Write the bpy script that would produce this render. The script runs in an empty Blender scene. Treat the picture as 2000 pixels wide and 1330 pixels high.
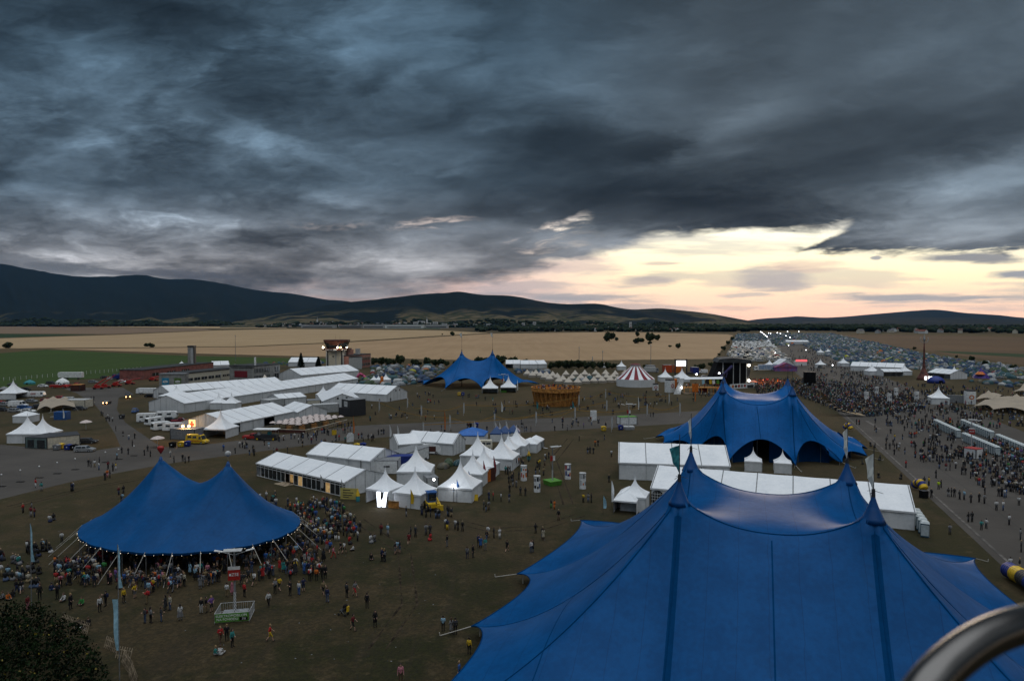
import bpy, math, random
import numpy as np
from mathutils import Vector, Matrix
from mathutils.geometry import delaunay_2d_cdt
R = math.radians
rng = random.Random(7)
nrg = np.random.RandomState(11)
SC = bpy.context.scene
COL = SC.collection
# ------------------------------------------------------------------ camera
CAMH = 32.0
FPX = 1333.3
PITCH = math.atan(37.0 / FPX)
cd = bpy.data.cameras.new('camera')
cam = bpy.data.objects.new('camera', cd); COL.objects.link(cam)
cam.location = (0, 0, CAMH); cam.rotation_euler = (R(90) - PITCH, 0, 0)
cd.lens = 24; cd.sensor_width = 36; cd.clip_start = 0.05; cd.clip_end = 90000
cd.dof.use_dof = True; cd.dof.focus_distance = 140; cd.dof.aperture_fstop = 4.0
SC.camera = cam
SC.view_settings.view_transform = 'Standard'; SC.view_settings.look = 'None'
SC.view_settings.gamma = 1.0; SC.view_settings.exposure = 0.0
SC.cycles.max_bounces = 5; SC.cycles.diffuse_bounces = 3; SC.cycles.glossy_bounces = 2
SC.cycles.transmission_bounces = 3; SC.cycles.volume_bounces = 0
SC.cycles.sample_clamp_indirect = 4.0; SC.cycles.use_denoising = True

def ray(px, py):
    dx = (px - 1000.0) / FPX; t = (665.0 - py) / FPX
    c, s = math.cos(PITCH), math.sin(PITCH)
    return dx, c + s * t, -s + c * t
def G(px, py, z=0.0):
    x, y, w = ray(px, py); k = (z - CAMH) / w
    return (x * k, y * k)
def ZT(d, py):                       # height seen at image row py, at distance d
    x, y, w = ray(1000, py); return CAMH + d * w / y
def PX(px, d): return (px - 1000.0) / FPX * d

# ------------------------------------------------------------------ node helper
class NT:
    def __init__(s, nt): s.nt = nt; s.n = nt.nodes; s.l = nt.links
    def new(s, t, **k):
        n = s.n.new(t)
        for a, b in k.items(): setattr(n, a, b)
        return n
    def put(s, sock, v):
        if v is None: return
        if hasattr(v, 'is_linked') or hasattr(v, 'node'): s.l.new(v, sock)
        else: sock.default_value = v
    def m(s, op, a, b=None, c=None, clamp=False):
        n = s.new('ShaderNodeMath', operation=op, use_clamp=clamp)
        for i, v in enumerate((a, b, c)): s.put(n.inputs[i], v)
        return n.outputs[0]
    def vm(s, op, a, b=None, scale=None):
        n = s.new('ShaderNodeVectorMath', operation=op)
        s.put(n.inputs[0], a); s.put(n.inputs[1], b)
        if scale is not None: s.put(n.inputs['Scale'], scale)
        return n.outputs[1] if op in ('DOT_PRODUCT', 'LENGTH', 'DISTANCE') else n.outputs[0]
    def noise(s, vec, scale, detail=4, rough=.55, dist=0.0, out='Fac'):
        n = s.new('ShaderNodeTexNoise'); s.put(n.inputs['Vector'], vec)
        n.inputs['Scale'].default_value = scale; n.inputs['Detail'].default_value = detail
        n.inputs['Roughness'].default_value = rough; n.inputs['Distortion'].default_value = dist
        return n.outputs[out]
    def ramp(s, fac, pts, interp='LINEAR'):
        n = s.new('ShaderNodeValToRGB'); s.put(n.inputs[0], fac)
        e = n.color_ramp.elements; n.color_ramp.interpolation = interp
        while len(e) < len(pts): e.new(.5)
        for q, (p, c) in zip(e, pts):
            q.position = p; q.color = (*c, 1) if hasattr(c, '__len__') else (c, c, c, 1)
        return n.outputs[0]
    def smooth(s, v, lo, hi, a=0.0, b=1.0):
        n = s.new('ShaderNodeMapRange', interpolation_type='SMOOTHSTEP')
        s.put(n.inputs[0], v)
        for i, q in enumerate((lo, hi, a, b)): s.put(n.inputs[i + 1], q)
        return n.outputs[0]
    def mix(s, f, a, b, mode='MIX'):
        n = s.new('ShaderNodeMix', data_type='RGBA', blend_type=mode)
        s.put(n.inputs['Factor'], f)
        for q, v in ((n.inputs[6], a), (n.inputs[7], b)):
            s.put(q, (*v, 1) if isinstance(v, tuple) and len(v) == 3 else v)
        return n.outputs[2]
    def curve(s, v, pts, lo, hi):            # 1-D curve by control points, x in lo..hi
        n = s.new('ShaderNodeFloatCurve'); s.put(n.inputs['Value'], s.smooth_lin(v, lo, hi))
        c = n.mapping.curves[0]
        ys = [p[1] for p in pts]; 
        for i, (x, y) in enumerate(pts):
            q = ((x - lo) / (hi - lo), y)
            if i < 2: c.points[i].location = q
            else: c.points.new(*q)
        for p in c.points: p.handle_type = 'AUTO'
        n.mapping.update()
        return n.outputs[0]
    def smooth_lin(s, v, lo, hi):
        n = s.new('ShaderNodeMapRange'); s.put(n.inputs[0], v)
        n.inputs[1].default_value = lo; n.inputs[2].default_value = hi
        return n.outputs[0]

# ------------------------------------------------------------------ world: dusk sky under a storm cloud deck
SUN_AZ, SUN_EL = R(22), R(3)
def make_world():
    w = bpy.data.worlds.new('World'); SC.world = w; w.use_nodes = True
    t = NT(w.node_tree); t.n.clear()
    out = t.new('ShaderNodeOutputWorld')
    tc = t.new('ShaderNodeTexCoord').outputs['Generated']
    d = t.vm('NORMALIZE', tc)
    sp = t.new('ShaderNodeSeparateXYZ'); t.put(sp.inputs[0], d); x, y, z = sp.outputs
    hyp = t.m('SQRT', t.m('ADD', t.m('MULTIPLY', x, x), t.m('MULTIPLY', y, y)))
    az = t.m('ARCTAN2', x, y)
    ta = t.m('TANGENT', t.m('MAXIMUM', t.m('MINIMUM', az, 1.2), -1.2))
    e = t.m('DIVIDE', z, t.m('MAXIMUM', hyp, .02))
    ey = t.m('DIVIDE', e, t.m('MAXIMUM', t.m('COSINE', t.m('MAXIMUM', t.m('MINIMUM', az, 1.2), -1.2)), .3))   # height over the forward plane
    # cloud ceiling coordinates
    zz = t.m('ADD', t.m('MAXIMUM', z, 0.0), .075)
    cx = t.m('DIVIDE', x, zz); cy = t.m('DIVIDE', y, zz)
    def vec(a, b, c=0.0):
        n = t.new('ShaderNodeCombineXYZ'); t.put(n.inputs[0], a); t.put(n.inputs[1], b); t.put(n.inputs[2], c); return n.outputs[0]
    P = vec(t.m('ADD', cx, t.m('MULTIPLY', cy, .25)), t.m('MULTIPLY', cy, .8))
    wv = t.noise(P, .75, 3, .55, 0, 'Color')
    Pw = t.vm('ADD', P, t.vm('SCALE', t.vm('SUBTRACT', wv, (.5, .5, .5)), scale=1.0))
    n1 = t.noise(Pw, .55, 3, .56)
    n2 = t.noise(t.vm('ADD', Pw, (7.3, 2.1, 4.0)), 1.5, 6, .60)
    S = vec(t.m('MULTIPLY', ta, 3.0), t.m('MULTIPLY', ey, 9.0), 1.7)
    wS = t.noise(S, 1.4, 4, .6, 0, 'Color')
    Sw = t.vm('ADD', S, t.vm('SCALE', t.vm('SUBTRACT', wS, (.5, .5, .5)), scale=1.3))
    n3 = t.noise(Sw, 1.2, 6, .6)
    # lumpy billows: soft cells broken by turbulence, sized by direction so that they stay round
    A = vec(t.m('MULTIPLY_ADD', ey, -1.2, t.m('MULTIPLY', ta, 3.2)), t.m('MULTIPLY', ey, 6.2), .4)
    wA = wS
    Aw = t.vm('ADD', A, t.vm('SCALE', t.vm('SUBTRACT', wA, (.5, .5, .5)), scale=1.15))
    lump = t.smooth(t.m('ABSOLUTE', t.m('SUBTRACT', t.noise(Aw, 1.0, 2, .5), .5)), .0, .22)
    n4 = t.noise(Aw, 1.7, 6, .62)
    # base brightness of the deck by height
    base = t.curve(ey, [(-.1, .20), (0.0, .23), (.05, .23), (.09, .22), (.14, .19), (.20, .148), (.28, .122), (.36, .112), (.47, .090), (.7, .08)], -.1, .7)
    # billows: soft large, crisp small; crisp detail is stronger on the left side
    side = t.smooth(ta, .25, -.45)
    big = t.smooth(n1, .34, .66, .52, 1.55)
    fineamp = t.m('MULTIPLY_ADD', side, .95, .35)
    fine = t.m('MULTIPLY_ADD', t.m('SUBTRACT', n2, .5), t.m('MULTIPLY', fineamp, t.smooth(ey, .02, .16, .8, 1.7)), 1.0)
    low = t.smooth(ey, .22, .08)
    str_ = t.m('MULTIPLY_ADD', t.m('SUBTRACT', n3, .5), t.m('MULTIPLY_ADD', low, 2.3, .45), 1.0)
    hl = t.m('MULTIPLY', t.smooth(n2, .54, .74), t.m('MULTIPLY', t.smooth(n3, .42, .62), t.m('MULTIPLY_ADD', side, .75, .05)))
    base = t.m('MULTIPLY', base, t.m('MULTIPLY_ADD', side, .25, .85))
    L = t.m('MULTIPLY', t.m('MULTIPLY', base, big), t.m('MULTIPLY', t.m('MAXIMUM', fine, .35), t.m('MAXIMUM', str_, .4)))
    lampl = t.m('MULTIPLY', t.m('MULTIPLY_ADD', side, .8, .25), t.smooth(ey, .0, .13, .35, 1.0))
    L = t.m('MULTIPLY', L, t.m('MULTIPLY_ADD', t.m('SUBTRACT', lump, .5), t.m('MULTIPLY', lampl, .55), 1.0))
    L = t.m('MULTIPLY', L, t.m('MAXIMUM', t.m('MULTIPLY_ADD', t.m('SUBTRACT', n4, .5), t.m('MULTIPLY', lampl, 2.6), 1.0), .35))
    L = t.m('MULTIPLY_ADD', t.m('MULTIPLY', hl, t.smooth(n4, .45, .65)), t.m('MULTIPLY', base, 1.7), L)
    def blob(px, py, rx, ry, rot=0.0, warp=None, k=1.0):
        a0 = (px - 1000) / FPX; e0 = (628 - py) / FPX
        da = t.m('SUBTRACT', ta, a0); de = t.m('SUBTRACT', ey, e0)
        if warp is not None:
            da = t.m('ADD', da, t.m('MULTIPLY', t.m('SUBTRACT', n3, .5), warp * rx / FPX * 1.4))
            de = t.m('ADD', de, t.m('MULTIPLY', t.m('SUBTRACT', n2, .5), warp * ry / FPX * 2.2))
        c, s = math.cos(rot), math.sin(rot)
        u = t.m('DIVIDE', t.m('ADD', t.m('MULTIPLY', da, c), t.m('MULTIPLY', de, s)), rx / FPX)
        v = t.m('DIVIDE', t.m('SUBTRACT', t.m('MULTIPLY', de, c), t.m('MULTIPLY', da, s)), ry / FPX)
        r = t.m('SQRT', t.m('ADD', t.m('MULTIPLY', u, u), t.m('MULTIPLY', v, v)))
        return r
    # heavy dark roll across the middle and brighter areas beside it
    for px, py, rx, ry, rot, g in ((1080, 330, 560, 130, R(-12), .50), (1330, 420, 340, 60, R(-2), .55), (330, 40, 420, 70, R(-22), .66), (1750, 330, 330, 60, R(14), .8),
                                   (1180, 60, 420, 110, R(-30), .8), (250, 320, 330, 50, R(-10), .72), (620, 330, 200, 40, 0, .8)):
        r = blob(px, py, rx, ry, rot, 1.0)
        L = t.m('MULTIPLY', L, t.m('SUBTRACT', 1.0, t.m('MULTIPLY', t.smooth(r, 1.25, .25), 1 - g)))
    for px, py, rx, ry, rot, g in ((240, 150, 330, 110, R(-20), .35), (1950, 330, 260, 70, R(12), .95), (420, 250, 200, 60, R(-20), .35), (1420, 265, 190, 45, R(25), .5), (1390, 560, 700, 120, 0, .25),
                                   (390, 440, 330, 40, R(-3), .35), (800, 470, 300, 60, 0, .5), (1230, 110, 180, 40, R(25), .3), (300, 505, 330, 22, 0, .2), (1800, 455, 280, 45, 0, 1.1), (560, 300, 160, 30, R(-15), .5), (150, 400, 200, 40, R(-8), .4), (640, 390, 120, 20, R(-10), .6)):
        r = blob(px, py, rx, ry, rot, 1.2)
        L = t.m('MULTIPLY', L, t.m('MULTIPLY_ADD', t.smooth(r, 1.2, .1), g, 1.0))
    tint = t.ramp(t.smooth_lin(ey, 0, .4), [(0.0, (1.06, 1.0, 1.0)), (.22, (1.0, 1.0, 1.04)), (.5, (.68, .97, 1.26)), (1.0, (.58, .96, 1.34))])
    tint = t.mix(t.smooth(ta, -.05, .35), tint, t.mix(.5, tint, (.88, 1.0, 1.10)))
    cloud = t.mix(1.0, tint, L, 'MULTIPLY')
    # clear band above the horizon
    edge = t.curve(ta, [(-1.0, .0), (-.62, .01), (-.42, .030), (-.36, .042), (-.30, .046), (-.22, .042), (-.15, .046), (-.06, .058), (.03, .078), (.11, .100), (.165, .115),
                        (.20, .126), (.25, .131), (.32, .136), (.37, .140), (.43, .144), (.48, .147), (.56, .15), (1.0, .16)], -1.0, 1.0)
    rag = t.m('MULTIPLY_ADD', t.m('SUBTRACT', n2, .5), .034, t.m('MULTIPLY', t.m('SUBTRACT', n3, .5), .052))
    dd = t.m('ADD', t.m('SUBTRACT', edge, ey), rag)
    soft = t.smooth(ta, .1, -.25, .011, .034)
    gap = t.m('MULTIPLY', t.smooth(dd, t.m('MULTIPLY', soft, -.6), soft), t.smooth(ta, -.48, -.30))
    up = t.curve(ta, [(.3, .08), (.385, .094), (.40, .103), (.43, .120), (.46, .134), (.49, .150), (.53, .19), (1.0, .24)], .3, 1.0)
    lowr = t.m('ADD', .104, t.m('MULTIPLY', rag, 1.0))
    bank = t.m('MULTIPLY', t.smooth(t.m('SUBTRACT', ey, lowr), -.003, .006), t.smooth(t.m('ADD', t.m('SUBTRACT', up, ey), t.m('MULTIPLY', rag, 1.3)), -.004, .012))
    gap = t.m('MULTIPLY', gap, t.m('SUBTRACT', 1.0, bank))
    brk = t.m('MULTIPLY', t.smooth(n2, .46, .58), t.smooth(n3, .40, .52))
    for px, py, rx, ry, rot, k in ((850, 436, 90, 16, R(4), .9), (1105, 440, 60, 22, R(20), .9), (1060, 468, 150, 22, 0, .6), (640, 440, 110, 18, 0, .35)):
        pk = blob(px, py, rx, ry, rot, 1.6); gap = t.m('MAXIMUM', gap, t.m('MULTIPLY', t.m('MULTIPLY', t.smooth(pk, 1.2, .3), k), brk))
    gcol = t.ramp(t.smooth_lin(ey, 0, .16), [(0.0, (.93, .55, .40)), (.2, (.98, .68, .47)), (.42, (1.0, .83, .52)), (.7, (1.0, .92, .66)), (1.0, (1.02, .98, .88))])
    pink = t.ramp(t.smooth_lin(ey, 0, .12), [(0.0, (.74, .50, .43)), (.5, (.80, .56, .48)), (1.0, (.9, .74, .66))])
    gcol = t.mix(t.smooth(ta, -.05, .22), pink, gcol)
    gcol = t.mix(1.0, gcol, t.smooth(ta, -.36, .14, .80, 1.40), 'MULTIPLY')
    # streaks lying in the clear band
    st = t.noise(vec(t.m('MULTIPLY', ta, 4.2), t.m('MULTIPLY', ey, 42.0), 3.3), 1.0, 4, .55)
    sm = t.m('MULTIPLY', t.smooth(st, .48, .62), t.smooth(ta, .34, .0, .42, .85))
    scol = t.mix(t.smooth(ta, .0, .35), (.40, .36, .36), (.46, .44, .46))
    g2 = t.mix(sm, gcol, scol)
    for px, py, rx, ry, op, c in ((1790, 581, 230, 10, .85, (.40, .41, .43)), (1880, 505, 135, 11, .9, (.23, .24, .28)), (1990, 536, 75, 13, .9, (.30, .32, .38)), (1505, 545, 90, 30, .75, (.50, .45, .46)),
                                  (1560, 520, 100, 13, .55, (.80, .56, .47)), (1265, 551, 60, 10, .7, (.55, .47, .45)), (1130, 581, 150, 13, .8, (.40, .40, .42)), (1100, 520, 130, 22, .6, (.72, .54, .50)), (1290, 514, 45, 5, .6, (.62, .48, .45)),
                                  (1708, 506, 13, 5, .8, (.32, .33, .38)), (1450, 577, 60, 6, .6, (.56, .52, .50)), (1010, 560, 120, 14, .6, (.45, .42, .43)), (1430, 602, 70, 6, .4, (.62, .52, .48)), (700, 572, 170, 14, .7, (.36, .36, .37))):
        r = blob(px, py, rx, ry, 0, 1.3)
        g2 = t.mix(t.m('MULTIPLY', t.smooth(r, 1.15, .45), op), g2, c)
    sky = t.mix(gap, cloud, g2)
    # scud hanging on the hill tops at the left
    for px, py, rx, ry, op, c in ((70, 513, 190, 17, .8, (.135, .145, .16)), (330, 536, 130, 10, .75, (.09, .095, .11)), (150, 525, 90, 14, .6, (.10, .11, .125))):
        r = blob(px, py, rx, ry, R(-3), 1.5)
        sky = t.mix(t.m('MULTIPLY', t.smooth(r, 1.2, .5), op), sky, c)
    # below the horizon: dull ground light
    sky = t.mix(t.smooth(z, -.002, -.03), sky, (.05, .045, .04))
    bg = t.new('ShaderNodeBackground'); t.put(bg.inputs[0], sky); bg.inputs[1].default_value = 1.0
    # bright clear sky overhead and behind, out of view, added to light the scene
    ns = t.new('ShaderNodeTexSky', sky_type='NISHITA', sun_disc=False)
    ns.sun_elevation = SUN_EL; ns.sun_rotation = SUN_AZ; ns.air_density = 1.2; ns.dust_density = 2.0
    nb = t.new('ShaderNodeBackground'); t.put(nb.inputs[0], t.mix(.55, ns.outputs[0], (9.0, 9.4, 9.8))); nb.inputs[1].default_value = ZEN
    over = t.m('MAXIMUM', t.smooth(e, .85, 1.7), t.m('MULTIPLY', t.smooth(y, .05, -.5), t.smooth(e, .3, .9, 0, .35)))
    mx = t.new('ShaderNodeMixShader'); t.put(mx.inputs[0], over)
    t.l.new(bg.outputs[0], mx.inputs[1]); t.l.new(nb.outputs[0], mx.inputs[2])
    t.l.new(mx.outputs[0], out.inputs[0])
ZEN = 0.30
make_world()
sl = bpy.data.lights.new('sun', 'SUN'); sl.energy = 0.35; sl.angle = R(16); sl.color = (1.0, .80, .62)
so = bpy.data.objects.new('sun', sl); COL.objects.link(so)
sd = Vector((math.sin(SUN_AZ) * math.cos(SUN_EL), math.cos(SUN_AZ) * math.cos(SUN_EL), math.sin(SUN_EL)))
so.rotation_euler = sd.to_track_quat('Z', 'Y').to_euler(); so.location = (0, 0, 300)
# ------------------------------------------------------------------ materials
MATS = {}
def mat(name, col, rough=.8, var=.18, scale=3.0, spec=.35, metal=0.0, col2=None, bump=0.0, bscale=None, sheen=0.0, emit=None, es=0.0, attr=None, transl=0.0):
    if name in MATS: return MATS[name]
    m = bpy.data.materials.new(name); m.use_nodes = True; t = NT(m.node_tree)
    b = t.n['Principled BSDF']
    tc = t.new('ShaderNodeTexCoord').outputs['Object']
    if attr:
        a = t.new('ShaderNodeAttribute', attribute_name=attr).outputs['Color']
        n = t.noise(tc, scale, 3)
        c = t.mix(1.0, a, t.smooth_lin_out(n, 1 - var, 1 + var), 'MULTIPLY')
    else:
        n = t.noise(tc, scale, 4)
        c2 = col2 or tuple(v * (1 - 2 * var) for v in col)
        c1 = col if col2 else tuple(min(1, v * (1 + var)) for v in col)
        c = t.mix(t.smooth(n, .32, .68), c1, c2)
    t.put(b.inputs['Base Color'], c)
    b.inputs['Roughness'].default_value = rough; b.inputs['Metallic'].default_value = metal
    b.inputs['Specular IOR Level'].default_value = spec
    if sheen: b.inputs['Sheen Weight'].default_value = sheen
    if transl: b.inputs['Transmission Weight'].default_value = transl
    if emit:
        b.inputs['Emission Color'].default_value = (*emit, 1); b.inputs['Emission Strength'].default_value = es
    if bump:
        bn = t.new('ShaderNodeBump'); bn.inputs['Strength'].default_value = bump
        t.put(bn.inputs['Height'], t.noise(tc, bscale or scale * 4, 4)); t.l.new(bn.outputs[0], b.inputs['Normal'])
    MATS[name] = m; return m
def _sl(s, v, a, b):
    n = s.new('ShaderNodeMapRange'); s.put(n.inputs[0], v); n.inputs[3].default_value = a; n.inputs[4].default_value = b
    return n.outputs[0]
NT.smooth_lin_out = _sl
def ground_mat(name, fn):
    m = bpy.data.materials.new(name); m.use_nodes = True; t = NT(m.node_tree)
    g = t.new('ShaderNodeNewGeometry').outputs['Position']; b = t.n['Principled BSDF']
    c, rough, spec, h = fn(t, g)
    t.put(b.inputs['Base Color'], c); b.inputs['Roughness'].default_value = rough; b.inputs['Specular IOR Level'].default_value = spec
    if h is not None:
        bn = t.new('ShaderNodeBump'); bn.inputs['Strength'].default_value = .5; bn.inputs['Distance'].default_value = .06
        t.put(bn.inputs['Height'], h); t.l.new(bn.outputs[0], b.inputs['Normal'])
    MATS[name] = m; return m

# ------------------------------------------------------------------ mesh builder
class MB:
    def __init__(s): s.v = []; s.f = []; s.mi = []
    def add(s, vs, fs, m=0):
        o = len(s.v); s.v.extend(vs); s.f.extend([tuple(i + o for i in f) for f in fs]); s.mi.extend([m] * len(fs)); return s
    def box(s, x0, x1, y0, y1, z0, z1, m=0):
        return s.add([(x0, y0, z0), (x1, y0, z0), (x1, y1, z0), (x0, y1, z0), (x0, y0, z1), (x1, y0, z1), (x1, y1, z1), (x0, y1, z1)],
                     [(0, 3, 2, 1), (4, 5, 6, 7), (0, 1, 5, 4), (1, 2, 6, 5), (2, 3, 7, 6), (3, 0, 4, 7)], m)
    def cbox(s, c, d, m=0, rz=0.0):
        k = len(s.v); s.box(-d[0] / 2, d[0] / 2, -d[1] / 2, d[1] / 2, -d[2] / 2, d[2] / 2, m)
        a, b = math.cos(rz), math.sin(rz)
        for i in range(k, len(s.v)):
            x, y, z = s.v[i]; s.v[i] = (c[0] + a * x - b * y, c[1] + b * x + a * y, c[2] + z)
        return s
    def poly(s, pts, m=0): return s.add(list(pts), [tuple(range(len(pts)))], m)
    def tube(s, p, q, r0, r1=None, n=8, m=0):
        r1 = r0 if r1 is None else r1
        p, q = Vector(p), Vector(q); d = q - p
        if d.length < 1e-6: return s
        a = d.normalized(); u = a.orthogonal().normalized(); w = a.cross(u)
        vs = []
        for c, r in ((p, r0), (q, r1)):
            for k in range(n):
                t = 2 * math.pi * k / n; vs.append(tuple(c + (u * math.cos(t) + w * math.sin(t)) * r))
        fs = [(k, (k + 1) % n, n + (k + 1) % n, n + k) for k in range(n)] + [tuple(range(n - 1, -1, -1)), tuple(range(n, 2 * n))]
        return s.add(vs, fs, m)
    def path(s, pts, r, n=8, m=0):
        for a, b in zip(pts, pts[1:]): s.tube(a, b, r, r, n, m)
        return s
    def lathe(s, prof, c=(0, 0, 0), n=16, m=0, sx=1.0, sy=1.0, cap=True, a0=0.0):
        vs = [(c[0] + r * sx * math.cos(2 * math.pi * k / n + a0), c[1] + r * sy * math.sin(2 * math.pi * k / n + a0), c[2] + z) for r, z in prof for k in range(n)]
        fs = [(i * n + k, i * n + (k + 1) % n, (i + 1) * n + (k + 1) % n, (i + 1) * n + k) for i in range(len(prof) - 1) for k in range(n)]
        if cap: fs += [tuple(range(n - 1, -1, -1)), tuple(range((len(prof) - 1) * n, len(prof) * n))]
        return s.add(vs, fs, m)
    def ball(s, c, r, n=8, m=0):
        return s.lathe([(max(.001, r * math.sin(math.pi * i / n)), -r * math.cos(math.pi * i / n)) for i in range(n + 1)], c, n * 2, m)
    def extr(s, prof, y0, y1, m=0, y0t=None, y1t=None):      # side profile (x,z) swept in y
        n = len(prof); vs = [(x, y0, z) for x, z in prof] + [(x, y1, z) for x, z in prof]
        fs = [tuple(range(n)), tuple(range(2 * n - 1, n - 1, -1))] + [(k, n + k, n + (k + 1) % n, (k + 1) % n) for k in range(n)]
        return s.add(vs, fs, m)
    def build(s, name, mats, parent=None, smooth=False, loc=None, rz=None):
        me = bpy.data.meshes.new(name); me.from_pydata([tuple(v) for v in s.v], [], s.f)
        if not isinstance(mats, (list, tuple)): mats = [mats]
        for q in mats: me.materials.append(q)
        me.polygons.foreach_set('material_index', s.mi)
        if smooth: me.polygons.foreach_set('use_smooth', [True] * len(s.f))
        me.update()
        o = bpy.data.objects.new(name, me); COL.objects.link(o)
        if parent is not None: o.parent = parent
        if loc is not None: o.location = loc
        if rz is not None: o.rotation_euler = (0, 0, rz)
        return o
def tag(o, label=None, cat=None, group=None, kind=None):
    if label: o['label'] = label
    if cat: o['category'] = cat
    if group: o['group'] = group
    if kind: o['kind'] = kind
    return o
def thing(name, label, cat, loc=(0, 0, 0), rz=0.0, group=None):
    o = bpy.data.objects.new(name, None); COL.objects.link(o); o.empty_display_size = .1
    o.location = (*loc, 0) if len(loc) == 2 else loc; o.rotation_euler = (0, 0, rz)
    return tag(o, label, cat, group)
KIDS = {}
def copy_tree(o, loc=None, rz=None, label=None, group=None):
    c = o.copy(); COL.objects.link(c)
    if loc is not None: c.location = (*loc, 0) if len(loc) == 2 else loc
    if rz is not None: c.rotation_euler = (0, 0, rz)
    if label: c['label'] = label
    if group: c['group'] = group
    for ch in o.children:
        k = ch.copy(); COL.objects.link(k); k.parent = c
        for g in ch.children:
            q = g.copy(); COL.objects.link(q); q.parent = k
    return c
def np_mesh(name, V, F, mats, mi=None, cols=None, smooth=False):     # V (n,3), F (m,k)
    me = bpy.data.meshes.new(name); V = np.asarray(V, np.float32); F = np.asarray(F, np.int32); k = F.shape[1]
    me.vertices.add(len(V)); me.vertices.foreach_set('co', V.ravel())
    me.loops.add(F.size); me.loops.foreach_set('vertex_index', F.ravel())
    me.polygons.add(len(F)); me.polygons.foreach_set('loop_start', np.arange(0, F.size, k, dtype=np.int32))
    for q in (mats if isinstance(mats, (list, tuple)) else [mats]): me.materials.append(q)
    if mi is not None: me.polygons.foreach_set('material_index', np.asarray(mi, np.int32))
    if smooth: me.polygons.foreach_set('use_smooth', np.ones(len(F), bool))
    me.update(calc_edges=True)
    if cols is not None:
        a = me.color_attributes.new('Col', 'FLOAT_COLOR', 'POINT')
        c4 = np.ones((len(V), 4), np.float32); c4[:, :3] = cols; a.data.foreach_set('color', c4.ravel())
    o = bpy.data.objects.new(name, me); COL.objects.link(o); return o
def text_part(name, txt, size, m, parent, loc, rot, ext=.01, align='CENTER'):
    cu = bpy.data.curves.new(name, 'FONT'); cu.body = txt; cu.size = size; cu.extrude = ext; cu.align_x = align; cu.align_y = 'CENTER'; cu.resolution_u = 3
    o = bpy.data.objects.new(name, cu); COL.objects.link(o)
    me = bpy.data.meshes.new_from_object(o.evaluated_get(bpy.context.evaluated_depsgraph_get()))
    bpy.data.objects.remove(o); me.name = name; me.materials.clear(); me.materials.append(m)
    o = bpy.data.objects.new(name, me); COL.objects.link(o); o.parent = parent; o.location = loc; o.rotation_euler = rot
    return o
def vnoise(x, y, seed=0):                     # smooth value noise for terrain shapes
    x = np.asarray(x, float); y = np.asarray(y, float)
    xi = np.floor(x).astype(int); yi = np.floor(y).astype(int); fx = x - xi; fy = y - yi
    h = lambda a, b: (np.sin(a * 127.1 + b * 311.7 + seed * 74.7) * 43758.5453) % 1.0
    u = fx * fx * (3 - 2 * fx); v = fy * fy * (3 - 2 * fy)
    return (h(xi, yi) * (1 - u) + h(xi + 1, yi) * u) * (1 - v) + (h(xi, yi + 1) * (1 - u) + h(xi + 1, yi + 1) * u) * v
def fbm(x, y, seed=0, o=4):
    s = 0; a = .5
    for k in range(o): s = s + a * vnoise(np.asarray(x) * 2 ** k, np.asarray(y) * 2 ** k, seed + k); a *= .5
    return s

# ------------------------------------------------------------------ ground, roads, fields
def g_grass(t, p):
    n1 = t.noise(p, .035, 5, .6); n2 = t.noise(p, .22, 5, .65); n3 = t.noise(p, 2.6, 4, .7)
    sp = t.new('ShaderNodeSeparateXYZ'); t.put(sp.inputs[0], p)
    dry = t.mix(t.smooth(n3, .3, .7), (.058, .042, .021), (.021, .016, .008))
    grn = t.mix(t.smooth(n3, .3, .7), (.021, .023, .007), (.008, .010, .004))
    c = t.mix(t.smooth(t.m('ADD', t.m('MULTIPLY', n1, .55), t.m('MULTIPLY', n2, .45)), .43, .56), grn, dry)
    bare = t.mix(n3, (.036, .027, .017), (.019, .015, .010))
    c = t.mix(t.smooth(t.noise(p, .09, 6, .7, 1.2), .56, .70, 0, .8), c, bare)
    mp = t.new('ShaderNodeMapping'); t.put(mp.inputs[0], p); mp.inputs['Rotation'].default_value = (0, 0, .5); mp.inputs['Scale'].default_value = (.35, .05, 1)
    c = t.mix(t.smooth(t.noise(mp.outputs[0], 1.0, 5, .65, .6), .52, .68, 0, .55), c, bare)
    c = t.mix(t.smooth(t.noise(p, 1.1, 4, .7), .40, .66, 0, .6), c, (.014, .014, .008))
    c = t.mix(t.smooth(t.noise(p, .45, 5, .7), .56, .70, 0, .6), c, (.074, .055, .031))
    return c, .9, .12, n3
GRASS = ground_mat('grass', g_grass); gb = GRASS.node_tree.nodes['Principled BSDF']; gb.inputs['Sheen Weight'].default_value = .30; gb.inputs['Sheen Roughness'].default_value = .35; gb.inputs['Sheen Tint'].default_value = (.85, .62, .34, 1)
def g_wheat(a, b):
    def f(t, p):
        mp = t.new('ShaderNodeMapping'); t.put(mp.inputs[0], p); mp.inputs['Rotation'].default_value = (0, 0, .35); mp.inputs['Scale'].default_value = (.10, .006, 1)
        n = t.noise(mp.outputs[0], 1.0, 5, .6); n2 = t.noise(p, .008, 4); n3 = t.noise(p, .25, 3)
        c = t.mix(t.smooth(t.m('ADD', t.m('MULTIPLY', n, .5), t.m('MULTIPLY', n2, .5)), .35, .65), a, b)
        return t.mix(1.0, c, t.smooth_lin_out(n3, .85, 1.15), 'MULTIPLY'), .9, .15, n3
    return f
WHEAT = ground_mat('wheat', g_wheat((.34, .230, .132), (.28, .186, .103)))
WHEAT2 = ground_mat('wheat_pale', g_wheat((.35, .25, .145), (.30, .21, .115)))
STUB = ground_mat('stubble', g_wheat((.12, .073, .040), (.080, .052, .030)))
PLOUGH = ground_mat('ploughed', g_wheat((.19, .130, .085), (.15, .105, .070)))
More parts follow.
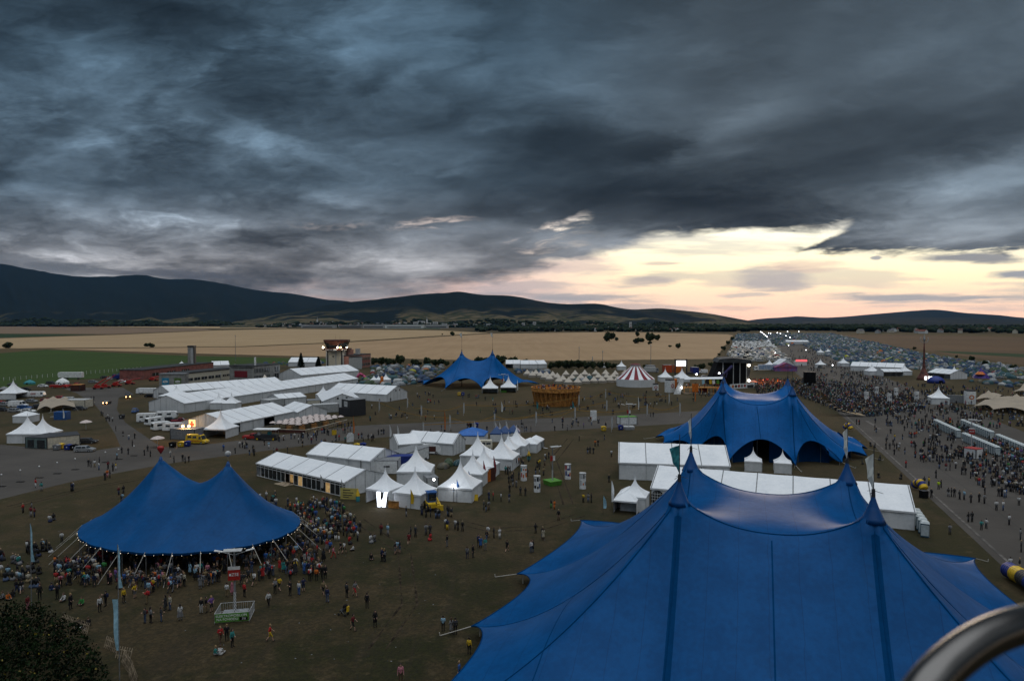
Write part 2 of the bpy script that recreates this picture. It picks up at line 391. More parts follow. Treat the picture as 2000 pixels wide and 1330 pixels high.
LAWN = ground_mat('lawn', g_wheat((.036, .062, .012), (.026, .048, .009)))
CROP = ground_mat('green_crop', g_wheat((.016, .035, .012), (.024, .045, .018)))
def g_tar(t, p):
    n1 = t.noise(p, .05, 5, .6); n2 = t.noise(p, .6, 5, .7); n3 = t.noise(p, 6.0, 3)
    c = t.mix(t.smooth(n1, .35, .65), (.074, .066, .058), (.054, .048, .042))
    c = t.mix(t.smooth(n2, .5, .8, 0, .55), c, (.055, .050, .046))
    mp = t.new('ShaderNodeMapping'); t.put(mp.inputs[0], p); mp.inputs['Rotation'].default_value = (0, 0, math.atan(.3355))
    sp = t.new('ShaderNodeSeparateXYZ'); t.put(sp.inputs[0], mp.outputs[0])
    for ax in (0, 1):
        fr = t.m('FRACT', t.m('DIVIDE', sp.outputs[ax], 7.5))
        j = t.m('LESS_THAN', t.m('ABSOLUTE', t.m('SUBTRACT', fr, .5)), .012)
        c = t.mix(t.m('MULTIPLY', j, .55), c, (.035, .032, .03))
    return c, .85, .25, n3
TAR = ground_mat('concrete_pavement', g_tar)
def sheet(name, pts, z, m, px=True, dense=None):
    P = [(*G(a, b), z) if px else (a, b, z) for a, b in pts]
    cx = sum(p[0] for p in P) / len(P); cy = sum(p[1] for p in P) / len(P)
    me = bpy.data.meshes.new(name); r = delaunay_2d_cdt([Vector((p[0], p[1])) for p in P], [(i, (i + 1) % len(P)) for i in range(len(P))], [], 1, .01)
    me.from_pydata([(v[0], v[1], z) for v in r[0]], [], [tuple(f) for f in r[2]])
    for q in me.polygons:
        if q.normal.z < 0: q.flip()
    me.materials.append(m); o = bpy.data.objects.new(name, me); COL.objects.link(o)
    return tag(o, kind='structure')
mb = MB(); S = 45000
mb.poly([(-S, -3000, 0), (S, -3000, 0), (S, S, 0), (-S, S, 0)]); gr = mb.build('ground', GRASS); tag(gr, kind='structure')
def run_x(y): return 62 + .3355 * (y - 82)
sheet('runway', [(run_x(20), 20), (run_x(1500), 1500), (run_x(1500) + 48, 1500), (run_x(20) + 48, 20)], .012, TAR, False)
sheet('taxiway', [(-300, 862), (0, 868), (160, 882), (330, 872), (420, 866), (520, 853), (700, 831), (900, 822), (1100, 816), (1300, 806), (1560, 792), (1560, 812), (1300, 829), (1000, 846), (770, 852), (640, 864), (520, 880), (330, 905), (150, 938), (0, 975), (-300, 1040)], .008, TAR)
sheet('service_road', [(120, 757), (240, 757), (262, 770), (232, 776), (228, 800), (245, 825), (310, 870), (330, 874), (160, 884), (235, 872), (226, 850), (205, 815), (185, 790), (150, 768)], .004, TAR)
sheet('lawn_field', [(-500, 690), (0, 690), (90, 683), (365, 695), (640, 701), (640, 708), (560, 713), (420, 715), (330, 715), (270, 735), (140, 742), (0, 762), (-500, 790)], .02, LAWN)
for nm, pts, m in (('wheat_field', [(100, 681.5), (280, 680), (470, 678), (640, 671), (760, 664), (880, 656.5), (960, 652), (1200, 648.5), (1420, 653), (1432, 655), (1412, 680), (1396, 701), (1000, 705.5), (640, 697), (365, 690)], WHEAT),
                   ('wheat_field', [(-500, 690), (-500, 668), (-100, 663), (0, 661), (220, 654.5), (420, 645.5), (560, 642.5), (860, 645.5), (955, 650.5), (878, 654.5), (640, 669), (470, 676.5), (280, 678.5), (90, 679.5)], WHEAT2),
                   ('ploughed_field', [(-300, 655), (-300, 636.5), (0, 637.5), (240, 640), (400, 642.5), (415, 644.5), (220, 652.5), (0, 651.5)], PLOUGH),
                   ('green_field', [(-300, 664), (-300, 652), (0, 652), (190, 653.3), (0, 660)], CROP),
                   ('pale_field', [(-300, 635.5), (-300, 632.6), (0, 632.6), (480, 634.5), (560, 637), (560, 641), (420, 641.5), (240, 639), (0, 636)], WHEAT2),
                   ('stubble_field', [(1628, 655), (1740, 653.5), (2200, 663), (2300, 735), (2000, 713), (1850, 692), (1700, 669)], STUB),
                   ('green_field', [(1820, 685), (2100, 695), (2100, 704), (1860, 690)], CROP),
                   ('green_field', [(100, 630.8), (700, 632.5), (860, 634), (860, 643), (600, 639.5), (520, 634), (100, 632)], CROP)):
    sheet(nm, pts, .05 if nm != 'green_field' else .09, m)
for s_, (pts) in enumerate([[(1652, 820), (1655, 819), (1740, 905), (1737, 906)]]): pass
mb = MB()                                   # painted line along the edge of the runway
for y0, y1 in ((60, 420),):
    mb.poly([(run_x(y0) + 1.2, y0, .018), (run_x(y0) + 1.6, y0, .018), (run_x(y1) + 1.6, y1, .018), (run_x(y1) + 1.2, y1, .018)])
for a, b, c, d in ((1690, 822, 1716, 838), (1820, 862, 1870, 894)):
    p, q = G(a, b), G(c, d); mb.poly([(p[0], p[1], .018), (p[0] + .9, p[1] - .3, .018), (q[0] + .9, q[1] - .3, .018), (q[0], q[1], .018)])
tag(mb.build('painted_runway_line', mat('road_paint', (.115, .105, .095), .8, .3, .6)), kind='structure')
# tyre-dark bands where the slabs were relaid
mb = MB()
for off, w, y0, y1 in ((27, 3.2, 95, 190), (34, 2.4, 80, 185)):
    mb.poly([(run_x(y0) + off, y0, .016), (run_x(y0) + off + w, y0, .016), (run_x(y1) + off + w, y1, .016), (run_x(y1) + off, y1, .016)])
tag(mb.build('asphalt_strip', mat('asphalt_dark', (.05, .048, .046), .9, .3, .4)), kind='structure')

# ------------------------------------------------------------------ hills
def g_hill(tan, z1, blue=0.0):
    def f(t, p):
        n1 = t.noise(p, .0016, 5, .6); n2 = t.noise(p, .012, 5, .7); n3 = t.noise(p, .05, 3)
        sp = t.new('ShaderNodeSeparateXYZ'); t.put(sp.inputs[0], p); z = sp.outputs[2]
        fo = t.mix(t.smooth(n2, .3, .7), (.006, .014, .015), (.003, .008, .010))
        fo = t.mix(t.smooth(n3, .35, .65, 0, .5), fo, (.003, .007, .008))
        ta_ = t.mix(t.smooth(n2, .4, .6), (.11, .085, .05), (.022, .030, .014))
        low = t.smooth(z, z1, z1 * .35)
        k = t.m('MULTIPLY', t.smooth(n1, tan, tan + .035), low)
        return t.mix(k, fo, ta_), .95, .1, None
    return f
HILLS = {}
def hill(name, prof, D, D0, mname, seed, tan=.52, z1=120, spur=.35, base_sh=1.25):
    xs = np.array([p[0] for p in prof], float); ys = np.array([p[1] for p in prof], float)
    cols = np.arange(xs[0], xs[-1] + 1, 6.0); rows = np.concatenate([np.linspace(0, 1, 30), np.array([1.08, 1.2, 1.4, 1.7])])
    # smooth ridge line
    yy = np.interp(cols, xs, ys); k = np.ones(5) / 5; yy = np.convolve(np.pad(yy, 2, 'edge'), k, 'valid')
    H = np.array([max(1.0, ZT(D, y)) for y in yy]); H *= 1 + .035 * (fbm(cols * .045, cols * 0 + 2, seed) - .47)
    def zf(c, t, Hc):
        n = fbm(c * .016 + t * 1.3, t * 2.2 + c * .002, seed + 3)
        sp = vnoise(c * .03 + 2.0 * t, c * 0 + t * .8, seed + 9)
        up = np.clip(t, 0, 1)
        z = Hc * (up ** base_sh) * (1 + spur * (1 - up) * (sp - .5) * 2) + Hc * .35 * up * (1 - up) * (n - .47) * 2
        return np.where(t > 1, Hc * np.clip(1 - (t - 1) * 1.2, .05, 1), np.maximum(z, -.5 + 4 * up))
    C, T = np.meshgrid(cols, rows); HH = np.broadcast_to(H, C.shape)
    Z = zf(C, T, HH); Dd = D0 + (D - D0) * T
    V = np.stack([(C - 1000) / FPX * Dd, Dd, Z - 2 * (T < .01)], -1).reshape(-1, 3)
    n = len(cols); I = np.arange((len(rows) - 1) * n).reshape(len(rows) - 1, n)[:, :-1].ravel()
    F = np.stack([I, I + 1, I + n + 1, I + n], -1)
    o = np_mesh(name, V, F, ground_mat(mname, g_hill(tan, z1)), smooth=True); tag(o, kind='structure')
    HILLS[mname] = lambda px, d: float(zf(np.array([float(px)]), np.array([(d - D0) / (D - D0)]), np.interp([px], cols, H))[0])
    return o
hill('hills', [(-900, 540), (-500, 500), (-200, 505), (0, 514), (30, 520), (60, 526), (100, 533), (145, 540), (200, 541), (240, 538.5), (275, 536), (310, 543), (340, 545), (372, 544), (400, 548), (430, 553), (480, 562), (505, 568), (540, 571), (575, 573), (600, 579), (640, 586), (665, 586), (685, 590), (760, 602), (900, 622), (1000, 632)], 9000, 4300, 'hill_far', 3, .54, 130, .55, 1.5)
hill('hills', [(430, 631), (500, 622), (560, 611), (600, 603), (640, 595), (700, 588.5), (760, 582), (800, 577), (850, 572.5), (875, 571.5), (895, 569), (910, 570), (935, 576), (965, 576.5), (1000, 577), (1030, 583), (1060, 590), (1100, 594), (1130, 594.5), (1155, 592.5), (1175, 594), (1200, 600), (1238, 605), (1260, 603), (1290, 602), (1340, 607), (1390, 613), (1420, 619), (1450, 624), (1480, 630), (1520, 633)], 5600, 3500, 'hill_mid', 8, .47, 150, .55, 1.3)
hill('hills', [(1440, 629), (1490, 622), (1530, 620), (1552, 617.5), (1580, 619), (1610, 621), (1660, 618), (1700, 614), (1760, 609), (1800, 606), (1825, 604.5), (1850, 607), (1880, 611), (1910, 613), (1945, 615), (2000, 621), (2100, 617), (2300, 606), (2600, 600)], 15000, 9500, 'hill_haze', 5, .6, 60, .2, 1.2)
hill('hills', [(1500, 634), (1560, 632), (1600, 626), (1640, 621.5), (1680, 619.5), (1720, 618.5), (1770, 621), (1840, 620.5), (1880, 620), (1940, 623), (2000, 625), (2200, 622), (2500, 616)], 10500, 5200, 'hill_right', 12, .6, 60, .3, 1.3)

def worn(pts, w, gauge=1.7):                   # pairs of wheel ruts pressed into the grass
    P = [Vector(G(*p)) for p in pts]; Q = []
    for a, b in zip(P, P[1:]): Q += [a.lerp(b, i / 6) for i in range(6)]
    for s in (-1, 1):
        mb = MB(); E = []
        for i, q in enumerate(Q):
            d = (Q[min(i + 1, len(Q) - 1)] - Q[max(0, i - 1)]).normalized(); n = Vector((-d.y, d.x)); c = q + n * s * gauge / 2; ww = w * (.7 + .5 * math.sin(i * 1.7 + s)); E.append((c - n * ww / 2, c + n * ww / 2))
        for (a, b), (c, d) in zip(E, E[1:]): mb.poly([(*a, .006), (*b, .006), (*d, .006), (*c, .006)])
        tag(mb.build('wheel_rut', mat('rut_earth', (.040, .030, .019), .95, .35, 1.2, .1), None), kind='structure')
worn([(860, 1010), (960, 1035), (1060, 1030), (1150, 1000)], .34); worn([(700, 1015), (790, 1080), (800, 1180), (720, 1290)], .3); worn([(760, 815), (900, 800), (1060, 806), (1250, 790)], .5); worn([(1110, 985), (1080, 900), (1120, 850)], .34); worn([(20, 990), (160, 955), (330, 925)], .4)
# ------------------------------------------------------------------ tent fabrics
def fabric(name, a, b, rough=.42, spec=.5, seam=None, wr=.25, rad=True, transl=0.0):
    m = bpy.data.materials.new(name); m.use_nodes = True; t = NT(m.node_tree); B = t.n['Principled BSDF']
    tc = t.new('ShaderNodeTexCoord').outputs['Object']
    n = t.noise(tc, .28, 5, .6); n2 = t.noise(tc, 2.2, 4, .6)
    c = t.mix(t.smooth(t.m('ADD', t.m('MULTIPLY', n, .6), t.m('MULTIPLY', n2, .4)), .36, .64), a, b)
    if seam:                                    # sewn panel joints and weather stains
        sp = t.new('ShaderNodeSeparateXYZ'); t.put(sp.inputs[0], tc); wob = t.m('MULTIPLY_ADD', n, .5, sp.outputs[0])
        ln = t.m('LESS_THAN', t.m('FRACT', t.m('DIVIDE', wob, seam)), .022); c = t.mix(t.m('MULTIPLY', ln, .38), c, (.0004, .018, .07))
        c = t.mix(t.smooth(t.noise(tc, .16, 6, .72, 1.5), .56, .74, 0, .35), c, (.004, .045, .13))
        c = t.mix(t.smooth(t.noise(tc, 1.3, 5, .75), .62, .78, 0, .3), c, (.02, .075, .20))
    elif a[0] > .3:
        c = t.mix(t.smooth(t.noise(tc, .35, 6, .75, 1.0), .55, .75, 0, .30), c, (.36, .36, .35))
    t.put(B.inputs['Base Color'], c); t.put(B.inputs['Roughness'], t.smooth_lin_out(n, rough - .08, rough + .10))
    B.inputs['Specular IOR Level'].default_value = spec
    bn = t.new('ShaderNodeBump'); bn.inputs['Strength'].default_value = wr; bn.inputs['Distance'].default_value = .08
    h = t.m('ADD', t.noise(tc, .5, 4, .6, .8), t.m('MULTIPLY', t.noise(tc, 3.5, 3), .25)); t.put(bn.inputs['Height'], h); t.l.new(bn.outputs[0], B.inputs['Normal'])
    MATS[name] = m; return m
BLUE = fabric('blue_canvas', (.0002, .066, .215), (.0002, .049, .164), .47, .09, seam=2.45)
BLUE2 = fabric('blue_canvas_lit_weathered', (.0004, .090, .300), (.0003, .068, .232), .47, .09, seam=2.45)  # brighter light put into the same canvas's colour; star tent also weathered
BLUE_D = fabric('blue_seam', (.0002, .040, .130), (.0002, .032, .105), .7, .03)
BLUE_L = fabric('blue_cap', (.001, .062, .225), (.001, .047, .17), .36, .35, wr=.6)
BLUE_O = fabric('blue_oval', (.0002, .061, .196), (.0002, .047, .152), .47, .09, seam=2.2)
WHITE = fabric('white_vinyl', (.76, .78, .80), (.66, .69, .72), .5, .4, wr=.3)
WHITE2 = fabric('white_wall', (.70, .71, .72), (.58, .60, .61), .6, .3, wr=.8)
WARM = fabric('cream_canvas', (.54, .49, .42), (.46, .41, .35), .85, .15, wr=.5)
BEIGE = fabric('beige_canvas', (.36, .30, .23), (.28, .24, .19), .85, .15, wr=.6)
M = dict(
    steel=mat('steel', (.30, .31, .32), .45, .15, 5, .5, .6), dark=mat('dark_metal', (.035, .036, .04), .55, .2, 5), black=mat('black_matt', (.010, .010, .011), .9, .2, 3, .08),
    grey=mat('grey_paint', (.20, .21, .22), .6, .15, 3), lgrey=mat('pale_grey', (.42, .43, .43), .6, .12, 2), white=mat('white_paint', (.72, .73, .73), .45, .1, 1.5, .4), cream=mat('cream_paint', (.58, .54, .44), .6, .12, 2),
    glass=mat('dark_glass', (.02, .025, .03), .12, .2, 4, .8), tyre=mat('tyre_rubber', (.015, .015, .015), .85, .2, 6), rim=mat('wheel_rim', (.35, .35, .36), .35, .1, 6, .6, .5),
    red=mat('red_paint', (.36, .022, .018), .4, .15, 2), yellow=mat('yellow_paint', (.62, .40, .02), .5, .12, 2), blue=mat('blue_paint', (.018, .085, .27), .5, .15, 2), dblue=mat('dark_blue_plastic', (.012, .030, .20), .5, .15, 2),
    lblue=mat('light_blue_cloth', (.30, .52, .64), .7, .1, 1.5), teal=mat('teal_cloth', (.03, .22, .25), .7, .15, 2), orange=mat('orange_paint', (.55, .14, .015), .55, .15, 2), green=mat('green_paint', (.08, .24, .03), .55, .1, 2),
    silver=mat('silver_paint', (.36, .37, .38), .35, .1, 2, .5, .4), wood=mat('pine_wood', (.52, .23, .055), .7, .22, 1.2), wood2=mat('weathered_wood', (.28, .22, .15), .8, .25, 1.5), maroon=mat('maroon_cloth', (.19, .018, .028), .75, .15, 2),
    pink=mat('pink_render', (.42, .205, .165), .8, .10, .6), salmon=mat('red_render', (.26, .092, .078), .8, .15, .5), concrete=mat('grey_concrete', (.27, .27, .26), .85, .15, .4), roofdark=mat('tar_roof', (.030, .033, .036), .85, .25, .5), brown=mat('rust_brown', (.075, .024, .018), .7, .2, .8),
    rope=mat('guy_rope', (.42, .40, .36), .8, .1, 5), flagw=mat('pale_flag_cloth', (.62, .67, .66), .75, .08, 1.0), bulb=mat('fairy_light', (1, .9, .75), .5, 0, 1, emit=(1.0, .85, .65), es=1.3),
    lamp=mat('lamp_glow', (1, .95, .85), .5, 0, 1, emit=(1.0, .90, .72), es=18.0), lampw=mat('white_lamp_glow', (1, 1, 1), .5, 0, 1, emit=(.95, .97, 1.0), es=14.0), lampo=mat('orange_lamp_glow', (1, .6, .3), .5, 0, 1, emit=(1.0, .50, .16), es=12.0),
    screen=mat('lit_screen', (1, 1, 1), .5, 0, 1, emit=(.95, .98, 1.0), es=3.0), warmin=mat('warm_lit_window', (.8, .6, .3), .6, .3, 1, emit=(1.0, .55, .18), es=.22), warmin2=mat('pale_lit_window', (.8, .75, .5), .6, .3, 1, emit=(1.0, .85, .45), es=.5),
    leaf=mat('leaves', (.034, .052, .018), .75, .35, .8, .25), leafd=mat('dark_needles', (.012, .020, .012), .8, .35, .8, .2), bark=mat('bark', (.07, .05, .035), .9, .3, 2), hedge=mat('hedge_leaves', (.006, .014, .004), .85, .45, .7, .08), petal=mat('sunflower_petals', (.16, .12, .006), .7, .3, 2))
# ------------------------------------------------------------------ membrane solver
def membrane(outline, edge_z, lines, cell, strips=()):
    """outline: plan points of the hem, edge_z: their heights, lines: [(points, heights)] fixed creases, strips: [(p,q,w)] seam bands"""
    P = [Vector(p) for p in outline]; fix = list(edge_z); E = [(i, (i + 1) % len(P)) for i in range(len(P))]
    for pts, zs in lines:
        k = len(P)
        for i, (p, z) in enumerate(zip(pts, zs)):
            P.append(Vector(p)); fix.append(z)
            if i: E.append((k + i - 1, k + i))
    ring = [(p[0], p[1]) for p in outline]; A = np.array(ring)
    for p, q, w in strips:
        p, q = Vector(p), Vector(q); d = (q - p).normalized(); nn = Vector((-d.y, d.x)) * w / 2; m = int((q - p).length / cell)
        for sgn in (-1, 1):
            k = len(P)
            for i in range(m + 1):
                P.append(p.lerp(q, i / m) + nn * sgn); fix.append(None)
                if i: E.append((k + i - 1, k + i))
    def inside(x, y):
        c = False; n = len(ring)
        for i in range(n):
            x1, y1 = ring[i]; x2, y2 = ring[i - 1]
            if (y1 > y) != (y2 > y) and x < (x2 - x1) * (y - y1) / (y2 - y1) + x1: c = not c
        return c
    lo, hi = A.min(0), A.max(0); Q = np.array([(p.x, p.y) for p in P]); row = 0; y = lo[1]
    while y < hi[1]:
        x = lo[0] + (cell / 2 if row % 2 else 0)
        while x < hi[0]:
            if inside(x, y) and np.min((Q[:, 0] - x) ** 2 + (Q[:, 1] - y) ** 2) > (.5 * cell) ** 2: P.append(Vector((x, y))); fix.append(None)
            x += cell
        y += cell * .87; row += 1
    r = delaunay_2d_cdt(P, E, [], 1, 1e-4)
    V = np.array([(v[0], v[1]) for v in r[0]]); F = np.array([f for f in r[2] if len(f) == 3])
    z = np.full(len(V), np.nan)
    for i, o in enumerate(r[3]):
        for q in o:
            if fix[q] is not None: z[i] = fix[q]
    known = ~np.isnan(z)
    W = []; I = []; J = []
    for a in range(3):
        i, j, k = F[:, a], F[:, (a + 1) % 3], F[:, (a + 2) % 3]
        u, v = V[i] - V[k], V[j] - V[k]; cr = np.abs(u[:, 0] * v[:, 1] - u[:, 1] * v[:, 0]) + 1e-9
        w = np.clip((u * v).sum(1) / cr / 2, .02, 5); I.append(i); J.append(j); W.append(w)
    I, J, W = map(np.concatenate, (I, J, W)); n = len(V); free = ~known
    deg = np.bincount(I, W, n) + np.bincount(J, W, n)
    def lap(x): return deg * x - np.bincount(I, W * x[J], n) - np.bincount(J, W * x[I], n)
    x = np.where(known, z, 0.0); b = -lap(x) * free; s = np.zeros(n); rr = b.copy(); p = rr / np.maximum(deg, 1e-9) * free; zr = p.copy(); rz = (rr * zr).sum()
    for _ in range(900):
        Ap = lap(p) * free; al = rz / max((p * Ap).sum(), 1e-12); s += al * p; rr -= al * Ap
        zr = rr / np.maximum(deg, 1e-9) * free; rn = (rr * zr).sum()
        if rn < 1e-9: break
        p = zr + rn / rz * p; rz = rn
    z = np.where(known, x, s)
    V3 = np.column_stack([V, z]); c = V[F].mean(1); mi = np.zeros(len(F), int)
    for p, q, w in strips:
        p, q = np.array(p), np.array(q); d = (q - p) / np.linalg.norm(q - p); rel = c - p
        mi[(np.abs(rel[:, 0] * -d[1] + rel[:, 1] * d[0]) < w / 2) & ((rel @ d) > 0) & ((rel @ d) < np.linalg.norm(q - p))] = 1
    nz = np.cross(V3[F[:, 1]] - V3[F[:, 0]], V3[F[:, 2]] - V3[F[:, 0]])[:, 2]; F[nz < 0] = F[nz < 0][:, ::-1]
    return V3, F, mi
def sag(p, q, z0, z1, k, ex, n=14):             # a ridge cable between two supports; k = lowest height share
    pts, zs = [], []
    for i in range(n + 1):
        t = i / n; pts.append((p[0] + (q[0] - p[0]) * t, p[1] + (q[1] - p[1]) * t)); zs.append((t, z0, z1))
    return pts
def flag_mesh(kind, m):
    mb = MB()
    if kind == 'hang':                       # limp flag hanging from its pole
        L, w = 3.2, 1.35
        for i in range(6):
            z0, z1 = -i * L / 6, -(i + 1) * L / 6; a, b = w * (1 - .12 * i) * (1 if i < 4 else .8 - .3 * (i - 3)), w * (1 - .12 * (i + 1)) * (1 if i < 3 else .8 - .3 * (i - 2)); o0, o1 = .12 * math.sin(i * 1.3), .12 * math.sin(i * 1.3 + 1.3)
            mb.poly([(0, 0, z0), (-a * .5, o0, z0 - .12), (-b * .5, o1, z1 - .12), (0, 0, z1)]); mb.poly([(-a * .5, o0, z0 - .12), (-a, -o0 * .5, z0 - .3), (-b, -o1 * .5, z1 - .3), (-b * .5, o1, z1 - .12)])
    return mb
def big_top(label, O, rot, masts, anchors, ridges, az=.8, arch=4.2, scal=3.4, cell=.95, strips=(), flags=(), pole=4.5, wall=None, skin=BLUE, ropes=True, exk=1.75, group=None, caps=True, low=()):
    T = thing('big_top_tent', label, 'tent', O, rot, group)
    n = len(anchors); out, ez = [], []
    cx = sum(a[0] for a in anchors) / n; cy = sum(a[1] for a in anchors) / n
    for i in range(n):
        a, b = anchors[i], anchors[(i + 1) % n]; L = math.hypot(b[0] - a[0], b[1] - a[1]); k = max(6, int(L / cell))
        mx, my = (a[0] + b[0]) / 2 - cx, (a[1] + b[1]) / 2 - cy; ml = math.hypot(mx, my)
        for j in range(k):
            t = j / k; s = math.sin(math.pi * t) ** .8 * min(1, L / 13) * (.45 if i in low else 1)
            out.append((a[0] + (b[0] - a[0]) * t - mx / ml * scal * s, a[1] + (b[1] - a[1]) * t - my / ml * scal * s)); ez.append(az + (arch - az) * s * (.75 if i in low else 1))
    SP = 1.25 if caps else 0; spike = lambda d: SP * max(0, 1 - d / .8) ** 1.2
    lines = []
    def line(p, q, f, m): lines.append(([(p[0] + (q[0] - p[0]) * i / m, p[1] + (q[1] - p[1]) * i / m) for i in range(m + 1)], [f(i / m) for i in range(m + 1)]))
    for r in ridges:
        if r[0] == 'm':
            p, q = masts[r[1]], masts[r[2]]; low = r[3]; L = math.hypot(q[0] - p[0], q[1] - p[1])
            line(p, q, lambda t: low + ((p[2] if t < .5 else q[2]) - SP - low) * abs(2 * t - 1) ** 2.3 + spike(min(t, 1 - t) * L), max(8, int(L / .5)))
        else:
            p, q = masts[r[1]], anchors[r[2]]; L = math.hypot(q[0] - p[0], q[1] - p[1])
            line(p, q, lambda t: az + (p[2] - SP - az) * (1 - t) ** exk + spike(t * L), max(8, int(L / .5)))
    nr = len(lines)
    if caps:
        for x, y, z in masts: lines.append(([(x + .8 * math.cos(k * math.pi / 9), y + .8 * math.sin(k * math.pi / 9)) for k in range(19)], [z - 1.5] * 19))
    V, F, mi = membrane(out, ez, lines, cell, strips); lines = lines[:nr]
    c = np_mesh('canopy', V, F, [skin, BLUE_D], mi, smooth=True); c.parent = T
    rb = MB()                                   # stitched ridge tapes lie on the cloth
    for pts, zs in lines:
        for i in range(len(pts) - 1): rb.tube((*pts[i], zs[i] + .01), (*pts[i + 1], zs[i + 1] + .01), .055, .055, 5)
    rb.build('ridge_tape', BLUE_D, T)
    hm = MB()
    for i in range(len(out)): hm.tube((*out[i], ez[i]), (*out[(i + 1) % len(out)], ez[(i + 1) % len(out)]), .06, .06, 5)
    hm.build('hem_rope', BLUE_D, T)
    for i, (x, y, z) in enumerate(masts):
        if caps:
            mb = MB(); mb.lathe([(1.02, -1.92), (.84, -1.55), (.62, -1.08), (.42, -.60), (.26, -.15), (.17, .15), (.12, .5)], (x, y, z), 14); mb.build('mast_cap', BLUE_L, T, True)
        mb = MB(); mb.tube((x, y, z - 1), (x, y, z + .9), .22, .14, 8); mb.tube((x, y, z + .9), (x, y, z + pole), .055, .035, 6)
        for a in range(3): mb.tube((x, y, z + .75), (x + .75 * math.cos(a * 2.1), y + .75 * math.sin(a * 2.1), z + .55), .03, .02, 4)
        mb.tube((x, y, 0), (x, y, z - .8), .2, .2, 8)
        mp = mb.build('mast', M['dark'], T)
        for fi, fm, fz, s in flags:
            if fi == i:
                f = flag_mesh('hang', fm).build('flag', fm, mp); f.location = (x, y, z + fz); f.scale = (s, s, s); f.rotation_euler = (0, 0, .4 - rot + .2 * i)
    if ropes:
        for (x, y) in anchors:
            mb = MB(); L = math.hypot(x - cx, y - cy); mb.tube((x, y, az), (x + (x - cx) / L * 3.2, y + (y - cy) / L * 3.2, 0), .045, .045, 5); mb.tube((x + (x - cx) / L * 3.2, y + (y - cy) / L * 3.2, -.1), (x + (x - cx) / L * 3.25, y + (y - cy) / L * 3.25, .35), .05, .05, 5)
            mb.tube((x * .97 + cx * .03, y * .97 + cy * .03, 0), (x * .97 + cx * .03, y * .97 + cy * .03, az), .06, .06, 5)
            mb.build('guy_rope', M['rope'], T)
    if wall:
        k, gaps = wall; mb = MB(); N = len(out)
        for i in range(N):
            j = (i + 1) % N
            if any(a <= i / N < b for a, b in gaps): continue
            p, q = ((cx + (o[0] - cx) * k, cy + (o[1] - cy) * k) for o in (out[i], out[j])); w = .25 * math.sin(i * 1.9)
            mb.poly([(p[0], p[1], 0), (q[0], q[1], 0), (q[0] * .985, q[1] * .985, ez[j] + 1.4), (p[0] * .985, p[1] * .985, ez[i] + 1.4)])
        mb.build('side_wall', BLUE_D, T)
        for i in range(0, N, 6):
            mb = MB(); p = (cx + (out[i][0] - cx) * (k + .03), cy + (out[i][1] - cy) * (k + .03)); mb.tube((*p, 0), (p[0], p[1], ez[i] + .8), .05, .05, 5)
            mb.build('side_pole', M['steel'], T)
    return T
TENT_ROT = R(-19)
sqr = [('m', 0, 1, 13.2), ('m', 1, 2, 13.0), ('m', 2, 3, 13.2), ('m', 3, 0, 13.0)]
# near tent: four masts
A1 = [(-28.4, -8), (-27, -28), (-8, -27), (8, -27), (27, -28), (28, -8), (27.5, 9), (26.5, 32), (8, 27), (-8, 27), (-26.5, 32), (-28.6, 7.2)]
M1 = [(-7.9, -7.2, 17), (8.1, -7.5, 17), (7.9, 6.9, 17), (-8.0, 7.9, 17)]
r1 = sqr + [('a', 0, 0), ('a', 0, 1), ('a', 0, 2), ('a', 1, 3), ('a', 1, 4), ('a', 1, 5), ('a', 2, 6), ('a', 2, 7), ('a', 2, 8), ('a', 3, 9), ('a', 3, 10), ('a', 3, 11)]
T1 = big_top('huge blue four-mast big top filling the front, seen from above its masts', (25.3, 67.0), TENT_ROT, M1, A1, r1, az=1.0, arch=2.6, scal=3.6, cell=.72,
             strips=[((-7.9, -8.4), (-7.7, -25.6), .62), ((8.1, -8.7), (7.8, -25.6), .62), ((.1, -8.0), (.1, -25.5), .14), ((-17.5, -7.4), (-18, -24), .12), ((17.5, -7.6), (18, -24), .12), ((0, 7.6), (0, 24), .14)],
             flags=[(0, M['teal'], 3.6, .85), (1, M['flagw'], 3.9, 1.05), (2, M['flagw'], 3.9, 1.1), (3, M['flagw'], 4.1, .85)], pole=4.6, exk=1.85)
# far four-mast tent with arched openings
A2 = [(-6, -21), (8, -20), (18, -13), (24.5, -3), (26, 7), (24, 20), (9, 24), (-8, 24), (-22, 20), (-25.5, 7), (-22.5, -1.5), (-14, -12)]
M2 = [(-7.6, -10.8, 17), (7.6, -11.6, 17), (7.8, 10.6, 17), (-8.1, 11.2, 17)]
r2 = [('m', 0, 1, 12.6), ('m', 1, 2, 13), ('m', 2, 3, 12.8), ('m', 3, 0, 13)] + [('a', 0, 0), ('a', 0, 11), ('a', 0, 10), ('a', 1, 1), ('a', 1, 2), ('a', 1, 3), ('a', 2, 4), ('a', 2, 5), ('a', 2, 6), ('a', 3, 7), ('a', 3, 8), ('a', 3, 9)]
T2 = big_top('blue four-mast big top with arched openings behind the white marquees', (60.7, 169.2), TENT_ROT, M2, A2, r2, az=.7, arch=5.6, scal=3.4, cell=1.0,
             strips=[((-7.6, -11.8), (-6.2, -19), .18), ((7.6, -12.6), (8, -18.5), .18), ((0, -11.5), (.8, -17), .14)], pole=3.6, wall=(.86, [(.03, .055)]), exk=1.75, skin=BLUE2, low=(2, 3, 4, 5, 6, 7, 8, 9, 10))
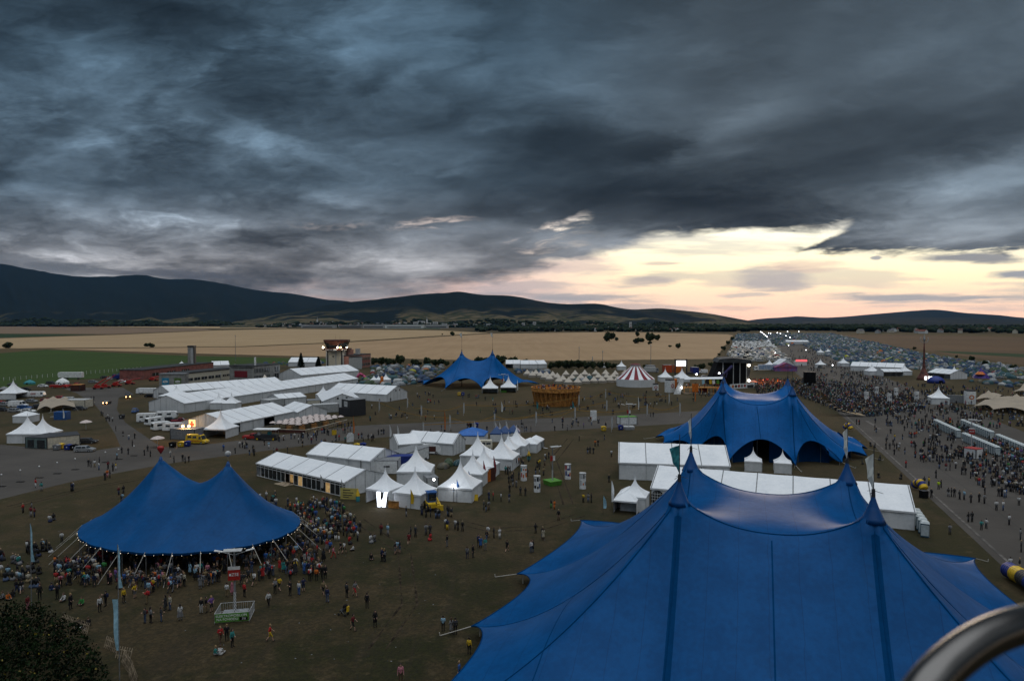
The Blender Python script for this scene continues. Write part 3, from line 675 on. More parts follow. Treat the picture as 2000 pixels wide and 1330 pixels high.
# distant two-mast star tent
A3 = [(-14, -19), (3, -16), (18, -8), (31, 6), (22, 18), (6, 20), (-10, 20), (-24, 18), (-32, 13), (-27, 2)]
M3 = [(-7.5, 0, 17.4), (7.6, 0, 17.6)]
r3 = [('m', 0, 1, 12.6)] + [('a', 0, k) for k in (0, 9, 8, 7, 6)] + [('a', 1, k) for k in (1, 2, 3, 4, 5)]
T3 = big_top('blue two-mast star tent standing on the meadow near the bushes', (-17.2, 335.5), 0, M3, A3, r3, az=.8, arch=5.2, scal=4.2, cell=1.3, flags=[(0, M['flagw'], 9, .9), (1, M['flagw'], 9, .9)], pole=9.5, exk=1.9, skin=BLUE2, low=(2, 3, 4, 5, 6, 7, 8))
# oval tent on side poles with a string of lights
def oval_tent(O, rot, a, b, z, masts):
    T = thing('oval_tent', 'blue two-peaked oval tent on guy ropes, its rim strung with fairy lights', 'tent', O, rot)
    N = 84; out = [(a * math.cos(2 * math.pi * i / N), b * math.sin(2 * math.pi * i / N)) for i in range(N)]; ez = [z + .1 * abs(math.sin(i * math.pi / 4)) * -1 for i in range(N)]
    lines = []
    p, q = masts; lines.append(([(p[0] + (q[0] - p[0]) * i / 16, p[1] + (q[1] - p[1]) * i / 16) for i in range(17)], [8.7 + (p[2] - 8.7) * abs(i / 8 - 1) ** 1.9 for i in range(17)]))
    def rad(m, ang):
        e = (a * math.cos(ang), b * math.sin(ang)); k = 12
        lines.append(([(m[0] + (e[0] - m[0]) * i / k, m[1] + (e[1] - m[1]) * i / k) for i in range(k)], [z + (m[2] - z) * (1 - i / k) ** 1.5 for i in range(k)]))
    for g in (90, 130, 165, 195, 230, 270): rad(p if True else q, R(g))
    for g in (72, 40, 12, -15, -48, -75): rad(q, R(g))
    V, F, mi = membrane(out, ez, lines, .75)
    np_mesh('canopy', V, F, BLUE_O, smooth=True).parent = T
    mb = MB()
    for i in range(N): mb.poly([(*out[i], ez[i]), (*out[(i + 1) % N], ez[(i + 1) % N]), (out[(i + 1) % N][0] * .998, out[(i + 1) % N][1] * .998, ez[(i + 1) % N] - .28), (out[i][0] * .998, out[i][1] * .998, ez[i] - .28)])
    mb.build('valance', BLUE_D, T)
    for x, y, h in masts:
        mb = MB(); mb.tube((x, y, 0), (x, y, h + .3), .14, .1, 8); mb.build('mast', M['dark'], T)
        mb = MB(); mb.lathe([(.75, -1.5), (.5, -.8), (.28, -.2), (.12, .25)], (x, y, h), 12); mb.build('mast_cap', BLUE_L, T, True)
    for i in range(0, N, 3):
        po, ro = MB(), MB(); x, y = out[i]; po.tube((x * .985, y * .985, 0), (x * .985, y * .985, z), .05, .05, 5); ro.tube((x, y, z), (x * 1.22, y * 1.28, 0), .035, .035, 5)
        po.build('side_pole', M['steel'], T); ro.build('guy_rope', M['rope'], T)
    lt = MB(); cb = MB(); cb.path([(a * 1.003 * math.cos(2 * math.pi * i / (N * 2)), b * 1.003 * math.sin(2 * math.pi * i / (N * 2)), z - .2 - .18 * abs(math.sin(i * math.pi / 8))) for i in range(N * 2 + 1)], .012, 3); cb.build('light_cable', M['black'], T)
    for i in range(0, N * 2, 2):
        an = 2 * math.pi * i / (N * 2); s = .18 * abs(math.sin(i * math.pi / 8)); lt.ball((a * 1.004 * math.cos(an), b * 1.004 * math.sin(an), z - .22 - s), .034 + .02 * ((i * 7) % 3 == 0), 4)
    lt.build('fairy_lights', M['bulb'], T)
    st = MB(); st.box(-5, 5, 5.5, 9.5, 0, 1.0); st.build('stage_floor', M['black'], T)
    return T
T4 = oval_tent((-45.9, 97.2), R(-17), 15.9, 12.2, 3.1, [(-6.0, .6, 12), (5.8, .6, 12)])
# balloons on the two peaks
for i, (px, py, m, lb, s) in enumerate(((308, 877, M['red'], 'red heart-shaped balloon above the tip of the oval tent', 1), (430, 886, M['lgrey'], 'pale round balloon above the tip of the oval tent', 0))):
    mp = T4.matrix_basis @ Vector([(-6.0, .6, 12.2), (5.8, .6, 12.2)][i]); d = mp.y; x = mp.x
    mb = MB()
    if s:
        mb.lathe([(.01, -.75), (.3, -.35), (.52, .05), (.5, .3), (.28, .46), (.05, .42)], (0, 0, 0), 12, sy=.6)
    else: mb.ball((0, 0, 0), .42, 8)
    z = ZT(d, py); b = mb.build('balloon', m, None, True, (x, d, z)); tag(b, lb, 'balloon')
    tie = MB(); tie.tube((0, 0, -.4), (0, 0, mp.z + .2 - z), .02, .02, 4); tie.build('tether', M['rope'], b)

def glow(o, loc, w, col=(1, .82, .58)):        # a lit lamp also lights what is round it
    l = bpy.data.lights.new('lamp_light', 'POINT'); l.energy = w; l.color = col; l.shadow_soft_size = .25; q = bpy.data.objects.new('lamp_light', l); COL.objects.link(q); q.parent = o; q.location = loc
# ------------------------------------------------------------------ marquees and pagodas
def frame2(p0, p1):                            # ground points -> origin, length, rotation
    return p0, math.hypot(p1[0] - p0[0], p1[1] - p0[1]), math.atan2(p1[1] - p0[1], p1[0] - p0[0])
def marquee(label, q0, q1, depth, eave=3.0, ridge=5.2, axis='x', bay=5.0, open_=(), openb=(), lit=(), group=None, length=None, px=True, cat='marquee', windows=(), gable_open=(), roofm=None, wallm=None, apex_end=None):
    p0, p1 = (G(*q0), G(*q1)) if px else (q0, q1)
    O, L, rz = frame2(p0, p1); L = length or L
    T = thing('marquee_tent', label, cat, O, rz, group); rm, wm = roofm or WHITE, wallm or WHITE2
    nx = max(1, round((L if axis == 'x' else depth) / bay)); W = depth if axis == 'x' else L; LL = L if axis == 'x' else depth
    def P(a, b, z): return (a, b, z) if axis == 'x' else (b, a, z)           # a along the ridge, b across
    mb = MB(); se = MB(); ov = .18
    for i in range(nx):
        a0, a1 = LL * i / nx, LL * (i + 1) / nx
        ea, eb = (a0 - (ov if i == 0 else 0), a1 + (ov if i == nx - 1 else 0))
        for side in (0, 1):
            b_e, b_r = (-ov, W / 2) if side == 0 else (W + ov, W / 2); nu, nv = 4, 4; g = []
            for v in range(nv + 1):
                for u in range(nu + 1):
                    t = v / nv; s = u / nu; dz = -.10 * math.sin(math.pi * t) * math.sin(math.pi * s) - .06 * math.sin(math.pi * s)
                    g.append(P(ea + (eb - ea) * s, b_e + (b_r - b_e) * t, eave + (ridge - eave) * t + dz))
            fs = [(r * 5 + c, r * 5 + c + 1, r * 5 + c + 6, r * 5 + c + 5) for r in range(nv) for c in range(nu)]
            if (side == 1) != (axis == 'y'): fs = [f[::-1] for f in fs]
            mb.add(g, fs)
            se.poly([P(ea, b_e, eave), P(eb, b_e, eave), P(eb, b_e, eave - .28), P(ea, b_e, eave - .28)], 1)
    for i in range(nx + 1):                     # keder profiles between bays
        a = LL * i / nx
        for be, sg in ((-ov, 1), (W + ov, -1)):
            se.poly([P(a - .09, be, eave + .012), P(a + .09, be, eave + .012), P(a + .09, W / 2, ridge + .012), P(a - .09, W / 2, ridge + .012)], 0)
    roof = mb.build('roof', rm, T, True); se.build('roof_profile', [M['grey'], wm], T)
    wl = MB(); fr = MB()
    def wallq(p, q, n, skip, zt=lambda s: eave - .02):
        for i in range(n):
            s0, s1 = i / n, (i + 1) / n; a = (p[0] + (q[0] - p[0]) * s0, p[1] + (q[1] - p[1]) * s0); b = (p[0] + (q[0] - p[0]) * s1, p[1] + (q[1] - p[1]) * s1)
            fr.tube((*a, 0), (*a, zt(s0)), .07, .07, 4); fr.tube((*a, .06), (*b, .06), .05, .05, 4)
            if i in skip: continue
            k = 5
            for j in range(k):
                u0, u1 = j / k, (j + 1) / k; w0 = .06 * math.sin(u0 * math.pi * 4 + i); w1 = .06 * math.sin(u1 * math.pi * 4 + i)
                nx_, ny_ = -(b[1] - a[1]), b[0] - a[0]; ln = math.hypot(nx_, ny_); nx_ /= ln; ny_ /= ln
                pa = (a[0] + (b[0] - a[0]) * u0 + nx_ * w0, a[1] + (b[1] - a[1]) * u0 + ny_ * w0); pb = (a[0] + (b[0] - a[0]) * u1 + nx_ * w1, a[1] + (b[1] - a[1]) * u1 + ny_ * w1)
                za, zb = zt(s0 + (s1 - s0) * u0), zt(s0 + (s1 - s0) * u1)
                wl.poly([(*pa, 0), (*pb, 0), (*pb, zb), (*pa, za)])
    gz = lambda s: eave - .02 + (ridge - eave) * (1 - abs(2 * s - 1))
    ny = max(2, round(W / bay))
    if axis == 'x':
        wallq((0, 0), (L, 0), nx, set(open_)); wallq((0, depth), (L, depth), nx, set(openb))
        wallq((0, 0), (0, depth), ny * 2, set(gable_open), gz); wallq((L, 0), (L, depth), ny * 2, set(), gz)
    else:
        wallq((0, 0), (L, 0), ny * 2, set(gable_open), gz); wallq((0, depth), (L, depth), ny * 2, set(), gz)
        wallq((0, 0), (0, depth), nx, set(openb)); wallq((L, 0), (L, depth), nx, set(open_))
    wl.build('wall', wm, T); fr.build('frame', M['lgrey'], T)
    for (face, s, z0, w, h, m) in windows:
        mb = MB()
        if face == 'f': mb.box(s - w / 2, s + w / 2, -.10, -.04, z0, z0 + h)
        elif face == 'l': mb.box(-.10, -.04, s - w / 2, s + w / 2, z0, z0 + h)
        else: mb.box(L + .04, L + .10, s - w / 2, s + w / 2, z0, z0 + h)
        mb.build('window', M[m], T)
    return T
def pagoda(label, q, size, eave=2.5, peak=5.2, rz=TENT_ROT, open_=(), group=None, px=True, wallm=None, roofm=None, depth=None, vent=0, name='pagoda_tent', sx=None, lit=None):
    """q: ground point of the centre of the near side"""
    c = G(*q) if px else q; d = depth or size
    T = thing(name, label, 'tent', (c[0] - math.sin(rz) * d / 2, c[1] + math.cos(rz) * d / 2), rz, group)
    a, b = size / 2, d / 2; mb = MB(); N = 16; rows = 9; g = []
    for r in range(rows + 1):
        t = r / rows; s = (1 - t) ** 2.25 * .97 + .03 * (1 - t) + .012; z = eave + (peak - eave) * t
        for k in range(N * 4):
            e, u = divmod(k, N); u = u / N * 2 - 1
            x, y = ((u, -1), (1, u), (-u, 1), (-1, -u))[e]
            rr = 1 - .06 * (1 - u * u) * (1 - t) * (1 if t > 0 else .4)         # sides pulled in a little between the corners
            ang = math.atan2(y, x); sq = t ** .7; xr, yr = math.cos(ang), math.sin(ang)
            xx, yy = (x * (1 - sq) + xr * sq), (y * (1 - sq) + yr * sq)
            g.append((xx * s * a * rr, yy * s * b * rr, z - (.0 if t else 0)))
    n4 = N * 4; mb.add(g, [(r * n4 + k, r * n4 + (k + 1) % n4, (r + 1) * n4 + (k + 1) % n4, (r + 1) * n4 + k) for r in range(rows) for k in range(n4)])
    mb.tube((0, 0, peak - .15), (0, 0, peak + .12), .05, .02, 6); mb.build('roof', roofm or WHITE, T, True)
    va = MB()
    for k in range(n4):
        p, q2 = g[k], g[(k + 1) % n4]; va.poly([p, q2, (q2[0], q2[1], eave - .32), (p[0], p[1], eave - .32)])
    va.build('valance', wallm or WHITE2, T)
    wl, po = MB(), MB(); cs = [(-a, -b), (a, -b), (a, b), (-a, b)]
    for e in range(4):
        p, q2 = cs[e], cs[(e + 1) % 4]; po.tube((p[0] * .98, p[1] * .98, 0), (p[0] * .98, p[1] * .98, eave), .05, .05, 6)
        if e in open_: continue
        K = 10
        for j in range(K):
            u0, u1 = j / K, (j + 1) / K; f = lambda u: .96 + .012 * math.sin(u * 22 + e)
            p0 = ((p[0] + (q2[0] - p[0]) * u0) * f(u0), (p[1] + (q2[1] - p[1]) * u0) * f(u0)); p1 = ((p[0] + (q2[0] - p[0]) * u1) * f(u1), (p[1] + (q2[1] - p[1]) * u1) * f(u1))
            wl.poly([(*p0, 0), (*p1, 0), (*p1, eave - .1), (*p0, eave - .1)])
    if wl.v: wl.build('wall', wallm or WHITE2, T)
    po.build('frame', M['lgrey'], T)
    return T
# --- long marquees by the hangars
marquee('long white marquee with a pagoda-topped gable, longest of the festival halls', (291, 803), (362, 807), 112, 3.4, 6.0, 'y', 5, length=16)
marquee('white marquee with dark open bays in front of the sign-painted wall', (300, 777), (345, 783), 54, 3.2, 5.6, 'y', 5, open_=(4, 5, 6), length=13, windows=[('f', 6.5, 0, 4.5, 2.4, 'grey')])
pagoda('white pagoda peak joined to the gable of the longest marquee', (327, 792), 9, 3.6, 7.4)
marquee('white medical marquee carrying a lit red cross on its side', (357, 842), (447, 848), 29, 3.0, 5.6, 'y', 5, length=17, open_=(3,), windows=[])
marquee('small white marquee with a blue-edged gable behind the beer garden', (548, 812), (560, 815), 10, 2.6, 4.6, 'x', 5, length=14)
marquee('white marquee with two small windows in its front gable beside the grey containers', (630, 800), (701, 797), 26, 3.0, 5.6, 'y', 5, length=14, windows=[('f', 5.4, 3.6, .7, .7, 'dark'), ('f', 8.6, 3.6, .7, .7, 'dark')], open_=(1,))
p = G(756, 785); q = G(795, 778)
marquee('white cross-gabled marquee with a broad gable facing the meadow', p, q, 30, 3.0, 5.9, 'y', 5, px=False, windows=[('f', 6.0, 3.7, .6, .7, 'dark'), ('f', 8.6, 3.7, .6, .7, 'dark')])
marquee('low white marquee of four bays tucked between containers and the longest hall', (545, 792), (598, 787), 9, 2.6, 4.0, 'x', 4)
marquee('big white marquee rising behind the longest hall near the spruces', (545, 742), (600, 746), 42, 3.4, 6.6, 'y', 6, length=18)
marquee('small white marquee beyond the dark-roofed red hangar', (415, 722), (448, 721), 12, 3, 5.4, 'x', 5)
marquee('white marquee standing behind the two spruces', (563, 716), (617, 716), 14, 3.2, 6.2, 'x', 6)
# --- cafe marquee with glass front
O, L, rz = frame2(G(502, 929), G(674, 971))
CAFE = marquee('white cafe marquee with a glazed front, one warm doorway lit', (502, 929), (674, 971), 9.5, 2.7, 4.3, 'x', 5.6, open_=range(9))
gm, fm_ = MB(), MB(); n = 20
for i in range(n):
    x0, x1 = L * i / n, L * (i + 1) / n
    if i not in (0, 1, 7, 8):
        g1 = MB(); g1.box(x0 + .08, x1 - .08, -.02, .02, .15, 1.95); g1.build('window', M['warmin'] if i in (10, 16) else M['glass'], CAFE)
    g1 = MB(); g1.box(x0 + .08, x1 - .08, -.02, .02, 2.1, 2.6); g1.build('window', M['glass'], CAFE)
    fm_.tube((x0, 0, 0), (x0, 0, 2.7), .07, .07, 4); fm_.box(x0, x1, -.05, .05, 1.97, 2.07); fm_.box(x0, x1, -.05, .05, 0.02, .12)
fm_.build('window_frame', M['white'], CAFE)
g1 = MB(); g1.box(L * .36, L * .44, .9, .95, 0.03, 1.9); g1.build('lit_doorway', M['warmin'], CAFE)
g1 = MB(); g1.box(L * .02, L * .98, 4.6, 4.7, 0.03, 2.3); g1.build('inner_partition', M['maroon'], CAFE)
g1 = MB(); g1.add([(L * .33, 0, .16), (L * .46, 0, .16), (L * .44, -1.9, .02), (L * .31, -1.9, .02), (L * .33, 0, 0), (L * .46, 0, 0)], [(3, 2, 1, 0), (4, 5, 1, 0), (0, 3, 4), (1, 5, 2)]); g1.build('ramp', M['wood2'], CAFE)
marquee('white marquee stepped behind the glazed cafe', (600, 912), (724, 928), 9.5, 3.0, 4.9, 'x', 5.6)
# --- service yard between the market rows
marquee('low white marquee backing the parked food vans', (778, 889), (868, 882), 9, 2.6, 4.4, 'x', 5)
marquee('white gabled marquee between the food vans and the blue stall tents', (885, 890), (925, 874), 13, 2.9, 4.9, 'y', 5, length=6.5)
marquee('white two-slope marquee with a wide blank front between both big tops', (1209, 936), (1425, 944), 14, 3.5, 6.4, 'x', 5.5)
marquee('longest white marquee beside the nearest big top, an arched window in its side', (1272, 984), (1786, 1036), 14, 2.9, 5.5, 'x', 5.9)
T = COL.objects[-1]
for o in (x for x in COL.objects if x.get('label', '').startswith('longest white marquee')):
    mb = MB(); mb.add([(1.1 + 1.1 * math.cos(a) , -.12, 1.4 + 1.15 * math.sin(a)) for a in [math.pi * k / 10 for k in range(11)]] + [(0.0, -.12, .35), (2.2, -.12, .35)], [tuple(range(11)) + (11, 12)]); mb.build('arched_window', M['glass'], o)
    mb = MB()
    for k in range(5): mb.tube((.2 + .45 * k, -.15, .4), (.2 + .45 * k, -.15, 2.2), .03, .03, 4)
    for z in (.9, 1.4, 1.9): mb.tube((.05, -.15, z), (2.15, -.15, z), .03, .03, 4)
    mb.build('window_bars', M['white'], o)
# --- far marquees
for a, b, dp, lb in (((988, 719), (1016, 719), 12, 'white marquee with open dark bays in front of the bushes'), ((1017, 719.5), (1050, 719.5), 10, 'white marquee of low bays in front of the bushes'), ((1051, 719.5), (1068, 719), 9, 'short white marquee at the end of the bush-side row')):
    marquee(lb, a, b, dp, 3, 5.4, 'x', 5, open_=(0, 2) if dp == 12 else ())
marquee('long low white marquee at the edge of the tent camp, dark bays beside it', (1661, 724), (1764, 728), 13, 3.2, 5.6, 'x', 5)
marquee('white marquee with four dark open bays under the red tower', (1812, 737), (1856, 741), 12, 3.0, 5.2, 'x', 4, open_=range(5))
marquee('white marquee with dark openings in front of the long camp marquee', (1726, 735), (1764, 735), 8, 2.8, 4.2, 'x', 4, open_=range(6))
marquee('very long white canopy far up the runway between camper vans and tents', (1536, 672), (1580, 672), 12, 3.4, 5.4, 'x', 8)
marquee('white marquee behind the striped lorry near the camper vans', (1522, 722), (1552, 722), 12, 3.4, 7, 'y', 5)
# --- pagodas
PG = [(13, 780, 37, 'white pagoda cut by the picture edge beside the lettered trailer', 0, (1,)), (37, 866, 50, 'white pagoda of a joined pair, taller-looking one by the flat-roofed cabin', 0, ()), (68, 866, 48, 'white pagoda of a joined pair, close behind the flat-roofed cabin', 0, ()),
      (422, 800, 26, 'white pagoda in front of the longest hall, one of two', 0, ()), (447, 801, 28, 'white pagoda in front of the longest hall, beside the first', 0, ()), (418, 856, 52, 'white pagoda with an open front beside the yellow ambulance', R(-8), (0,)),
      (628, 782, 24, 'white pagoda peak between the longest hall and the container offices', 0, ()), (660, 775, 26, 'white pagoda peak against the wall of the longest hall', 0, ()), (353, 716, 8, 'tiny white pagoda peak behind the red hangar', 0, ()),
      (729, 750, 13, 'small white pagoda first of three among dome tents', 0, ()), (738, 750, 13, 'small white pagoda middle of three among dome tents', 0, ()), (752, 751, 18, 'larger white pagoda last of three among dome tents', 0, ()),
      (957, 769, 31, 'white pagoda with an open front before the star tent, nearer the bins', 0, (0,)), (993, 767, 31, 'white pagoda with an open front before the star tent, nearer the wooden ring', 0, (0,)),
      (808, 946, 68, 'white pagoda with closed walls behind the lit letter', 0, ()), (737, 984, 60, 'white pagoda with the glowing letter standing in its entrance', R(-24), (0,)), (794, 992, 70, 'white pagoda with a warm wooden counter at its open front', R(-24), ()),
      (888, 980, 78, 'white market pagoda with two spotlights on its roof edge', R(-14), ()), (915, 950, 62, 'white market pagoda second in the row from the spotlights', R(-14), ()), (938, 935, 56, 'white market pagoda with a maroon banner on its corner', R(-14), ()),
      (925, 912, 62, 'white market pagoda in the back row above the dome tents', R(-14), ()), (972, 918, 66, 'white market pagoda in the back row beside the hanging clothes', R(-14), ()), (988, 898, 44, 'slim white market pagoda beyond the hanging clothes', R(-14), ()),
      (1003, 890, 52, 'tall white market pagoda near the end of the row', R(-14), ()), (1236, 999, 56, 'white pagoda with a sunlit side by the corner of the long marquee', R(-19), ()),
      (1471, 921, 36, 'white pagoda peak showing between the two marquees, nearer the arches', R(-19), ()), (1529, 925, 36, 'white pagoda peak showing between the two marquees, by the doorway', R(-19), ()), (1446, 985, 34, 'white pagoda peak half hidden behind the nearest big top', R(-19), ()),
      (1215, 723, 17, 'white pagoda with a high peak before the bushes', 0, ()), (1302, 746, 25, 'white pagoda beside the striped circus tent', 0, ()), (1335, 746, 26, 'white pagoda near the orange pillar', 0, ()),
      (1396, 749, 16, 'white pagoda peak behind the wooden performance deck', 0, ()), (1506, 720, 16, 'white pagoda by the camper vans', 0, ()), (1606, 719, 16, 'white pagoda alone among the people on the runway', 0, (0, 1)), (1651, 716, 17, 'white pagoda at the head of the long camp marquee', 0, ()),
      (1605, 693, 11, 'white pagoda peak in the tent camp', 0, ()), (1619, 691, 8, 'small white pagoda peak in the tent camp', 0, ()), (1502, 670, 8, 'tiny white pagoda beside the row of lit lamps', 0, ()),
      (1708, 733, 21, 'white pagoda in front of the long camp marquee, first of two', 0, ()), (1772, 733, 20, 'white pagoda in front of the long camp marquee, second of two', 0, ()), (1871, 740, 24, 'white pagoda with open dark bays beyond the red tower', 0, (0,)), (1837, 790, 35, 'white pagoda standing alone in the crowd beside a grey wall panel', R(-19), ())]
PAG = []
for px, py, w, lb, rz, op in PG:
    d = G(px, py); s = w / FPX * d[1] / (abs(math.cos(rz)) + .45 * abs(math.sin(rz)))
    ev = 2.5 if s > 4 else 2.2
    PAG.append(pagoda(lb, (px, py), s, ev, ev + s * .74, rz, op))
# gazebos by the long marquee (square folding tents)
def gazebo(label, q, size, rz=TENT_ROT, rm=None, wm=None, eave=2.2, peak=3.4, open_=(), group=None):
    c = G(*q); T = thing('folding_gazebo', label, 'tent', (c[0] - math.sin(rz) * size / 2, c[1] + math.cos(rz) * size / 2), rz, group); a = size / 2
    mb = MB(); mb.add([(-a, -a, eave), (a, -a, eave), (a, a, eave), (-a, a, eave), (-a * .5, -a * .5, eave + (peak - eave) * .55), (a * .5, -a * .5, eave + (peak - eave) * .55), (a * .5, a * .5, eave + (peak - eave) * .55), (-a * .5, a * .5, eave + (peak - eave) * .55), (0, 0, peak)],
                      [(0, 1, 5, 4), (1, 2, 6, 5), (2, 3, 7, 6), (3, 0, 4, 7), (4, 5, 8), (5, 6, 8), (6, 7, 8), (7, 4, 8)])
    for x0, y0, x1, y1 in ((-a, -a, a, -a), (a, -a, a, a), (a, a, -a, a), (-a, a, -a, -a)): mb.poly([(x0, y0, eave), (x1, y1, eave), (x1, y1, eave - .25), (x0, y0, eave - .25)])
    mb.build('roof', rm or WHITE, T)
    wl, po = MB(), MB()
    for e, (x0, y0, x1, y1) in enumerate(((-a, -a, a, -a), (a, -a, a, a), (a, a, -a, a), (-a, a, -a, -a))):
        po.tube((x0 * .97, y0 * .97, 0), (x0 * .97, y0 * .97, eave), .04, .04, 5)
        if e not in open_: wl.poly([(x0 * .98, y0 * .98, 0), (x1 * .98, y1 * .98, 0), (x1 * .98, y1 * .98, eave - .05), (x0 * .98, y0 * .98, eave - .05)])
    if wl.v: wl.build('wall', wm or WHITE2, T)
    po.build('frame', M['dark'], T); return T
gazebo('white folding gazebo behind another beside the blue feather flag', (1226, 992), 3.6, open_=())
gazebo('white folding gazebo with a blue-lined open front beside the big top', (1220, 1004), 3.9, open_=(0,))
gazebo('white folding gazebo alone on the grass above the twin pagodas', (40, 826), 5.2, 0)
gazebo('white folding gazebo at the far end of the market row', (1032, 884), 4.4, R(-14)); gazebo('white folding gazebo last in the market row, its side open', (1044, 878), 3.6, R(-14), open_=(1,))
gazebo('bright blue folding gazebo with white walls and a pale logo', (918, 868), 7.5, R(-6), mat('sky_blue_roof', (.012, .12, .42), .5, .1, 2), WHITE2, 2.4, 4.0)
for i, px in enumerate((969, 985, 1002)):
    gazebo(('dark blue peaked stall tent first of three beside the logo gazebo', 'dark blue peaked stall tent, middle of three', 'dark blue peaked stall tent at the end of three')[i], (px, 863 - i * 1.5), 3.4, R(-6), mat('navy_roof', (.006, .05, .17), .5, .1, 2), WHITE2, 2.2, 4.0)
# --- circus tent
def circus():
    c = G(1248, 757); r = 9.4; T = thing('circus_tent', 'round circus tent with a red and white striped roof', 'tent', (c[0], c[1] + r)); N = 48
    mb = MB(); prof = [(1.0, 3.7), (.86, 4.6), (.72, 5.6), (.58, 6.8), (.45, 8.0), (.33, 9.0), (.25, 9.6)]
    for i in range(len(prof) - 1):
        for k in range(N):
            a, b = 2 * math.pi * k / N, 2 * math.pi * (k + 1) / N
            mb.poly([(r * prof[i][0] * math.cos(a), r * prof[i][0] * math.sin(a), prof[i][1]), (r * prof[i][0] * math.cos(b), r * prof[i][0] * math.sin(b), prof[i][1]), (r * prof[i + 1][0] * math.cos(b), r * prof[i + 1][0] * math.sin(b), prof[i + 1][1]), (r * prof[i + 1][0] * math.cos(a), r * prof[i + 1][0] * math.sin(a), prof[i + 1][1])], (k // 2) % 2)
    mb.build('roof', [WHITE, M['maroon']], T, True)
    mb = MB()
    for z0, z1, m in ((9.6, 10.1, 0), (10.1, 10.45, 1), (10.45, 10.75, 0)): mb.lathe([(2.35, z0), (2.45, z1)], (0, 0, 0), 24, m)
    mb.lathe([(2.45, 10.75), (.3, 11.1)], (0, 0, 0), 24, 1); mb.build('cupola', [WHITE, M['maroon']], T)
    mb = MB(); n = 96
    for k in range(n):
        a, b = 2 * math.pi * k / n, 2 * math.pi * (k + 1) / n; f = lambda q: r * (.99 + .012 * math.sin(q * 24))
        mb.poly([(f(a) * math.cos(a), f(a) * math.sin(a), 0), (f(b) * math.cos(b), f(b) * math.sin(b), 0), (r * math.cos(b), r * math.sin(b), 3.7), (r * math.cos(a), r * math.sin(a), 3.7)])
    mb.build('wall', WHITE2, T)
circus()
# --- wooden lookout ring
def lookout():
    c = G(1088, 795); r = 8.1; T = thing('wooden_lookout', 'round wooden lookout drum on slanted timber struts, people on its deck', 'lookout', (c[0], c[1] + r)); z = 5.6; ro = 9.4
    mb = MB(); mb.lathe([(.01, z - .25), (ro, z - .25), (ro, z), (.01, z)], (0, 0, 0), 40); mb.build('deck', M['wood'], T)
    mb = MB(); mb.lathe([(ro, z), (ro + .05, z + 1.15), (ro - .08, z + 1.15), (ro - .1, z)], (0, 0, 0), 48, cap=False); mb.lathe([(ro + .12, z + 1.1), (ro + .12, z + 1.2), (ro - .16, z + 1.2), (ro - .16, z + 1.1)], (0, 0, 0), 48, cap=False); mb.build('railing', M['wood'], T)
    for k in range(56):
        a = 2 * math.pi * k / 56; mb = MB(); a2 = a + (.09 if k % 2 else -.09)
        mb.tube((r * math.cos(a2), r * math.sin(a2), 0), ((ro - .3) * math.cos(a), (ro - .3) * math.sin(a), z - .25), .13, .11, 4); mb.tube(((r - .3) * math.cos(a), (r - .3) * math.sin(a), 0), ((ro - .5) * math.cos(a2), (ro - .5) * math.sin(a2), z - .25), .11, .1, 4); mb.build('strut', M['wood'], T)
    mb = MB(); mb.lathe([(r - .75, 0), (r - .5, z - .3)], (0, 0, 0), 40, cap=False); mb.build('inner_drum', M['wood'], T)
    mb = MB(); mb.lathe([(4.2, z + .01), (4.2, z + .9), (4.0, z + .9), (4.0, z + .01)], (0, 0, 0), 32, cap=False); mb.build('inner_railing', M['wood'], T)
    return (c[0], c[1] + r, ro, z)
LOOK = lookout()
# --- bell tents
bm = MB(); bm.lathe([(2.45, 0), (2.5, .75)], n=20, cap=False); bm.lathe([(2.62, .68), (1.75, 1.45), (.95, 2.35), (.35, 3.15), (.06, 3.5)], n=20)
BELL = bm.build('bell_tent', WARM, None, True, (0, -500, 0)); tag(BELL, 'cream canvas bell tent in the rows between the star tent and circus tent', 'bell tent', 'cream bell tents')
bells = [(1106, 735), (1124, 735), (1143, 735), (1164, 734), (1184, 734), (1203, 735), (1222, 734), (1111, 751), (1129, 751), (1145, 749), (1161, 748), (1177, 748), (1193, 747), (1208, 747), (1100, 746), (1118, 743), (1089, 741), (1080, 738), (1068, 737), (1047, 734), (1056, 737), (1092, 749), (1135, 743), (1152, 742), (1170, 741), (1186, 741), (1074, 744), (1064, 741), (1040, 737), (1030, 734), (1220, 741), (1199, 741)]
for i, (x, y) in enumerate(bells):
    o = BELL if i == 0 else BELL.copy()
    if i: COL.objects.link(o)
    g = G(x, y); o.location = (g[0], g[1] + 2.5, 0); o.rotation_euler = (0, 0, i * 1.1); k = .98 + .1 * ((i * 7) % 5) / 5; o.scale = (k, k, k)
    if i >= 7 and i < 14: o['label'] = 'cream canvas bell tent of the front row beside the circus tent meadow'; o['group'] = 'front row of bell tents'
    if i >= 14: o['label'] = 'cream canvas bell tent of the slanting inner rows'; o['group'] = 'inner rows of bell tents'
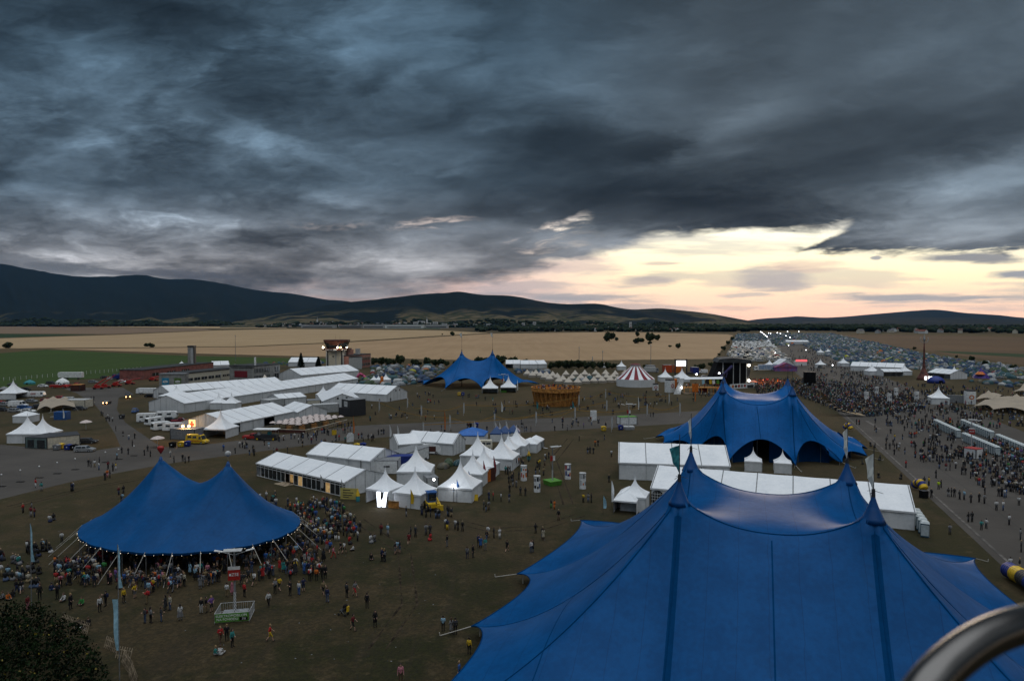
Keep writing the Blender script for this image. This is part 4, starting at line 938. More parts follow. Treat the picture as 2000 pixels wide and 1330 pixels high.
# --- airport tower, hangars and offices
def tower():
    c = G(654, 722); d = c[1]; s = d / FPX; T = thing('control_tower', 'airport control tower with a flared dark red cab and lamps on its gallery', 'tower', c)
    zt = ZT(d, 664); zg = ZT(d, 683); w = 35 * s
    mb = MB(); mb.box(-w / 2, w / 2, 0, w, 0, zg - .8); mb.build('shaft', M['lgrey'], T)
    mb = MB(); mb.box(w * .10, w * .34, -.12, -.02, 0, zg - .8); mb.box(-w * .34, w * .02, -.1, -.02, 0.3, zg - .8); mb.build('front_panel', M['cream'], T)
    mb = MB(); mb.box(-w * .43, -w * .36, -.16, -.01, 0, zg - .6); mb.box(w * .36, w * .43, -.16, -.01, 0, zg - .6); mb.build('pilaster', M['dark'], T)
    mb = MB(); mb.box(-w * .12, -w * .06, -.14, -.1, zg * .62, zg * .70); mb.build('window', M['glass'], T)
    mb = MB(); mb.lathe([(w * .46, zg - .8), (w * .82, zg - .4), (w * .82, zg + .7), (w * .78, zg + .7), (w * .78, zg - .2)], (0, w / 2, 0), 8, a0=math.pi / 8); mb.build('gallery', M['brown'], T)
    mb = MB(); mb.lathe([(w * .52, zg - .2), (w * .58, zg + 1.3), (w * .70, zt - 1.5), (w * .74, zt - 1.2), (w * .74, zt), (w * .70, zt)], (0, w / 2, 0), 8, a0=math.pi / 8); mb.build('cab', M['brown'], T)
    mb = MB(); mb.lathe([(w * .585, zg + 1.3), (w * .69, zt - 1.6)], (0, w / 2, 0), 8, a0=math.pi / 8, cap=False); ob = mb.build('cab_window', M['glass'], T); ob.scale = (1.015, 1.0, 1)
    yf = w / 2 - w * .82 * math.cos(math.pi / 8)
    text_part('gallery_lettering', 'Pohoda', 1.5, M['white'], T, (-w * .26, yf - .06, zg + .05), (R(90), 0, 0)); text_part('gallery_lettering', 'Pohoda', 1.3, M['white'], T, (w * .56, yf + w * .17, zg + .05), (R(90), 0, R(45)))
    mb = MB(); mb.box(-w * .02, w * .16, yf - .1, yf - .02, zg - .55, zg + .55); mb.build('sign_board', M['white'], T)
    for x, m, r in ((-20, 'lamp', .55), (8, 'lamp', .5), (14, 'lampo', .5), (26, 'lamp', .45)):
        mb = MB(); mb.tube((x * s, yf + .3, zg + .7), (x * s, yf + .1, zg + 1.5), .06, .06, 5); mb.build('lamp_arm', M['dark'], T)
        mb = MB(); mb.ball((x * s, yf - .05, zg + 1.6), r, 6); glow(mb.build('lamp', M[m], T), (x * s, yf - .8, zg + 1.5), 260)
    mb = MB(); mb.tube((-1, w / 2, zt), (-1, w / 2, zt + 4), .06, .03, 5); mb.tube((2, w / 2, zt), (2, w / 2, zt + 3), .06, .03, 5); mb.build('antenna', M['dark'], T)
tower()
def block(name, label, q0, q1, depth, h, wallm, roofm, bands=(), cat='building', parapet=.35, px=True, rz=None, extra=None, length=None):
    p0, p1 = (G(*q0), G(*q1)) if px else (q0, q1); O, L, r = frame2(p0, p1); L = length or L
    T = thing(name, label, cat, O, r if rz is None else rz)
    mb = MB(); mb.box(0, L, 0, depth, 0, h); mb.build('wall', wallm, T)
    mb = MB(); mb.box(-.2, L + .2, -.2, depth + .2, h + .003, h + parapet); mb.build('roof', roofm, T)
    for (x0, x1, z0, z1, n, m) in bands:
        for k in range(n):
            a, b = x0 + (x1 - x0) * k / n, x0 + (x1 - x0) * (k + 1) / n; g = (b - a) * .1
            mb = MB(); mb.box(L * a + L * g, L * b - L * g, -.09, -.01, z0, z1); w = mb.build('window', M[m], T)
            if n <= 10:
                f = MB(); xm = L * (a + b) / 2; f.box(xm - .06, xm + .06, -.12, -.09, z0, z1); f.build('frame', M['white'], w)
    return T, L
T, L = block('terminal_building', 'pink two-storey terminal building with two rows of windows beside the control tower', (681, 722), (724, 716), 12, 9.0, M['pink'], M['roofdark'], [(.04, .97, 5.2, 7.2, 9, 'glass'), (.04, .97, 1.3, 3.3, 9, 'glass')])
mb = MB(); mb.box(.2, L - .2, -.06, -.01, 3.6, 5.0); mb.build('salmon_band', M['salmon'], T)
mb = MB(); mb.box(L * .2, L * .45, 4, 9, 9.4, 13.0); mb.build('rooftop_room', M['pink'], T)
mb = MB(); mb.box(L * .62, L * .70, 3, 5.5, 9.4, 13.2); mb.build('chimney', M['lgrey'], T)
mb = MB(); mb.box(L - .35, L + .1, -.25, .2, 0, 9.3); mb.build('corner_pier', M['cream'], T)
block('link_building', 'grey windowless link building between tower and pink terminal', (671, 721), (682, 722), 10, 8.2, M['lgrey'], M['roofdark'])
block('hangar', 'long low red hangar with a dark flat roof', (280, 742), (417, 724), 14, 5.2, M['salmon'], M['roofdark'], [(.10, .2, 1.5, 3.2, 1, 'glass'), (.30, .42, 1.8, 3.2, 2, 'glass'), (.5, .62, 1.8, 3.2, 2, 'glass')])
T, L = block('workshop', 'white workshop with a strip of windows and a dark roof', (361, 752), (471, 738), 11, 5.6, M['cream'], M['roofdark'], [(.02, .62, 1.8, 3.2, 5, 'glass'), (.64, .99, 2.0, 3.1, 5, 'glass')], parapet=.5)
T, L = block('sign_wall', 'grey gable wall painted with a blue and a green square sign', (311, 757), (361, 757), 4, ZT(G(311, 757)[1], 731), M['concrete'], M['grey'], cat='wall')
for x, m, tx in ((.25, M['lblue'] if 0 else mat('sign_blue', (.03, .25, .42), .6, .1, 1), 'biq'), (.73, mat('sign_green', (.10, .17, .045), .6, .1, 1), 'active')):
    mb = MB(); mb.box(L * x - L * .135, L * x + L * .135, -.12, -.02, 1.4, 4.7); sg = mb.build('painted_sign', m, T)
    mb = MB(); mb.lathe([(.01, 0), (1, 0), (1, .05), (.01, .05)], (0, 0, 0), 20, sx=1.25, sy=.6); ov = mb.build('logo_oval', M['white'], sg); ov.location = (L * x, -.13, 2.9); ov.rotation_euler = (R(90), 0, 0)
    text_part('logo_lettering', tx, .85 if len(tx) < 4 else .6, M['dark'], sg, (L * x, -.22, 2.9), (R(90), 0, 0))
T, L = block('chimney_tower', 'tall grey hose-drying tower standing on the red hangar', (367, 727), (378, 727), 3.6, ZT(G(367, 727)[1], 678), M['concrete'], M['dark'], cat='tower', parapet=.9)
mb = MB(); mb.box(L * .55, L * .98, -.1, -.02, 1, ZT(G(367, 727)[1], 680)); mb.build('pale_panel', M['lgrey'], T); mb = MB(); mb.box(L + .02, L + .5, .4, 2.8, 0, ZT(G(367, 727)[1], 678)); mb.build('ladder_shaft', M['dark'], T)
T, L = block('office_building', 'grey two-storey office building with white-framed window rows', (494, 747), (547, 741), 16, 8.4, M['concrete'], M['roofdark'], [(.05, .62, 4.9, 7.0, 6, 'glass'), (.78, .96, 4.6, 7.2, 1, 'glass'), (.05, .62, 1.2, 3.4, 6, 'glass'), (.78, .96, 1.0, 3.6, 1, 'glass')])
T, L = block('annex_building', 'grey annex with a dark red panel and overhanging flat roof', (452, 746), (494, 747), 15, 7.6, M['concrete'], M['roofdark'])
mb = MB(); mb.box(L * .15, L * .75, -.1, -.02, 2.6, 6.0); mb.build('red_panel', M['maroon'], T)
mb = MB(); mb.tube((L * .9, 4, 7.9), (L * .9, 4, 13), .5, .5, 8); mb.build('chimney', M['white'], T)
# containers and container offices by the beer garden
def container(label, q0, q1, depth, h, m, roofm=None, win=(), name='container', doorm=None, cat='container', rib=True):
    O, L, r = frame2(G(*q0), G(*q1)); T = thing(name, label, cat, O, r)
    mb = MB(); mb.box(0, L, 0, depth, .12, h - .06)
    n = int(L / .45)
    if rib:
        for k in range(n): mb.box(L * (k + .2) / n, L * (k + .55) / n, -.035, -.001, .3, h - .25)
    mb.build('body', m, T)
    mb = MB(); mb.box(-.06, L + .06, -.06, depth + .06, h - .058, h + .05); mb.build('roof', roofm or M['grey'], T)
    for x in (0, L):
        for y in (0, depth): mb = MB(); mb.box(x - .08, x + .08, y - .08, y + .08, 0, h - .06); mb.build('corner_post', M['dark'], T)
    for x0, x1, z0, z1, mm in win:
        mb = MB(); mb.box(L * x0, L * x1, -.08, -.04, z0, z1); w = mb.build('door' if z0 < .3 else 'window', M[mm], T)
    return T
container('pale grey container beside the four-bay marquee', (614, 808), (662, 805), 4, 3.0, M['lgrey'], M['lgrey'], [(.1, .25, .9, 1.7, 'glass')])
container('cream container in front of the double gables', (600, 797), (626, 796), 5, 2.8, M['cream'], M['grey'])
container('grey container on the far side of the beer garden', (527, 796), (556, 792), 5, 2.7, M['lgrey'], M['lgrey'])
T = container('dark two-storey container office, its lower windows lit yellow', (668, 811), (683, 814), 6, 5.6, M['dark'], M['grey'], [(.3, .75, 3.2, 5.0, 'lgrey')], name='container_office')
T = container('single-storey glazed container with yellow-lit windows and a terrace', (683, 814), (714, 809), 5, 2.8, M['dark'], M['dark'], [(.05, .40, .5, 2.4, 'warmin2'), (.46, .60, .1, 2.4, 'warmin2'), (.66, .95, .5, 2.4, 'glass')], name='container_office')
container('long white office container with a grey roof behind the closed pagoda', (705, 926), (777, 926), 6, 2.9, M['white'], M['grey'], [(.62, .78, 1.5, 1.8, 'dark')], rib=False)
container('white container with a blue rim beside the food van', (792, 912), (838, 896), 4.5, 2.9, M['white'], M['grey'], rib=False)
container('grey generator box between the closed pagoda and the spotlights', (834, 952), (856, 950), 3, 1.8, M['lgrey'], M['grey'])
container('white container by the beige stretch canopy', (123, 797), (166, 797), 5, 3.0, M['cream'], M['lgrey'])
T = container('flat-roofed teal-grey cabin in front of the twin pagodas', (50, 875), (92, 877), 7, 2.8, mat('teal_grey', (.12, .17, .17), .6, .15, 2), M['dark'], [(.1, .4, .3, 2.2, 'glass'), (.55, .9, .2, 2.2, 'glass')], name='cabin')
container('white-fronted cabin beside the flat-roofed one, bins before it', (92, 877), (156, 871), 7, 2.9, M['cream'], M['dark'], name='cabin', rib=False)
container('grey container under the two bright lamps by the ambulance', (333, 858), (380, 860), 4, 2.9, M['grey'], M['grey'])
container('orange wooden box hut behind the parked cars', (138, 764), (156, 764), 4, 2.9, M['brown'], M['wood'])
container('orange shipping container stacked behind the circus tent, redder one', (1297, 728), (1313, 728), 5, 4.8, mat('container_red', (.48, .06, .01), .6, .15, 1), None); container('orange shipping container behind the circus tent, yellower one', (1318, 728), (1334, 728), 5, 4.8, M['orange'])
container('blue container behind the performance deck', (1353, 731), (1365, 731), 6, 4.2, M['dblue']); container('grey container stack beyond the circus tent', (1264, 724), (1280, 724), 6, 3.4, M['lgrey'])
container('grey wall panel between the lone pagoda and the printed cube', (1852, 787), (1886, 788), 1.2, 3.0, M['grey'], rib=False, name='wall_panel', cat='panel')
# ------------------------------------------------------------------ vehicles
def vehicle(name, label, cat, q, rz, L, W, lower, upper, m, wheels=(.18, .80), wr=.33, win=(), roofm=None, group=None, px=True, lights=True, lit=False, extra=None):
    """lower / upper: side profiles (x from tail 0 to nose 1 times L, z metres)"""
    c = G(*q) if px else q; T = thing(name, label, cat, c, rz, group); h = W / 2
    mb = MB(); mb.extr([(x * L - L / 2, z) for x, z in lower], -h, h)
    b = mb.build('body', m, T)
    mb = MB(); pr = [(x * L - L / 2, z) for x, z in upper]; n = len(pr); zt = max(z for _, z in pr); zb = min(z for _, z in pr)
    tap = lambda z: h - .02 - .16 * (z - zb) / max(.01, zt - zb)
    vs = [(x, -tap(z), z) for x, z in pr] + [(x, tap(z), z) for x, z in pr]
    mb.add(vs, [tuple(range(n)), tuple(range(2 * n - 1, n - 1, -1))] + [(k, n + k, n + (k + 1) % n, (k + 1) % n) for k in range(n)]); mb.build('cabin', roofm or m, T)
    mb = MB()
    for x0, x1, z0, z1 in win:                # side windows
        for s in (-1, 1):
            y0, y1 = tap(z0) + .012, tap(z1) + .012
            mb.poly([(x0 * L - L / 2, s * y0, z0), (x1 * L - L / 2, s * y0, z0), (x1 * L - L / 2 - .05, s * y1, z1), (x0 * L - L / 2 + .05, s * y1, z1)][::s])
    # screens follow the sloped end faces of the cabin
    for i in range(n):
        (xa, za), (xb, zb2) = pr[i], pr[(i + 1) % n]
        if abs(za - zb2) > .3 * (zt - zb) and abs(za - zb2) > .25:
            u0, u1 = .12, .88; f = lambda u: (xa + (xb - xa) * u, za + (zb2 - za) * u); (p0x, p0z), (p1x, p1z) = f(u0), f(u1); d = .015 if (xa + xb) > 0 else -.015
            mb.poly([(p0x + d, -tap(p0z) * .88, p0z + .01), (p0x + d, tap(p0z) * .88, p0z + .01), (p1x + d, tap(p1z) * .88, p1z + .01), (p1x + d, -tap(p1z) * .88, p1z + .01)])
    if mb.v: mb.build('window', M['glass'], T)
    for wx in wheels:
        for s in (-1, 1):
            mb = MB(); x = wx * L - L / 2; mb.tube((x, s * (h - .2), wr), (x, s * (h + .02), wr), wr, wr, 12); w = mb.build('wheel', M['tyre'], T)
            mb = MB(); mb.tube((x, s * (h + .02), wr), (x, s * (h + .035), wr), wr * .6, wr * .55, 10); mb.build('rim', M['rim'], w)
    if lights:
        for s in (-1, 1):
            mb = MB(); mb.ball((L / 2 - .02, s * (h - .28), .68), .13 if not lit else .2, 5); mb.build('headlight', M['lampo'] if lit else M['lgrey'], T)
            mb = MB(); mb.box(-L / 2 - .03, -L / 2 + .02, s * (h - .2) - .1, s * (h - .2) + .1, .6, .8); mb.build('tail_light', M['red'], T)
    return T
CAR_L = [(0, .35), (0, .85), (.03, .95), (.80, .92), (.97, .74), (1, .6), (1, .3), (.9, .22), (.1, .22)]
CAR_U = [(.10, .93), (.17, 1.42), (.5, 1.48), (.60, 1.42), (.74, .90)]
EST_U = [(.01, .93), (.05, 1.42), (.5, 1.50), (.60, 1.44), (.74, .90)]
VAN_L = [(0, .4), (0, 1.1), (.84, 1.1), (.98, .9), (1, .5), (.92, .3), (.08, .3)]
VAN_U = [(0, 1.08), (.005, 2.3), (.04, 2.42), (.70, 2.42), (.74, 2.3), (.86, 1.08)]
PICK_L = [(0, .5), (0, 1.05), (.70, 1.05), (.96, 1.0), (1, .6), (.95, .4), (.05, .4)]
PICK_U = [(.38, 1.04), (.41, 1.65), (.62, 1.68), (.74, 1.03)]
BOX_L = [(0, .5), (0, .75), (1, .75), (1, .5)]
CARA_L = [(0, .5), (.0, 1.0), (1, 1.0), (.97, .5), (.9, .4), (.1, .4)]
CARA_U = [(0, .99), (.02, 2.3), (.1, 2.5), (.9, 2.5), (.97, 2.2), (1, .99)]
CAMP_U = [(0, 1.08), (0, 2.75), (.03, 2.85), (.84, 2.85), (.90, 2.6), (.90, 2.05), (.80, 1.95), (.88, 1.08)]
def car(lb, q, rz, m, est=False, **k): return vehicle('parked_car', lb, 'car', q, rz, 4.5, 1.78, CAR_L, EST_U if est else CAR_U, m, win=[(.20 if not est else .1, .40, 1.0, 1.38), (.42, .62, 1.0, 1.38)], **k)
def van(lb, q, rz, m, L=5.6, **k): return vehicle('parked_van', lb, 'van', q, rz, L, 2.0, VAN_L, VAN_U, m, win=[(.66, .78, 1.3, 2.0)] + k.pop('sw', []), wr=.36, **k)
def pickup(lb, q, rz, m, **k): return vehicle('pickup_truck', lb, 'pickup', q, rz, 5.2, 1.85, PICK_L, PICK_U, m, win=[(.42, .52, 1.12, 1.58), (.54, .66, 1.12, 1.58)], wr=.38, **k)
def caravan(lb, q, rz, m, L=6.0, win=((.15, .35, 1.4, 2.0), (.55, .75, 1.4, 2.0)), **k): return vehicle('caravan', lb, 'caravan', q, rz, L, 2.2, CARA_L, CARA_U, m, wheels=(.48, .6), win=list(win), lights=False, **k)
def camper(lb, q, rz, m, L=6.5, group=None, **k): return vehicle('camper_van', lb, 'camper van', q, rz, L, 2.2, VAN_L, CAMP_U, m, win=[(.15, .32, 1.5, 2.1), (.45, .6, 1.5, 2.1), (.7, .8, 1.3, 1.9)], wr=.36, group=group, **k)
def lorry(lb, q, rz, m, cabm, L=10.0, H=3.6, **k):
    T = vehicle('lorry', lb, 'lorry', q, rz, L, 2.5, BOX_L, [(.80, .76), (.80, 2.9), (.96, 2.9), (1, 1.8), (1, .76)], cabm, wheels=(.12, .24, .88), wr=.48, win=[(.86, .96, 1.7, 2.5)], **k)
    mb = MB(); mb.box(-L / 2, L * .78 - L / 2, -1.25, 1.25, .9, H); mb.build('cargo_box', m, T); return T
def trailer(lb, q, rz, m, L=11.0, H=3.9):
    T = thing('box_trailer', lb, 'trailer', G(*q), rz); mb = MB(); mb.box(-L / 2, L / 2, -1.25, 1.25, 1.1, H); mb.build('cargo_box', m, T)
    mb = MB(); mb.box(-L / 2, L / 2, -.5, .5, .8, 1.09); mb.build('chassis', M['dark'], T)
    for x in (-L * .32, -L * .2):
        for s in (-1, 1): mb = MB(); mb.tube((x, s * .95, .48), (x, s * 1.25, .48), .48, .48, 12); mb.build('wheel', M['tyre'], T)
    mb = MB(); mb.box(L * .3, L * .33, -.8, .8, 0, .8); mb.build('landing_leg', M['dark'], T); return T
for i, (x, y, m, e) in enumerate(((12, 793, 'silver', 1), (24, 787, 'dark', 0), (48, 799, 'blue', 1), (76, 797, 'dark', 0), (92, 785, 'maroon', 1), (62, 786, 'grey', 0), (182, 748, 'grey', 1), (218, 741, 'white', 1), (205, 739, 'dark', 0), (275, 741, 'black', 1), (240, 747, 'white', 0), (100, 750, 'dark', 1), (50, 763, 'black', 0), (30, 768, 'lgrey', 1))):
    car('%s car in the crowded yard, %s' % ({'lgrey': 'pale grey'}.get(m, m), ('beside the white van', 'behind the white van', 'in the front file of cars', 'next to the beige canopy', 'behind the white pickup', 'between van and pickup', 'by the raised lifts', 'near the field fence', 'at the field fence beside the lifts', 'under the hangar wall', 'between the blue lorries', 'behind the old fire engine', 'in front of the lettered trailer', 'beyond the cut pagoda')[i]), (x, y), R(-8 + 7 * (i % 5)), M[m], bool(e))
T = caravan('long white caravan trailer with red lettering on its side', (66, 776), R(4), M['white'], 9.0, ((.05, .12, 1.4, 2.1), (.86, .95, 1.4, 2.1)))
text_part('side_lettering', 'eee', 1.5, M['red'], T, (.4, -1.13, 1.75), (R(90), 0, 0), .02)
trailer('white box trailer parked at the edge of the green field', (139, 741), R(3), M['white'], 12.5, 4.0)
van('white van with a red tail lamp beside the cut pagoda', (36, 795), R(2), M['white'], 6.5); car('silver estate car with dark front parked beside the white van', (30, 805), R(-3), M['silver'], True); car('dark car cut by the picture edge', (5, 803), R(4), M['dark'])
car('white estate car in front of the beige stretch canopy', (56, 806), R(2), M['white'], True); pickup('white pickup between cars behind the beige canopy', (103, 792), R(-4), M['white']); van('white minibus behind the white container', (136, 787), R(8), M['lgrey'], 5.2)
car('dark red car half hidden behind the minibus', (119, 780), R(10), M['red']); car('black car in front of the white container', (156, 801), R(3), M['dark'], True); car('red car cut by the picture edge on the grass', (2, 790), R(0), M['red']); car('small white car by the teal dome tent', (84, 756), R(-6), M['white'])
car('silver estate car parked on the concrete before the cabins', (166, 882), R(4), M['silver'], True); car('dark grey estate car behind the silver one', (172, 866), R(5), M['dark'], True)
car('dark car with glowing orange headlights driving down the service road', (209, 789), R(-78), M['dark'], lit=True); van('dark van with bright headlights facing the service road', (250, 777), R(-60), M['dark'], 5.0, lit=True)
vehicle('three_wheeler', 'small turquoise three-wheeled van by the service road', 'van', (264, 806), R(-80), 3.2, 1.5, [(0, .35), (0, .9), (.9, .9), (1, .6), (1, .3)], [(.3, .89), (.32, 1.65), (.8, 1.7), (.95, .89)], M['blue'], wr=.25, win=[(.4, .8, 1.05, 1.5)])
vehicle('tanker', 'white tanker trailer parked by the marquee with open bays', 'trailer', (287, 770), R(2), 8.5, 2.3, BOX_L, [(0, .8), (.0, 2.4), (.08, 2.75), (.92, 2.75), (1, 2.4), (1, .8)], M['white'], wheels=(.2, .3), wr=.45, lights=False)
car('black car beside the white tanker', (294, 776), R(2), M['black'])
vehicle('fire_engine', 'old red and white fire engine parked on the yard', 'fire engine', (116, 758), R(2), 8.0, 2.3, [(0, .5), (0, 1.6), (.72, 1.6), (.74, 1.9), (.95, 1.4), (1, .6), (.9, .45)], [(.55, 1.6), (.57, 2.5), (.72, 2.5), (.82, 1.62)], M['red'], win=[(.6, .72, 1.75, 2.3)], wr=.45, roofm=M['white'])
vehicle('fire_engine', 'second red fire engine with a pale canopy, beside the orange hut', 'fire engine', (146, 757), R(-3), 7.0, 2.3, [(0, .5), (0, 1.5), (.95, 1.4), (1, .6), (.9, .45)], [(.55, 1.5), (.57, 2.4), (.75, 2.4), (.85, 1.5)], M['red'], win=[(.6, .74, 1.7, 2.2)], wr=.45)
def boom(lb, q, rz, up, m):
    T = thing('boom_lift', lb, 'boom lift', G(*q), rz); mb = MB(); mb.box(-2.2, 2.2, -1, 1, .5, 1.1); mb.box(-1.6, .6, -.8, .8, 1.1, 2.0); mb.build('chassis', m, T)
    for x in (-1.5, 1.5):
        for s in (-1, 1): b = MB(); b.tube((x, s * .8, .5), (x, s * 1.15, .5), .5, .5, 12); b.build('wheel', M['tyre'], T)
    b = MB(); b.tube((-1.4, 0, 1.8), (5.5 * math.cos(up), 0, 1.8 + 8 * math.sin(up)), .3, .2, 6); b.build('boom', m, T)
    b = MB(); x, z = 5.5 * math.cos(up), 1.8 + 8 * math.sin(up); b.box(x - .1, x + 1.1, -.8, .8, z - .2, z - .1)
    for s in (-.8, .8): b.tube((x, s, z - .1), (x, s, z + .9), .04, .04, 4); b.tube((x + 1.1, s, z - .1), (x + 1.1, s, z + .9), .04, .04, 4); b.tube((x, s, z + .9), (x + 1.1, s, z + .9), .04, .04, 4)
    b.build('basket', M['dark'], T)
for i, (x, y, a, u) in enumerate(((192, 760, .3, .55), (206, 758, .35, .62), (228, 755, .1, .25), (254, 751, .1, .2), (300, 744, 0, .12))):
    boom('red boom lift ' + ('with its arm raised, nearer the service road', 'with its arm raised highest', 'folded low among parked machines', 'with a long level arm beside blue machines', 'folded beside the red hangar wall')[i], (x, y), a, u, M['red'])
for i, (x, y) in enumerate(((234, 741), (246, 738), (262, 740))): lorry('blue lorry in the machinery yard, ' + ('nearest the folded lifts', 'the middle one', 'the one near the hangar')[i], (x, y), R(10 * i), M['dblue'], M['dblue'], 7, 2.8)
camper('white and blue camper van first in the caravan yard', (288, 824), R(20), M['white'], 6.0); caravan('white caravan turned side-on, nearest the lit cross', (341, 842), R(8), M['white'], 6.2); caravan('white caravan seen from its windowed end', (315, 840), R(50), M['white'], 5.2, ((.2, .8, 1.4, 2.0),)); caravan('white caravan behind the windowed one', (302, 830), R(60), M['white'], 5.4); caravan('long white caravan beside the gable of the longest hall', (325, 818), R(12), M['white'], 6.8)
pickup('dark red pickup between the caravans and the medical marquee', (352, 826), R(20), M['maroon']); car('dark car behind the caravans', (332, 824), R(15), M['black'])
T = van('yellow ambulance parked beside the bins', (386, 866), R(-12), M['yellow'], 5.8, sw=[(.1, .3, 1.5, 2.1), (.36, .56, 1.5, 2.1)])
mb = MB(); mb.box(-2.6, 1.6, -1.015, -1.005, .75, .95); mb.build('stripe', M['orange'], T); mb = MB(); mb.box(.6, 1.2, -.6, .6, 2.43, 2.6); mb.build('light_bar', M['dblue'], T)
pickup('red pickup parked by the poster on the medical marquee', (494, 858), R(-4), M['red'])
def cart(lb, q, rz):
    T = thing('drinks_cart', lb, 'cart', G(*q), rz); mb = MB(); mb.box(-3, 3, -1, 1, .5, 1.5); mb.build('body', M['dark'], T); mb = MB(); mb.box(-3.3, 3.3, -1.5, 1.5, 2.9, 3.05); mb.build('roof', M['white'], T)
    for x in (-2.9, 2.9):
        for y in (-.95, .95): b = MB(); b.tube((x, y, 1.5), (x, y, 2.9), .05, .05, 5); b.build('post', M['steel'], T)
    for x in (-2.2, 2.2):
        for s in (-1, 1): b = MB(); b.tube((x, s * .9, .42), (x, s * 1.12, .42), .42, .42, 12); w = b.build('wheel', M['tyre'], T); b = MB(); b.tube((x, s * 1.12, .42), (x, s * 1.15, .42), .26, .26, 10); b.build('rim', M['yellow'], w)
    b = MB(); b.box(-2.2, -1.5, -.8, .2, 1.5, 2.2); b.build('counter', M['lgrey'], T); b = MB(); b.box(.4, 1.2, -.5, .5, 1.5, 2.3); b.build('machine', M['teal'], T)
cart('dark drinks cart with a flat white roof and yellow wheels', (521, 859), R(-2))
T = van('white delivery van with an open load side in the market yard', (838, 886), R(174), M['white'], 6.2); mb = MB(); mb.box(-1.9, .3, .995, 1.01, .7, 2.0); mb.build('load_opening', M['brown'], T)
van('white box van with small grey lettering beside the food tents', (803, 884), R(176), M['white'], 5.6); T = van('cream minibus with dark windows among the market tents', (941, 878), R(185), M['cream'], 5.2, sw=[(.08, .3, 1.4, 2.0), (.33, .6, 1.4, 2.0)])
van('white van behind the slim market pagodas', (1000, 872), R(182), M['white'], 5.4)
lorry('blue box lorry in the market yard behind the white container', (774, 916), R(190), M['dblue'], M['dblue'], 7.5, 3.0); car('black car beside the blue lorry', (752, 909), R(5), M['black'])
T = thing('tractor', 'blue and yellow telehandler parked beside the lit pagoda', 'tractor', G(843, 994), R(-70)); mb = MB(); mb.box(-1.8, 1.6, -.9, .9, .6, 1.3); mb.build('chassis', M['yellow'], T); mb = MB(); mb.box(-1.1, .5, -.75, .75, 1.3, 2.9); mb.build('cab', M['blue'], T)
mb = MB(); mb.box(-1.0, .4, -.77, .77, 1.7, 2.6); mb.box(.5, .53, -.65, .65, 1.6, 2.7); mb.build('window', M['glass'], T); mb = MB(); mb.box(-1.2, .6, -.85, .85, 2.9, 3.0); mb.build('roof', M['blue'], T); mb = MB(); mb.tube((-1.2, 1.1, 1.6), (2.8, 1.1, .9), .16, .14, 6); mb.box(2.7, 3.0, .3, 1.3, .4, 1.3); mb.build('boom', M['yellow'], T)
for x, r in ((-1.2, .62), (1.1, .62)):
    for s in (-1, 1): b = MB(); b.tube((x, s * .75, r), (x, s * 1.15, r), r, r, 14); w = b.build('wheel', M['tyre'], T); b = MB(); b.tube((x, s * 1.15, r), (x, s * 1.18, r), r * .5, r * .5, 10); b.build('rim', M['yellow'], w)
van('white van near the blue container behind the performance deck', (1373, 729), R(170), M['white']); car('silver car between the deck and the van', (1377, 737), R(5), M['silver']); car('dark car behind the performance tents', (1349, 731), R(5), M['dark'])
lorry('pale blue lorry with a printed side beyond the stage', (1494, 724), R(182), mat('printed_blue', (.16, .28, .46), .5, .4, .9, col2=(.42, .46, .52)), M['white'], 15, 4.0)
lorry('grey lorry parked behind the circus tent', (1272, 728), R(2), M['lgrey'], M['grey'], 9, 3.5)
# ------------------------------------------------------------------ small site furniture
def bins(lb, q, m, rz=0.0, s=1.0):
    T = thing('waste_bin', lb, 'bin', G(*q), rz); mb = MB(); mb.add([(-.62 * s, -.5 * s, .18), (.62 * s, -.5 * s, .18), (.62 * s, .5 * s, .18), (-.62 * s, .5 * s, .18), (-.72 * s, -.6 * s, 1.25), (.72 * s, -.6 * s, 1.25), (.72 * s, .6 * s, 1.25), (-.72 * s, .6 * s, 1.25)], [(0, 3, 2, 1), (4, 5, 6, 7), (0, 1, 5, 4), (1, 2, 6, 5), (2, 3, 7, 6), (3, 0, 4, 7)]); mb.build('body', m, T)
    mb = MB(); mb.extr([(-.74 * s, 1.253), (-.74 * s, 1.32), (0, 1.5), (.74 * s, 1.32), (.74 * s, 1.253)], -.64 * s, .64 * s); mb.build('lid', m, T)
    for x in (-.5, .5):
        for y in (-.4, .4): b = MB(); b.tube((x * s, y * s - .05, .1), (x * s, y * s + .05, .1), .1, .1, 8); b.build('wheel', M['tyre'], T)
    mb = MB(); mb.box(-.12 * s, .12 * s, -.585 * s, -.56 * s, .7, .95); mb.build('sticker', M['white'], T)
